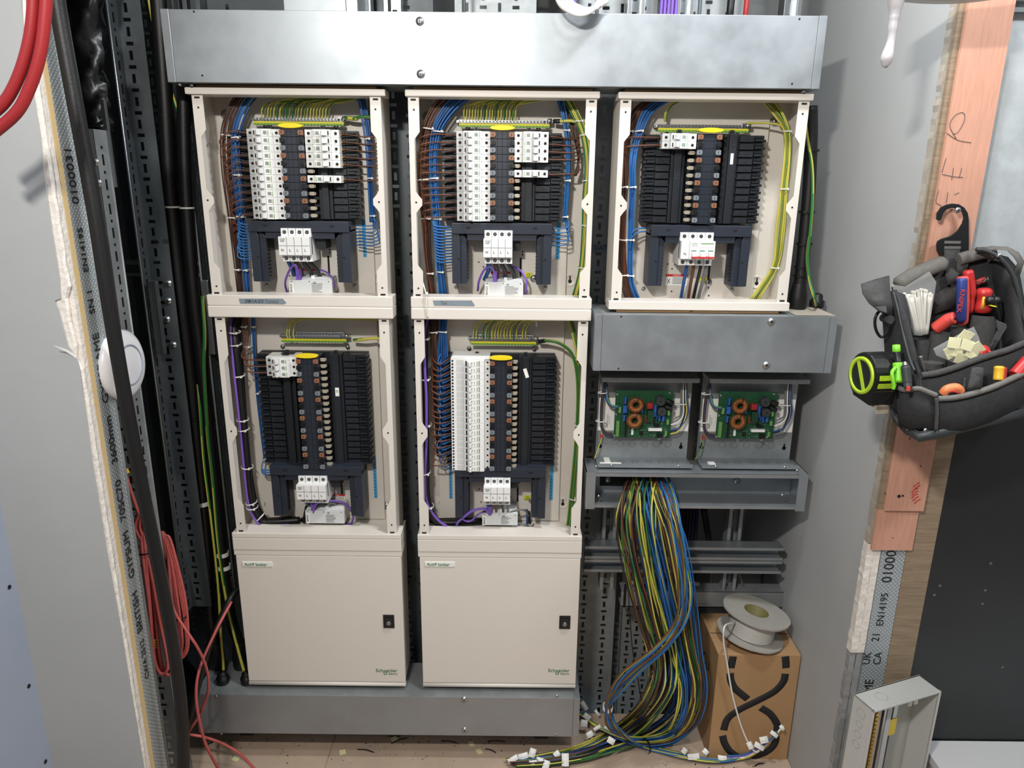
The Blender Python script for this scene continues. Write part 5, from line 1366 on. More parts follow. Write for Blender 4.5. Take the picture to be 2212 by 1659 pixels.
    for k in range(10): comp('terminal_block', 'comp_green', .03, .085, .64+k*.033, .668+k*.033, .008)
    for a in ((.06, .10, .34, .46), (.915, .955, .40, .50), (.91, .95, .60, .70), (.89, .93, .84, .94)): comp('terminal_block', 'comp_green', *a, .008)
    rb = random.Random(3); cb = B()
    for k in range(70):
        x, z = U(rb.uniform(.24, .92), rb.uniform(.66, .98)); cb.box(x-.0011, x+.0011, yp-.0012, yp, z-.0006, z+.0006)
    o = cb.build('small_components', 'label_print', pb); o['kind'] = 'stuff'
    # wires
    for i in range(7):
        f = i*.0022; m = ['w_dark', 'w_brown', 'w_dark', 'w_blue2'][i % 4]
        zt_ = 1.152
        if i < 5: pts = [(px0-.006-f, .10, zt_), (px0-.026-f*.6, .092, 1.125), (px0-.034-f*.5, .088, 1.08), (px0-.034-f*.5, .086, 1.02), (px0-.026-f*.4, .086, .992-f*.4), (px0-.004, .088, .985-f)]
        else: pts = [(px0-.004-f, .10, zt_), (px0-.024-f*.6, .092, 1.12), (px0-.026, .088, 1.085), (px0-.016, .086, 1.062+f*.2), (px0+.008, .086, 1.055+f*.2)]
        wire('brown_wire' if 'blue' not in m else 'blue_wire', pts, .0018, m, t)
    for i in range(3): wire('blue_wire', [(px0-.022-i*.002, .10, 1.12), (px0-.026+i*.002, .088, 1.085), (px0-.012, .086, 1.063+i*.002), (px0+.008, .086, 1.058+i*.003)], .0018, 'w_blue' if i < 2 else 'comp_green', t)
    for i, m in enumerate(('w_grey', 'w_grey', 'w_white', 'w_black', 'w_yellow', 'w_blue2')):
        x = px1+.020+i*.003; zz = (1.025, 1.018, 1.012, .992, .986, .996)[i]
        wire('lead', [(x, .10, 1.152), (x+.001, .092, 1.09), (x+.002+i*.001, .088, 1.045), (px1+.016+i*.0015, .086, zz+.010), (px1-.002, .086, zz)], .0019, grey if (m == 'w_yellow' and not papers) else m, t)
    for x, z in ((px0-.036, 1.10), (px0-.038, 1.02)):
        b = B(); ring(b, (x, .090, z), .012, .008, .0028); b.build('cable_tie', 'tie_white', t)
    b = B(); ring(b, (px1+.028, .093, 1.07), .010, .007, .0028); b.build('cable_tie', 'tie_white', t)
    B().box(x0+.010, x0+.016, .100, .108, .965, .976).build('red_crimp', 'tool_red', t)
    wire('earth_wire', [(x0+.013, .105, .985), (x0+.013, .10, .965), (x0+.004, .09, .94), (x0-.006 if papers else x0-.012, .08, .915)], .0016, GY, t, stripe=3)
    if papers: B().box(x0+.008, x0+.066, yf+.012, yf+.030, z0+.0016, z0+.0022).box(x0+.022, x0+.038, yf+.002, yf+.066, z0+.0018, z0+.0024).build('masking_tape', 'label_white', t)
    else: B().box(x0+.022, x0+.040, yf+.010, yf+.034, z0+.0016, z0+.006).build('cable_tie_base', 'white_plastic', t)
    return t
circuit_box('left open steel box with a green circuit board and two copper coils', .233, .487, .278, .432, True, 'w_yellow')
circuit_box('right open steel box with a green circuit board and two copper coils', .513, .773, .555, .711, False, 'w_grey')

# ================================================================ loose wires hanging from the open trunking to the floor
HB = thing('wire_bundle', 'great hank of loose blue, brown and green-yellow wires hanging to the floor', 'wires', (fl(1440, 1580).x, fl(1440, 1580).y, 0))
rw = random.Random(11)
KINDS = [('blue_wire', 'w_blue', 0), ('blue_wire', 'w_blue2', 0), ('brown_wire', 'w_brown', 0), ('earth_wire', GY, 2), ('earth_wire', ['w_green', 'w_yellow'], 1), ('black_wire', 'w_dark', 0), ('blue_wire', 'w_blue', 0), ('earth_wire', ['w_yellow', 'w_green'], 1)]
def hank(n, way, kinds, dz=.03):
    """way: list of (px, py, spread_px, depth Y or 'f')"""
    for i in range(n):
        f = (i+.5)/n-.5+rw.uniform(-.10, .10); g = rw.uniform(-1, 1); ph = rw.uniform(0, 6)
        pts = []
        for j, (x, y, sp, Y) in enumerate(way):
            wob = 4*math.sin(ph+j*1.9)
            if Y == 'f': p = fl(x+f*sp*.7+wob, y+f*sp*.55, .005+dz*(.5+.5*g)*(.9 if 0 < j < len(way)-1 else .5))
            else:
                p = at(x+f*sp+wob, y, Y+g*.020)
            pts.append(p)
        nm, m, st = kinds[rw.randrange(len(kinds))]
        wire(nm, pts, .0024, m, HB, n=6, k=6, stripe=st, twist=.06)
K = KINDS
g_left = [K[3], K[4], K[4], K[5], K[1], K[2], K[7]]
g_right = [K[0], K[1], K[6], K[2], K[3], K[7], K[5]]
hank(30, [(1386, 1030, 66, .085), (1378, 1070, 74, .02), (1374, 1130, 84, -.02), (1386, 1220, 78, -.03), (1412, 1330, 80, -.04), (1436, 1430, 66, -.055), (1420, 1505, 60, -.075), (1362, 1572, 56, 'f'), (1275, 1620, 50, 'f'), (1185, 1640, 40, 'f'), (1105, 1648, 30, 'f')], g_left)
hank(34, [(1400, 1030, 60, .085), (1412, 1080, 66, .02), (1432, 1160, 84, -.02), (1456, 1280, 84, -.035), (1482, 1400, 70, -.045), (1496, 1490, 56, -.055), (1480, 1560, 50, -.04), (1440, 1596, 40, 'f'), (1370, 1602, 40, 'f'), (1300, 1575, 34, 'f'), (1252, 1540, 28, 'f')], g_right)
hank(12, [(1428, 1030, 26, .085), (1448, 1090, 34, .0), (1468, 1180, 26, -.05), (1480, 1270, 22, -.08), (1470, 1340, 26, -.10), (1428, 1400, 34, -.11), (1366, 1452, 34, -.10), (1325, 1500, 22, -.085), (1313, 1532, 14, -.07), (1330, 1575, 20, -.06), (1385, 1610, 26, 'f'), (1470, 1632, 22, 'f'), (1550, 1643, 14, 'f'), (1615, 1634, 10, 'f')], [K[7], K[2], K[0], K[7], K[6]], .015)
hank(10, [(1405, 1030, 40, .09), (1420, 1100, 60, .03), (1446, 1220, 60, .0), (1470, 1350, 70, -.01), (1480, 1450, 60, -.02), (1470, 1520, 50, -.02), (1420, 1575, 40, 'f'), (1330, 1610, 40, 'f'), (1230, 1636, 30, 'f'), (1150, 1640, 30, 'f')], g_right)
# tail with labels leaning on the cardboard box
for i, (m, st) in enumerate((('w_yellow', 0), ('w_white', 0), ('w_purple', 0), ('w_blue', 0))):
    wire('labelled_wire', [fl(1560+i*4, 1642-i*3, .010+i*.004), fl(1610, 1638-i*3, .014+i*.003), at(1645+i, 1618-i*3, -.03), at(1672+i*2, 1592-i*3, -.022), at(1694-i*8, 1568+i*6, -.018)], .0024, m, HB)
b = B(); ring(b, at(1313, 1528, -.07), .013, .016, .012); b.build('white_tape', 'label_white', HB)
for x, y in ((1330, 1590), (1395, 1612)):
    p = fl(x, y, .018); b = B(); ring(b, p, .024, .018, .005, up=(.8, .5, 0), xd=(0, 0, 1)); b.build('cable_tie', 'tie_black', HB)
def flag(x, y, z, w_, h_, roll, Y=None):
    p = fl(x, y, z*.8) if Y is None else at(x, y, Y)
    w_ *= .85; h_ *= .8
    b = B(); n = 7; rows = []
    for i in range(n):
        f = i/(n-1)-.5; rows.append([Vector((f*w_, -.004*math.cos(f*3), -h_/2)), Vector((f*w_, -.004*math.cos(f*3)-.002, 0)), Vector((f*w_, -.004*math.cos(f*3), h_/2))])
    b.grid(rows, (0, .0012, 0)); b.sm = [False]*len(b.f)
    b.rot(Matrix.Translation(p) @ Matrix.Rotation(R(-35), 4, 'X') @ Matrix.Rotation(roll, 4, 'Y'))
    b.build('white_label', 'label_white', HB)
for x, y, z, w_, h_, rl_ in ((1108, 1640, .03, .036, .018, -.5), (1130, 1633, .034, .034, .020, -.25), (1150, 1626, .042, .022, .030, .3), (1168, 1643, .034, .030, .020, .2), (1152, 1648, .03, .028, .018, -.1), (1180, 1652, .03, .022, .030, .3), (1221, 1641, .040, .024, .042, .0), (1203, 1629, .046, .020, .022, .9),
      (1262, 1524, .05, .016, .036, -.6), (1268, 1548, .045, .026, .020, .6), (1274, 1586, .035, .024, .020, -.5), (1290, 1572, .045, .028, .012, -.5), (1262, 1562, .05, .024, .024, .1), (1320, 1600, .045, .026, .022, .5), (1312, 1574, .03, .026, .012, .3), (1290, 1540, .04, .024, .010, .9),
      (1498, 1634, .026, .040, .020, -.1), (1524, 1624, .034, .020, .018, .8), (1560, 1637, .024, .030, .016, .1), (1478, 1622, .04, .018, .020, .7)): flag(x, y, z, w_, h_, rl_)
for x, y, w_, h_, rl_ in ((1640, 1612, .034, .018, .5), (1650, 1598, .028, .022, -.2), (1672, 1586, .026, .014, .7), (1689, 1572, .018, .012, .9), (1620, 1610, .018, .024, -.4)): flag(x, y, 0, w_, h_, rl_, -.034)
tag(wire('thin_wire', [at(1352, 1098, .02), at(1351, 1180, .01), at(1358, 1290, .0), at(1366, 1400, .0), at(1380, 1480, .0), at(1388, 1530, .04), fl(1384, 1552, .004)], .0016, 'w_dark'), 'single thin brown wire hanging left of the wire hank', 'wire')

# ================================================================ cardboard box with cable reel
cb = thing('cardboard_box', 'brown cardboard box with black looping line printed on its front', 'box', (.709, .098, 0))
x0, x1, y0, y1, z1 = .592, .826, -.003, .20, .359
B().box(x0, x1, y0, y1, 0, z1).build('carton', 'card', cb, bevel=.002)
B().box(x0+.002, x1-.002, .096, .098, z1, z1+.0008).build('lid_seam', 'card_ink', cb)
def ribbon(pts, w_):
    P = spline([at(1240+x/2.866, 1080+y/2.866, y0) for x, y in pts], 6); b = B(); L = []; Rr = []
    for i, p in enumerate(P):
        d = (P[min(i+1, len(P)-1)]-P[max(i-1, 0)]).normalized(); n_ = Vector((-d.z, 0, d.x))
        L.append(Vector((p.x, y0-.0003, p.z))+n_*w_/2); Rr.append(Vector((p.x, y0-.0003, p.z))-n_*w_/2)
    b.grid([L, Rr], (0, -.0003, 0)); b.build('printed_line', 'card_ink', cb)
for s_ in ([(985, 968), (978, 1005), (970, 1040)], [(1308, 968), (1311, 1005), (1312, 1040)], [(966, 1072), (972, 1120), (1000, 1170), (1075, 1232)], [(1308, 1075), (1295, 1125), (1240, 1185), (1140, 1240), (1020, 1300), (950, 1355), (926, 1425)],
           [(1155, 1285), (1215, 1325), (1255, 1385), (1256, 1430)], [(920, 1458), (930, 1500), (960, 1550), (1010, 1588)], [(1252, 1462), (1238, 1515), (1190, 1560), (1095, 1596)]): ribbon(s_, .0212)
text('handwriting', 'CU', .05, 'card_ink', (x0-.0004, .10, .26), cb, ((0, -1, 0), (0, 0, 1)), thick=.0002)
B().box(x1-.05, x1-.032, .12, .16, z1+.0002, z1+.001).build('yellow_sticker', 'earth_yellow', cb)
# reel
c0 = Vector((.703, .074, z1+.0135)); c1 = at(1634, 1320, .078)
ax = (c1-c0).normalized(); hgt = (c1-c0).length
rl = thing('cable_reel', 'grey fibre cable reel part full of white wire on the cardboard box', 'cable reel', c0)
xd = ax.orthogonal()
ro, ri = .0955, .035
for h0, nm in ((0, 'lower_flange'), (hgt-.005, 'upper_flange')):
    b = B(); n = 40; rj = random.Random(4 if h0 else 9)
    a = xd.normalized(); bb = ax.cross(a)
    rows = []
    rr = [ro*(1+rj.uniform(-.012, .012)) for _ in range(n)]; 
    for k, (rad, hh) in enumerate(((ri, 0), (None, 0), (None, .005), (ri, .005), (ri, 0))):
        rows.append([c0+ax*(h0+hh)+(a*math.cos(2*PI*i/n)+bb*math.sin(2*PI*i/n))*(rad or rr[i % n]) for i in range(n+1)])
    b.grid(rows); b.sm = [False]*len(b.f); b.build(nm, 'reel_grey', rl)
B().lathe(c0, ax, [(ri, 0), (ri, hgt+.001), (ri-.002, hgt+.001), (ri-.002, 0)], 32).build('core_tube', 'reel_bore', rl)
prof = []
for k in range(14):
    h = .008+(hgt-.018)*k/13; rad = .066-.004*k/13
    prof += [(rad-.0016, h-.0018), (rad, h), (rad-.0016, h+.0018)]
B().lathe(c0, ax, [(ri, .006)]+prof+[(ri, hgt-.006)], 36).build('wound_wire', 'wound_white', rl)
text('handwriting', 'M', .022, 'ink_grey', c0+ax*(hgt+.0004)+Vector((-.062, -.030, -.0005)), rl, ((.6, -.8, 0), ax.cross(Vector((.6, -.8, 0)))), thick=.0002)
tag(wire('white_wire', [c0+ax*.05+Vector((-.060, -.020, 0)), at(1566, 1352, -.022), at(1563, 1385, -.030), at(1570, 1430, -.026), at(1582, 1500, -.022), at(1600, 1565, -.024), at(1618, 1608, -.030), at(1632, 1624, -.034), at(1640, 1622, -.036)], .0026, 'w_white', n=8), 'white wire trailing from the reel down the front of the cardboard box', 'wire')
# ================================================================ tool bag hanging on the wall end
def za(x, y): return 1820+x/2.962, 420+y/2.962
def zc(x, y): return 1900+x/6.381, 560+y/6.381
def zd(x, y): return 1840+x/5.185, 640+y/5.185
def pa(x, y, Y): return at(*za(x, y), Y)
def pc(x, y, Y): return at(*zc(x, y), Y)
def pd(x, y, Y): return at(*zd(x, y), Y)
sc = pa(697, 97, -.271)
hs_ = thing('wood_screw', 'screw in the pink plywood strip that the bag hook hangs on', 'screw', sc)
B().cyl(sc+Vector((0, .002, 0)), sc+Vector((0, -.022, 0)), .0022, n=8).build('shank', 'zinc', hs_); put('head', SCREW_M, hs_, sc+Vector((0, -.022, 0)))
hk = thing('bag_hook', 'black plastic hook hung over the screw above the tool bag', 'hook', pa(700, 384, -.285))
out = [(600, 160), (604, 118), (630, 80), (665, 64), (700, 58), (740, 62), (775, 84), (797, 118), (803, 160), (804, 300), (803, 360), (780, 376), (640, 384), (615, 380), (602, 360), (601, 318), (608, 298), (630, 284), (690, 266), (735, 232), (765, 185), (774, 150), (766, 116), (740, 93), (700, 85), (662, 96), (640, 120), (631, 150), (626, 164), (612, 168)]
q0 = [pa(x, y, -.285) for x, y in out]
b = B(); b.prism([(p.x, p.z) for p in q0], -.288, -.283); b.build('hook_body', 'black_plastic', hk, bevel=.0008)
for y in (306, 340):
    a, c = pa(650, y+8, -.2885), pa(758, y-8, -.2885); B().box(a.x, c.x, -.2888, -.2878, a.z, c.z).build('strap_slot', 'cloth_grey', hk)
BAG = thing('tool_bag', 'open black and grey fabric tool bag hanging from the hook', 'tool bag', pa(480, 1560, -.42))
TH = (0, .004, 0)
def G(rows): return [[at(*za(x, y), Y) for x, y, Y in r] for r in rows]
B().grid(G([[(330, 600, -.325), (480, 520, -.315), (640, 455, -.31), (800, 410, -.305), (950, 370, -.30), (1060, 400, -.30), (1130, 480, -.30)],
            [(420, 860, -.33), (540, 820, -.32), (680, 760, -.315), (820, 710, -.31), (960, 670, -.305), (1090, 700, -.30), (1180, 760, -.30)],
            [(470, 1180, -.34), (600, 1150, -.33), (740, 1110, -.325), (860, 1070, -.32), (990, 1030, -.315), (1110, 1000, -.31), (1220, 990, -.31)],
            [(420, 1500, -.345), (600, 1470, -.335), (740, 1430, -.33), (860, 1400, -.325), (990, 1370, -.32), (1110, 1350, -.32), (1220, 1320, -.32)]]), (0, .012, 0)).build('back_panel', 'cloth_black', BAG)
# padded roll along the top edge
b = B(); b.tube(spline([pa(345, 585, -.33), pa(430, 530, -.328), pa(520, 490, -.325), pa(620, 448, -.32), pa(650, 450, -.315)], 5), [.010]+[.0155]*16+[.013, .012, .010, .009], 12); b.build('padded_handle', 'cloth_grey', BAG)
b = B(); b.tube(spline([pa(740, 418, -.312), pa(820, 395, -.312), pa(900, 375, -.31), pa(960, 380, -.308)], 5), .0125, 12); b.build('padded_handle', 'cloth_grey', BAG)
B().grid(G([[(652, 345, -.287), (752, 345, -.287)], [(655, 440, -.300), (750, 430, -.300)], [(662, 520, -.322), (745, 510, -.322)], [(672, 580, -.323), (738, 570, -.322)]]), (0, .003, 0)).build('hanging_strap', 'cloth_dark', BAG)
B().grid(G([[(752, 375, -.296), (800, 430, -.305)], [(735, 440, -.314), (805, 450, -.318)], [(728, 520, -.320), (790, 500, -.322)]]), (0, .003, 0)).build('hanging_strap', 'cloth_dark', BAG)
# left side wall with zip
sideo = [[(250, 745, -.36), (300, 620, -.365), (335, 610, -.385)], [(262, 900, -.365), (335, 830, -.40), (410, 800, -.43)], [(272, 1060, -.37), (380, 1040, -.42), (470, 1060, -.46)], [(290, 1250, -.38), (390, 1240, -.44), (505, 1190, -.475)], [(310, 1400, -.39), (400, 1450, -.45), (500, 1490, -.49)]]
B().grid(G(sideo), (.006, .004, 0)).build('side_panel', 'cloth_black', BAG)
zp = [(325, 625, -.392), (350, 720, -.405), (375, 830, -.42), (400, 940, -.438), (432, 1060, -.455), (462, 1130, -.468)]
wire('zip', [pa(*p) for p in zp], .0026, 'cap_dark', BAG, n=6)
B().grid(G([[(335, 615, -.39), (400, 640, -.375)], [(380, 740, -.41), (430, 760, -.39)], [(408, 860, -.425), (445, 900, -.40)], [(438, 990, -.442), (470, 1010, -.42)], [(480, 1150, -.47), (505, 1150, -.45)]]), (0, .004, 0)).build('zip_flap', 'cloth_black', BAG)
# shoulder strap ends
B().grid(G([[(300, 520, -.365), (300, 545, -.345)], [(210, 545, -.372), (215, 560, -.35)], [(122, 575, -.380), (135, 590, -.36)], [(135, 640, -.40), (150, 650, -.38)], [(175, 700, -.415), (190, 700, -.395)], [(235, 748, -.42), (240, 745, -.40)]]), (0, .004, 0)).build('shoulder_strap', 'cloth_dark', BAG)
B().grid(G([[(124, 575, -.381), (300, 521, -.366)], [(136, 640, -.401), (305, 600, -.386)], [(176, 702, -.416), (318, 690, -.398)], [(236, 750, -.421), (330, 780, -.404)]]), (0, .003, 0)).build('shoulder_strap', 'cloth_dark', BAG)
B().grid(G([[(850, 350, -.315), (870, 370, -.33)], [(960, 330, -.325), (985, 352, -.345)], [(1060, 335, -.33), (1060, 362, -.352)], [(1130, 370, -.335), (1100, 400, -.357)], [(1165, 430, -.335), (1125, 440, -.357)], [(1135, 520, -.325), (1095, 500, -.347)]]), (0, .003, 0)).build('shoulder_strap', 'cloth_grey', BAG)
b = B(); b.tube(spline([pa(850, 350, -.335), pa(920, 360, -.345), pa(1010, 410, -.355), pa(1080, 500, -.36), pa(1120, 610, -.365), pa(1150, 760, -.37), pa(1190, 860, -.38)], 5), .004, 6); b.build('zip', 'cap_dark', BAG)
B().grid(G([[(950, 420, -.305), (1050, 440, -.345), (1110, 560, -.365)], [(960, 560, -.31), (1060, 600, -.35), (1130, 700, -.37)], [(1000, 760, -.315), (1080, 780, -.355), (1150, 850, -.385)], [(1020, 960, -.32), (1090, 950, -.37), (1170, 960, -.41)], [(1030, 1200, -.325), (1110, 1200, -.38), (1200, 1180, -.43)]]), (.004, .004, 0)).build('side_panel', 'cloth_black', BAG)
b = B(); b.cyl(pa(985, 402, -.36), pa(1012, 378, -.362), .0030, n=8); b.build('strap_buckle', 'zinc', BAG)
# inner front wall with piping
rim = [(500, 1165, -.475), (600, 1150, -.472), (720, 1115, -.465), (840, 1070, -.457), (960, 1030, -.45), (1060, 1000, -.443), (1190, 945, -.432)]
B().grid([[pa(*p) for p in rim], [pa(x, y+170, Y-.006) for x, y, Y in rim], [pa(x+5, y+360-.08*(x-500), Y-.012) for x, y, Y in rim]], TH).build('front_wall', 'cloth_black', BAG)
wire('piping', [pa(*p)+Vector((0, 0, .002)) for p in rim], .0062, 'cloth_dark', BAG, n=8)
# outer front pocket
rim2 = [(605, 1310, -.500), (690, 1305, -.500), (780, 1290, -.498), (870, 1265, -.494), (960, 1235, -.488), (1050, 1195, -.480), (1190, 1130, -.465)]
B().grid([[pa(*p) for p in rim2], [pa(x+3, y+110-.03*(x-600), Y-.004) for x, y, Y in rim2], [pa(x-5, y+235-.05*(x-600), Y-.004) for x, y, Y in rim2]], TH).build('front_pocket', 'cloth_black', BAG)
wire('pocket_binding', [pa(*p)+Vector((0, -.001, .001)) for p in rim2], .0058, 'cloth_grey', BAG, n=6)
rim3 = [(345, 1235, -.455), (400, 1255, -.478), (480, 1245, -.492), (540, 1265, -.497), (600, 1290, -.502)]
B().grid([[pa(*p) for p in rim3], [pa(x+5, y+120, Y-.006) for x, y, Y in rim3], [pa(x+20, y+250, Y-.004) for x, y, Y in rim3]], TH).build('corner_pocket', 'cloth_black', BAG)
wire('pocket_binding', [pa(*p)+Vector((0, -.001, .001)) for p in rim3], .0048, 'cloth_grey', BAG, n=6)
wire('seam_binding', [pa(600, 1300, -.505), pa(605, 1400, -.508), pa(598, 1510, -.508)], .0035, 'cloth_dark', BAG)
# rubber base
base = [(300, 1330, -.36), (330, 1430, -.41), (400, 1505, -.455), (485, 1555, -.500), (600, 1535, -.502), (740, 1500, -.496), (880, 1465, -.488), (1020, 1430, -.478), (1200, 1385, -.462)]
B().grid([[pa(x, y-22, Y-.004) for x, y, Y in base], [pa(x-2, y+26, Y-.008) for x, y, Y in base], [pa(x+6, y+30, Y+.03) for x, y, Y in base]], (0, .004, .001)).build('rubber_base', 'cap_dark', BAG)
B().grid([[pa(x, y-22, Y) for x, y, Y in base], [pa(x, y, -.33) for x, y in ((330, 1290), (400, 1400), (480, 1470), (540, 1500), (640, 1480), (760, 1450), (900, 1410), (1040, 1380), (1200, 1340))]], (0, 0, .004)).build('bottom', 'cloth_black', BAG)
for x, y, Y in ((418, 1500, -.468), (530, 1508, -.508)): put('rivet', SCREW_S, BAG, pa(x, y, Y))
# inner tool sleeves
def sleeve(x, y, r, L, Y=-.345, dx=0):
    p = pa(x, y, Y); b = B(); n = 18
    rows = []
    for k, (f, h) in enumerate(((1.0, 0), (1.0, -L*.5), (.85, -L), (.80, -L), (.92, -L*.5), (.93, 0), (1.0, 0))):
        rows.append([p+Vector((math.cos(2*PI*i/n)*r*f+dx*h, math.sin(2*PI*i/n)*r*.75*f, h)) for i in range(n+1)])
    b.grid(rows); b.build('tool_sleeve', 'cloth_dark', BAG)
for a in ((505, 925, .018, .10), (625, 885, .021, .11), (775, 845, .024, .12), (905, 770, .026, .13), (575, 1075, .021, .06, -.40), (930, 1005, .022, .06, -.41)): sleeve(*a)
B().grid(G([[(590, 640, -.322), (660, 600, -.320), (740, 585, -.320)], [(580, 770, -.325), (660, 740, -.325), (740, 720, -.325)]]), (0, .002, 0)).build('map_pocket', 'cloth_dark', BAG)
lb = B().grid(G([[(825, 560, -.322), (912, 525, -.320)], [(832, 600, -.322), (918, 562, -.320)]]), (0, .001, 0)); lbo = lb.build('name_patch', 'red_print', BAG)
text('lettering', 'TOUGH', .011, 'label_print', pa(872, 562, -.3235), lbo, ((1, 0, .42), (-.42, 0, 1)), thick=.0002)
b = B(); b.tube(spline([pa(300, 800, -.40), pa(245, 745, -.385), pa(210, 790, -.385), pa(212, 860, -.385), pa(245, 912, -.385), pa(290, 890, -.395), pa(310, 820, -.41)], 5), .0028, 8); b.build('d_ring', 'black_plastic', BAG)
b = B(); b.cyl(pa(262, 790, -.375), pa(305, 800, -.41), .008, n=10); b.build('ring_loop', 'cloth_black', BAG)
b = B().cyl(pa(865, 1130, -.500), pa(865, 1130, -.503), .005, n=12); b.build('press_stud', 'cap_dark', BAG)
B().grid(G([[(830, 1110, -.485), (870, 1105, -.49), (905, 1110, -.488)], [(800, 1230, -.488), (850, 1200, -.497), (895, 1235, -.495)], [(790, 1260, -.490), (840, 1235, -.50), (880, 1245, -.498)]]), (0, .002, 0)).build('pocket_flap', 'cloth_dark', BAG)

# ---------------------------------------------------------------- things in the bag
def bar(name, label, cat, parts, base):
    t = thing(name, label, cat, base)
    for nm, m, pts, r, n in parts: wire(nm, pts, r, m, t, n=n)
    return t
tb = thing('bag_of_cable_ties', 'clear zip bag full of white cable ties standing at the left of the tool bag', 'plastic bag', pa(505, 900, -.345))
for x0_, x1_, y0_, y1_, Yq in ((0, 0, 0, 0, -.349), (0, 0, 0, 0, -.368)):
    B().grid(G([[(315, 575, Yq), (400, 590, Yq), (555, 492, Yq)], [(335, 640, Yq), (470, 640, Yq), (600, 560, Yq)], [(420, 790, Yq), (500, 780, Yq), (575, 730, Yq)], [(455, 900, Yq), (500, 905, Yq), (545, 890, Yq)]])).build('clear_film', 'clear_bag', tb)
rt = random.Random(21)
for i in range(34):
    x = 395+i*5.4; top = 655-(i*1.0)+rt.uniform(-25, 30); xb = 470+i*2.2
    Y = -.3585+rt.uniform(-.006, .006)
    wire('cable_tie', [pa(x, top, Y), pa((x+xb)/2+rt.uniform(-6, 6), (top+890)/2, Y), pa(xb, 895, -.357)], .0018, 'white_tie_stock', tb, n=4, k=3)
    if i % 2 == 0:
        p = pa(x, top-4, Y); B().box(p.x-.0025, p.x+.0025, p.y-.002, p.y+.002, p.z-.002, p.z+.002).build('tie_head', 'white_tie_stock', tb)
pl = bar('pliers', 'pliers with blue and red handles upright in the middle of the tool bag', 'pliers', [
    ('front_handle', 'tool_coral', [pa(768, 525, -.36), pa(772, 600, -.362), pa(772, 720, -.362), pa(764, 832, -.358)], [.0085]+[.0108]*11+[.0105]*6+[.008], 10),
    ('handle_grip', 'tool_blue', [pa(764, 535, -.368), pa(762, 600, -.3705), pa(760, 720, -.3705), pa(758, 815, -.366)], [.0065]+[.0092]*17+[.006], 10),
    ('rear_handle', 'tool_red', [pa(802, 486, -.345), pa(812, 560, -.346), pa(818, 640, -.346), pa(808, 760, -.345)], [.0075]+[.0098]*12+[.008]*5+[.006], 10)], pa(770, 840, -.355))
text('lettering', 'KNIPEX', .013, 'tool_coral', pa(757, 680, -.3805), pl, ((0, 0, -1), (1, 0, 0)), thick=.0003)
sd = thing('screwdriver', 'red and yellow screwdriver handle in a sleeve of the tool bag', 'screwdriver', pa(905, 755, -.345))
p0 = pa(908, 598, -.345); p1 = pa(895, 752, -.345); ax_ = (p1-p0).normalized(); L_ = (p1-p0).length
B().lathe(p0, ax_, [(.0001, 0), (.010, .001), (.0142, .005), (.0146, .012), (.0120, .020), (.0125, .028), (.0165, L_*.75), (.0165, L_*.9), (.013, L_)], 20).build('handle', 'tool_red', sd)
for dx in (-.007, .007):
    b = B(); b.tube([p0+ax_*(.016)+Vector((dx*.8, -.0095, 0)), p0+ax_*(.028)+Vector((dx, -.0115, 0)), p0+ax_*(.040)+Vector((dx*1.3, -.0125, 0))], [.003, .0034, .0034], 8); b.build('yellow_inlay', 'tool_yellow', sd)
b = B(); b.tube([p0+ax_*.027+Vector((-.006, -.0115, 0)), p0+ax_*.027+Vector((.006, -.0115, 0))], .0026, 6); b.build('yellow_inlay', 'tool_yellow', sd)
ct = bar('cutter', 'black rubber-tipped cutter handles beside the red screwdriver', 'cutter', [('handle', 'rubber', [pa(950, 680, -.365), pa(965, 700, -.366), pa(985, 760, -.362), pa(1000, 840, -.355)], .0062, 8), ('handle', 'rubber', [pa(990, 672, -.35), pa(1000, 720, -.35), pa(1005, 800, -.345)], .006, 8)], pa(1000, 840, -.35))
for x, y, Y in ((948, 678, -.366), (988, 678, -.350)):
    p = pa(x, y, Y); B().lathe(p+Vector((-.010, 0, 0)), (1, 0, 0), [(.0001, 0), (.007, .002), (.009, .007), (.008, .014), (.0001, .017)], 14).build('grip_end', 'black_plastic', ct)
b = B(); ring(b, pa(958, 712, -.366), .0066, .0066, .0025, up=(.2, 0, 1)); b.build('yellow_band', 'earth_yellow', ct)
bar('stripper', 'coral red hand tool grip lying in the second sleeve of the bag', 'tool', [('grip', 'tool_coral', [pa(585, 865, -.345), pa(630, 835, -.352), pa(680, 800, -.36), pa(722, 790, -.368)], [.008]+[.0125]*12+[.012]*5+[.009], 12)], pa(600, 870, -.345))
p = pa(722, 793, -.3755); B().cyl(p, p+Vector((.0003, -.001, 0)), .0032, n=10).build('hanging_hole', 'hole', bpy.data.objects['stripper'])
yb_ = thing('bag_of_tabs', 'clear bag of pale yellow square tabs lying in the tool bag', 'plastic bag', pa(740, 1080, -.43))
for Yq in (-.440, -.415):
    B().grid(G([[(580, 985, Yq), (690, 925, Yq), (760, 885, Yq), (840, 845, Yq)], [(600, 1030, Yq), (700, 985, Yq-.006), (790, 950, Yq-.006), (875, 920, Yq)], [(740, 1088, Yq), (790, 1070, Yq), (840, 1055, Yq), (900, 1040, Yq)]])).build('clear_film', 'clear_bag', yb_)
for x, y, a in ((730, 1005, .15), (798, 965, .3), (830, 1020, .5), (715, 950, .1), (790, 905, .4), (690, 1010, 1.0), (862, 985, .8), (760, 1050, .2)):
    p = pa(x, y, -.428+rt.uniform(-.005, .005)); b = B().box(-.0115, .0115, -.0012, .0012, -.010, .010)
    b.rot(Matrix.Translation(p) @ Matrix.Rotation(a, 4, 'Y') @ Matrix.Rotation(rt.uniform(-.3, .3), 4, 'X')); b.build('square_tab', 'pale_yellow', yb_, bevel=.0004)
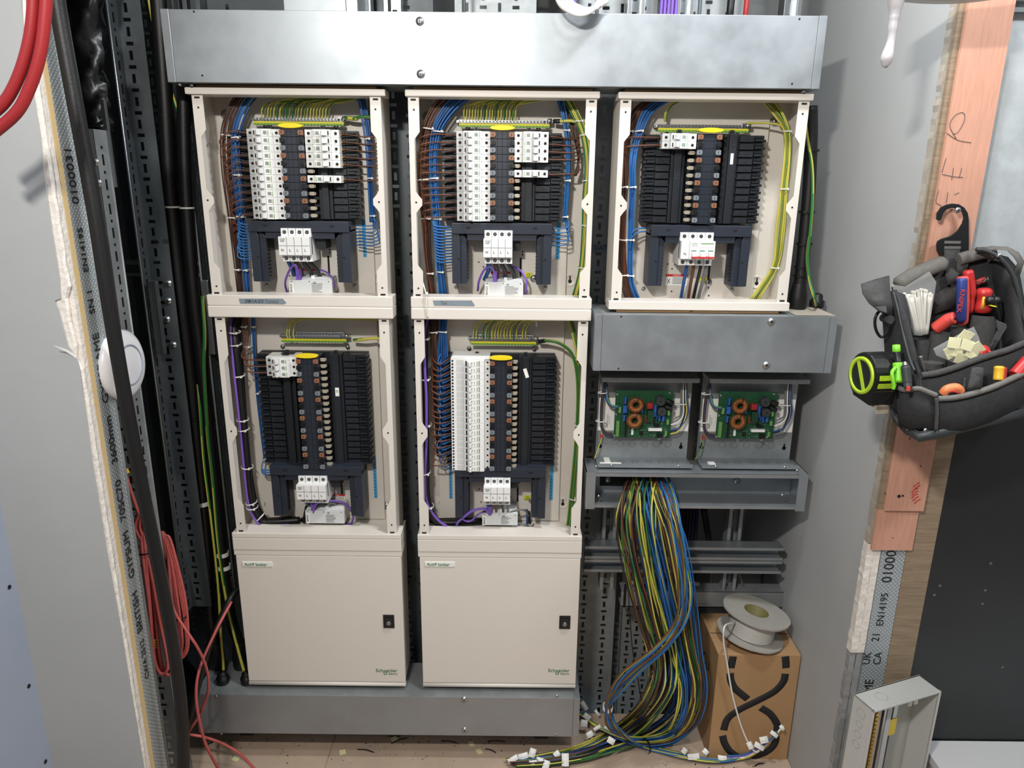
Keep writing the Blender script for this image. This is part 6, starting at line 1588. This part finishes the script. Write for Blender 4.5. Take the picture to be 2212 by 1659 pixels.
rp = thing('red_tool', 'round red tool end lying in front of the steel snips', 'tool', pa(915, 1000, -.43))
p = pa(910, 992, -.43); B().lathe(p+Vector((0, .004, -.004)), (0, -.8, .6), [(.0001, 0), (.010, 0), (.0115, .003), (.010, .006), (.0001, .0075)], 18).build('red_disc', 'tool_red', rp)
wire('red_stem', [p+Vector((.004, -.004, -.002)), pa(945, 1010, -.44), pa(975, 1018, -.442)], .0026, 'tool_red', rp)
sn = thing('snips', 'steel snips standing open at the right of the tool bag', 'snips', pa(970, 1010, -.43))
for poly_, Y in (([(940, 990), (962, 1010), (1000, 940), (1052, 850), (1048, 830), (1015, 815), (1000, 860), (965, 930)], -.425), ([(985, 800), (1025, 825), (1000, 880), (990, 850)], -.431)):
    P = [pa(x, y, Y) for x, y in poly_]; B().prism([(p.x, p.z) for p in P], Y, Y+.004).build('jaw', 'steel', sn, bevel=.0008)
p = pa(985, 938, -.4265); B().cyl(p, p+Vector((0, -.002, 0)), .0028, n=10).build('pivot', 'cap_dark', sn)
tm = thing('tape_measure', 'lime and black tape measure clipped to the left end of the tool bag', 'tape measure', pd(330, 1190, -.44))
c = pd(250, 880, -.43)
Mx = Matrix.Translation(c) @ Matrix.Rotation(R(-80), 4, 'Z') @ Matrix.Rotation(R(8), 4, 'Y')
outl = [(.040*math.cos(q), .045*math.sin(q)) for q in [2*PI*i/28 for i in range(28)]]
b = B(); b.prism(outl, -.026, .026, 'y'); b.box(-.016, .039, -.025, .025, -.047, -.012)
b.rot(Mx); b.build('case', 'rubber', tm, bevel=.004)
b = B(); b.lathe((0, -.0262, 0), (0, -1, 0), [(.036, 0), (.036, .003), (.029, .003), (.029, 0)], 28); b.box(-.004, .004, -.0285, -.0262, -.030, .030); b.rot(Mx @ Matrix.Rotation(R(-35), 4, 'Y')); b.build('lime_ring', 'lime', tm)
b = B(); b.cyl((0, -.0258, 0), (0, -.0272, 0), .0288, n=24); b.rot(Mx); b.build('side_disc', 'black_plastic', tm)
for k in range(3):
    b = B(); q = R(14-k*22); b.box(.0395, .0425, -.018, .018, -.0045, .0045); b.rot(Mx @ Matrix.Rotation(-q, 4, 'Y')); b.build('lime_stripe', 'lime', tm)
b = B(); b.box(.028, .046, -.012, .012, -.052, -.046); b.box(.042, .046, -.012, .012, -.060, -.046); b.rot(Mx); b.build('tape_end', 'finger', tm)
mk = thing('marker', 'lime green marker pen standing in the corner pocket of the bag', 'marker pen', pd(520, 970, -.478))
a_, b_ = pd(498, 540, -.455), pd(500, 620, -.457); B().lathe(a_, b_-a_, [(.0001, 0), (.0065, .0005), (.0072, (b_-a_).length*.95), (.0068, (b_-a_).length)], 14).build('cap_end', 'lime_green', mk)
wire('barrel', [b_, pd(515, 700, -.462), pd(520, 745, -.466)], .0060, 'black_plastic', mk, n=12)
wire('grip', [pd(515, 745, -.466), pd(520, 830, -.471), pd(530, 965, -.480)], [.0085]+[.0092]*11+[.0088], 'lime_green', mk, n=12)
wire('pocket_clip', [pd(490, 800, -.478), pd(452, 850, -.484), pd(458, 920, -.488), pd(470, 1000, -.490), pd(465, 1040, -.490)], .0034, 'lime_green', mk, n=8)
pn = thing('pen', 'dark grey pen beside the green marker in the corner pocket', 'pen', pd(630, 1040, -.50))
wire('barrel', [pd(598, 780, -.486), pd(610, 860, -.490), pd(622, 960, -.495), pd(630, 1030, -.500)], [.0072]+[.0082]*12+[.0076]*5+[.006], 'cap_dark', pn, n=12)
wire('tip', [pd(590, 730, -.482), pd(594, 755, -.484), pd(598, 780, -.486)], [.0022, .003, .0035, .004, .004, .004, .0045, .005, .005, .005, .0055, .006, .0065][:13], 'steel', pn, n=10)
p = pd(634, 1035, -.508); B().box(p.x-.003, p.x+.003, p.y-.001, p.y+.002, p.z-.004, p.z+.004).build('red_mark', 'tool_coral', pn)
tag(wire('steel_bit', [pd(765, 670, -.462), pd(785, 740, -.463), pd(820, 860, -.464)], [.0035]*4+[.0028]*9, 'steel', n=10), 'thin steel driver bit inside the left end of the tool bag', 'bit')
og = thing('orange_tool', 'orange rounded tool grip in the front pocket of the bag', 'tool', pa(700, 1275, -.488))
wire('grip', [pa(645, 1275, -.488), pa(665, 1250, -.491), pa(700, 1238, -.492), pa(735, 1240, -.492), pa(752, 1262, -.490)], .0085, 'tool_orange', og, n=10); wire('grip_rim', [pa(655, 1272, -.494), pa(700, 1256, -.498), pa(745, 1268, -.496)], .0030, 'tool_coral', og)
kn = thing('knife', 'yellow and red knife handle in the front pocket of the bag', 'knife', pa(1000, 1190, -.478))
wire('handle', [pa(1003, 1098, -.472), pa(1000, 1140, -.474), pa(995, 1190, -.478)], [.006]+[.0085]*11+[.008], 'tool_yellow', kn, n=10); wire('handle_back', [pa(1022, 1105, -.468), pa(1022, 1140, -.470), pa(1015, 1190, -.474)], [.005]+[.0075]*11+[.007], 'tool_red', kn, n=10)
tag(wire('red_pliers', [pa(1190, 1060, -.455), pa(1150, 1105, -.460), pa(1100, 1160, -.466)], .012, 'tool_red', n=10), 'red tool handle slanting out of the right of the front pocket', 'tool')
tag(wire('hex_key', [pa(785, 1175, -.488), pa(778, 1220, -.490), pa(770, 1268, -.492)], .0028, 'cap_dark', n=6), 'thin black hex key upright in the front pocket of the bag', 'hex key')

# ================================================================ bottom right: white board and open grey enclosure
wb = thing('white_cabinet', 'white board top against the black panel at the bottom right', 'cabinet', (1.35, -.6, 0))
B().box(1.035, 2.0, -.95, -.2525, .275, .297).build('top_board', 'white_board', wb, bevel=.001)
B().box(1.05, 1.98, -.90, -.27, 0, .2745).build('carcass', 'white_board', wb)
P = [fl(x, y, .5) for x, y in ((1833, 1507), (1972, 1466), (2032, 1492), (1887, 1536))]
en = thing('plastic_enclosure', 'open grey plastic enclosure with rails standing beside the white board', 'enclosure', ((P[0].x+P[2].x)/2, (P[0].y+P[2].y)/2, .002))
ux = (P[2]-P[3]); W_ = ux.length; ux = ux.normalized(); uy = Vector((-ux.y, ux.x, 0)); D_ = .060
zb_, zt_ = .002, .5
ME = Matrix(((ux.x, uy.x, 0, P[3].x), (ux.y, uy.y, 0, P[3].y), (0, 0, 1, 0), (0, 0, 0, 1)))
def eb(name, m, boxes, par=None, bev=0):
    b = B()
    for q in boxes: b.box(*q)
    b.rot(ME); return b.build(name, m, par or en, bevel=bev)
t_ = .0035
eb('shell', 'enc_grey', [(0, t_, 0, D_, zb_, zt_), (W_-t_, W_, 0, D_, zb_, zt_), (0, W_, 0, D_, zt_-t_, zt_), (0, W_, 0, D_, zb_, zb_+t_), (-.0015, W_+.0015, -.002, .004, zt_-t_-.001, zt_+.001), (-.0015, t_, -.002, .004, zb_, zt_+.001), (W_-t_, W_+.0015, -.002, .004, zb_, zt_+.001)], bev=.0012)
eb('back_wall', 'enc_inner', [(0, W_, D_-t_, D_, zb_, zt_)])
for x0_, x1_, m_, y_ in ((.030, .040, 'din_tan', .040), (.052, .070, 'din_tan', .034), (.074, .080, 'zinc', .030), (.084, .098, 'grey_plastic', .030), (.108, .120, 'zinc', .034)):
    eb('mounting_rail', m_, [(x0_, x1_, y_, D_-t_, zb_+.006, zt_-.008)])
eb('terminal_rail', 'enc_grey', [(.012, .027, .014, D_-t_, zb_+.006, zt_-.012)])
for k in range(26):
    z = zt_-.020-k*.011; eb('brass_terminal', 'brass', [(.0165, .0245, .0045, .014, z-.0035, z+.0035)])
for k in range(2): eb('white_clip', 'white_plastic', [(.120+k*.018, .132+k*.018, .012, .030, zt_-.018, zt_-.006), (.122+k*.018, .125+k*.018, .010, .014, zt_-.030, zt_-.016), (.128+k*.018, .131+k*.018, .010, .014, zt_-.030, zt_-.016)])
eb('yellow_label', 'yellow_label', [(.100, .122, .0325, .0335, zt_-.125, zt_-.080)])
for k, (z, r_) in enumerate(((.470, .012), (.440, .009), (.412, .009), (.384, .010))):
    b = B(); b.lathe((-.0003, D_*.5, z), (-1, 0, 0), [(r_, 0), (r_, .0006), (r_-.0009, .0006), (r_-.0009, 0)], 22); b.rot(ME); b.build('knockout', 'enc_inner', en)
b = B(); b.lathe((.055, D_*.5, zt_+.0002), (0, 0, 1), [(.014, 0), (.014, .0006), (.013, .0006), (.013, 0)], 22); b.rot(ME); b.build('knockout', 'enc_inner', en)

# ================================================================ foreground cables and odds at the left
tag(wire('black_pipe', [at(x, y, -.41) for x, y in ((118, -60), (126, 20), (158, 200), (200, 430), (236, 660), (270, 860), (312, 1080), (348, 1250), (378, 1420), (394, 1560), (399, 1700))]+[Vector((at(400, 1700, -.41).x, -.43, .014))], .0135, 'rubber', n=14), 'thick black cable running full height in front of the left trays', 'cable')
for nm, pts in (('outer of two red cables looping at the top left corner', [(103, -60), (97, 40), (86, 120), (64, 190), (34, 245), (-30, 300)]), ('inner of two red cables looping at the top left corner', [(74, -60), (70, 40), (58, 110), (36, 175), (6, 225), (-40, 262)])):
    tag(wire('red_cable', [at(x, y, -.62) for x, y in pts], .0085, 'w_red', n=12), nm, 'cable')
ap = thing('access_point', 'white round wireless access point behind the black cable', 'access point', (-.79, -.338, at(252, 865, -.338).z))
c = Vector((-.7995, -.338, at(252, 788, -.338).z)); nrm = Vector((1, -.06, .02)).normalized()
B().lathe(c, nrm, [(.0001, 0), (.070, 0), (.072, .005), (.070, .013), (.060, .020), (.042, .0245), (.0001, .026)], 48).build('dome', 'ap_white', ap)
B().lathe(c+nrm*.0235, nrm, [(.042, .000), (.042, .0022), (.039, .0030), (.039, .0016)], 40).build('light_ring', 'plaster_blue', ap)
B().box(c.x-.012, c.x, c.y+.02, c.y+.045, c.z-.03, c.z+.03).build('bracket', 'galv_dull', ap)
# red data cable: from the access point into two tied coils
rc = thing('red_cable_coil', 'tied coil of faded red cable hanging behind the steel stud', 'cable', at(330, 1480, -.25))
pts = [at(243, 890, -.27), at(258, 980, -.27), at(282, 1060, -.27), at(302, 1120, -.26)]
rr = random.Random(2)
for k in range(6):
    o = rr.uniform(-6, 6); d = rr.uniform(-.02, .02)
    pts += [at(312+o, 1185, -.255+d*.6), at(318+o+k*2, 1300, -.255+d*.6), at(326+o+k*3, 1420, -.25+d*.6), at(338+o+k*4, 1455+rr.uniform(-10, 14), -.25+d*.6), at(360+o+k*2, 1432, -.245+d*.6), at(350+o, 1340, -.245+d*.6), at(330+o, 1230, -.25+d*.6), at(316+o, 1180, -.25+d*.6), at(300+o*1.5, 1140+rr.uniform(-8, 8), -.255+d*.6), at(308, 1112+rr.uniform(-8, 8), -.255+d*.6)]
wire('coiled_cable', pts, .0040, 'w_pinkred', rc, n=8, k=5)
b = B(); ring(b, at(316, 1187, -.25), .022, .024, .004); b.build('cable_tie', 'tie_black', rc)
for k in range(4):
    b = B(); ring(b, at(325, 1380+k*5, -.25), .013, .022, .0028, up=(.1*k, 0, 1)); b.build('yellow_wrap', 'lime', rc)
b = B(); ring(b, at(272, 1018, -.27), .0052, .0052, .010, up=(.3, 0, -1)); b.build('yellow_ferrule', 'tool_yellow', rc)
r2 = thing('red_cable_coil', 'second tied coil of red cable trailing down to the floor', 'cable', at(390, 1430, -.08))
pts = []
for k in range(5):
    o = rr.uniform(-5, 5)
    pts += [at(352+o, 1150+k*6, -.08), at(368+o, 1230, -.085), at(388+o, 1370, -.09), at(386+o, 1420, -.09), at(402+o*.5, 1405, -.08), at(404+o*.5, 1370, -.08), at(396+o, 1300, -.075), at(378+o, 1220, -.075), at(360+o, 1160, -.075)]
pts += [at(368, 1270, -.10), at(376, 1318, -.12), at(400, 1358, -.13), at(430, 1405, -.14), at(448, 1452, -.14), at(449, 1496, -.14), at(432, 1543, -.12), at(408, 1580, -.11), at(407, 1586, -.11), at(440, 1592, -.10)]
pts += [at(480, 1606, -.085), at(520, 1630, -.075), at(556, 1668, -.07)]
wire('coiled_cable', pts, .0038, 'w_pinkred', r2, n=8, k=5)
b = B(); ring(b, at(390, 1332, -.085), .014, .016, .004); b.build('cable_tie', 'tie_black', r2)
tag(wire('red_cable', [at(500, 1300, .0), at(478, 1340, -.045), at(462, 1372, -.07), at(438, 1425, -.12), at(425, 1475, -.15), at(426, 1530, -.16), at(440, 1595, -.15), at(454, 1628, -.14), at(472, 1662, -.13), at(488, 1700, -.13)], .0038, 'w_pinkred', n=8), 'red cable crossing the black sloping cable down to the floor', 'cable')
# duct wrapped in black plastic at the top left
b = B(); rows = []; rj = random.Random(8)
cl = spline([at(185, -80, -.08), at(180, 60, -.085), at(185, 160, -.09), at(196, 235, -.10), at(200, 272, -.11), at(198, 284, -.115)], 6)
for i, p in enumerate(cl):
    row = []; f = [1, 1, 1.0, .9, .7, .12][min(5, max(0, i-len(cl)+6))]
    for j in range(21):
        q = 2*PI*(j % 20)/20; rad = .040*f*(1+.18*math.sin(3*q+i*.9)+.10*math.sin(7*q-i*1.7)+.05*math.sin(11*q+i*2.3))
        row.append(p+Vector((math.cos(q)*rad*.95, math.sin(q)*rad*.8, .006*math.sin(5*q+i))))
    rows.append(row)
b.grid(rows)
tag(b.build('wrapped_duct', 'bin_bag', loc=cl[-1]), 'duct end wrapped in crumpled black plastic at the top left', 'plastic wrap')
# crumpled black sack on the floor in the dark left corner
b = B(); rows = []
c = fl(372, 1560, .0)+Vector((-.06, .10, .0))
for i in range(9):
    ph = PI/2*i/8; row = []
    for j in range(25):
        q = 2*PI*(j % 24)/24; rad = .13*math.cos(ph)*(1+.16*math.sin(4*q+i)+.10*math.sin(9*q-2*i))+.001
        row.append(c+Vector((math.cos(q)*rad*.75, math.sin(q)*rad*.55, .26*math.sin(ph)*(1+.08*math.sin(5*q+i)))))
    rows.append(row)
b.grid(rows); tag(b.build('black_sack', 'bin_bag', loc=c), 'crumpled black plastic sack on the floor left of the floor trunking', 'sack')
# white cables looping over the top trunking
for i in range(4):
    tag(wire('white_cable', [at(1190+i*9, -50, -.08+i*.01), at(1206+i*9, 4-i, -.085+i*.010), at(1228+i*8, 24-i*3, -.09+i*.011), at(1252+i*6, 32-i*4, -.09+i*.011), at(1276+i*7, 24-i*4, -.085+i*.010), at(1292+i*6, 2, -.07), at(1300+i*8, -50, -.065)], .0044, 'w_white', n=10), ['lowest white cable of the loop hanging over the top trunking', 'second white cable of the loop hanging over the top trunking', 'third white cable of the loop hanging over the top trunking', 'uppermost white cable of the loop hanging over the top trunking'][i], 'cable')
# sealant drip from a grey rim at the top right
dr = thing('ceiling_duct', 'curved grey rim at the top right with a white sealant drip hanging from it', 'duct', at(2030, 5, -.33))
c = at(2022, 9, -.39); e0 = at(1892, -4, -.39); e1 = at(2160, -4, -.39)
b = B(); rows = []; hw_ = (e1.x-e0.x)/2; sag = (e0.z+e1.z)/2-c.z
for i in range(17):
    f = (i-8)/8; rows.append([Vector((c.x+f*hw_, -.43+.02*k, c.z+sag*f*f)) for k in range(3)])
b.grid(rows, (0, 0, .05)); b.build('rim', 'module_grey', dr)
D0 = [(1938, -30), (1934, 20), (1930, 50), (1926, 85), (1918, 118), (1914, 138), (1915, 147)]
b = B(); P_ = spline([at(x, y, -.42) for x, y in D0], 4); rad = [.016, .015, .014, .0125, .011, .009, .0095, .0085, .008, .0085, .0075, .007, .0068, .0072, .008, .0092, .010, .0104, .0102, .009, .0075, .0065, .005, .003, .0008]
b.tube(P_, rad[:len(P_)], 12); b.build('sealant_drip', 'sealant', dr)

# ================================================================ litter on the floor
rd = random.Random(14)
tabs = [(740, 1625, 'pale yellow tab on the floor right of the board seam'), (1035, 1623, 'pale yellow tab on the floor in front of the floor trunking, near its right end'), (1018, 1606, 'pale yellow tab lying in the shadow of the floor trunking'), (508, 1640, 'pale yellow tab between the red cables on the floor'), (852, 1597, 'small yellow tab close under the middle of the floor trunking'), (1437, 1558, 'pale yellow tab on the floor behind the hanging wires')]
for x, y, lb in tabs:
    p = fl(x, y, .0015); b = B().box(-.009, .009, -.008, .008, -.0012, .0012); b.rot(Matrix.Translation(p) @ Matrix.Rotation(rd.uniform(0, 3), 4, 'Z') @ Matrix.Rotation(.12, 4, 'X'))
    tag(b.build('foam_tab', 'pale_yellow', loc=p), lb, 'tab', 'yellow tabs littering the floor')
offs = [(862, 1600, 'leftmost black wire offcut under the middle of the trunking'), (970, 1603, 'black wire offcut below the two trunking screws'), (1072, 1602, 'long black wire offcut near the right end of the trunking'), (1060, 1622, 'short black wire offcut in front of the trunking'), (455, 1606, 'black offcut beneath the red cable on the floor'), (790, 1622, 'dark wire offcut in front of the trunking by the board seam'), (1640, 1652, 'thin dark offcut in front of the cardboard box')]
for x, y, lb in offs:
    p = fl(x, y, .0022); a = rd.uniform(-.6, .9); L_ = rd.uniform(.014, .03); d = Vector((math.cos(a), math.sin(a), 0))*L_
    tag(wire('wire_offcut', [p-d, p+Vector((0, .003, .001)), p+d], .0017, 'w_black', n=5, loc=p), lb, 'offcut', 'black wire offcuts littering the floor')
b = B()
for k in range(80):
    x, y = rd.uniform(430, 1240), rd.triangular(1588, 1655, 1600)
    p = fl(x, y, .0006); s_ = rd.uniform(.0006, .0020); b.box(p.x-s_, p.x+s_, p.y-s_*.6, p.y+s_*.6, .0002, .0002+s_*.7)
for k in range(50):
    x, y = rd.uniform(1400, 1690), rd.uniform(1615, 1659)
    p = fl(x, y, .0006); s_ = rd.uniform(.0006, .0020); b.box(p.x-s_, p.x+s_, p.y-s_*.6, p.y+s_*.6, .0002, .0002+s_*.7)
tag(b.build('floor_crumbs', ['ink']), 'dark crumbs and wire clippings scattered over the floor', 'debris', kind='stuff')
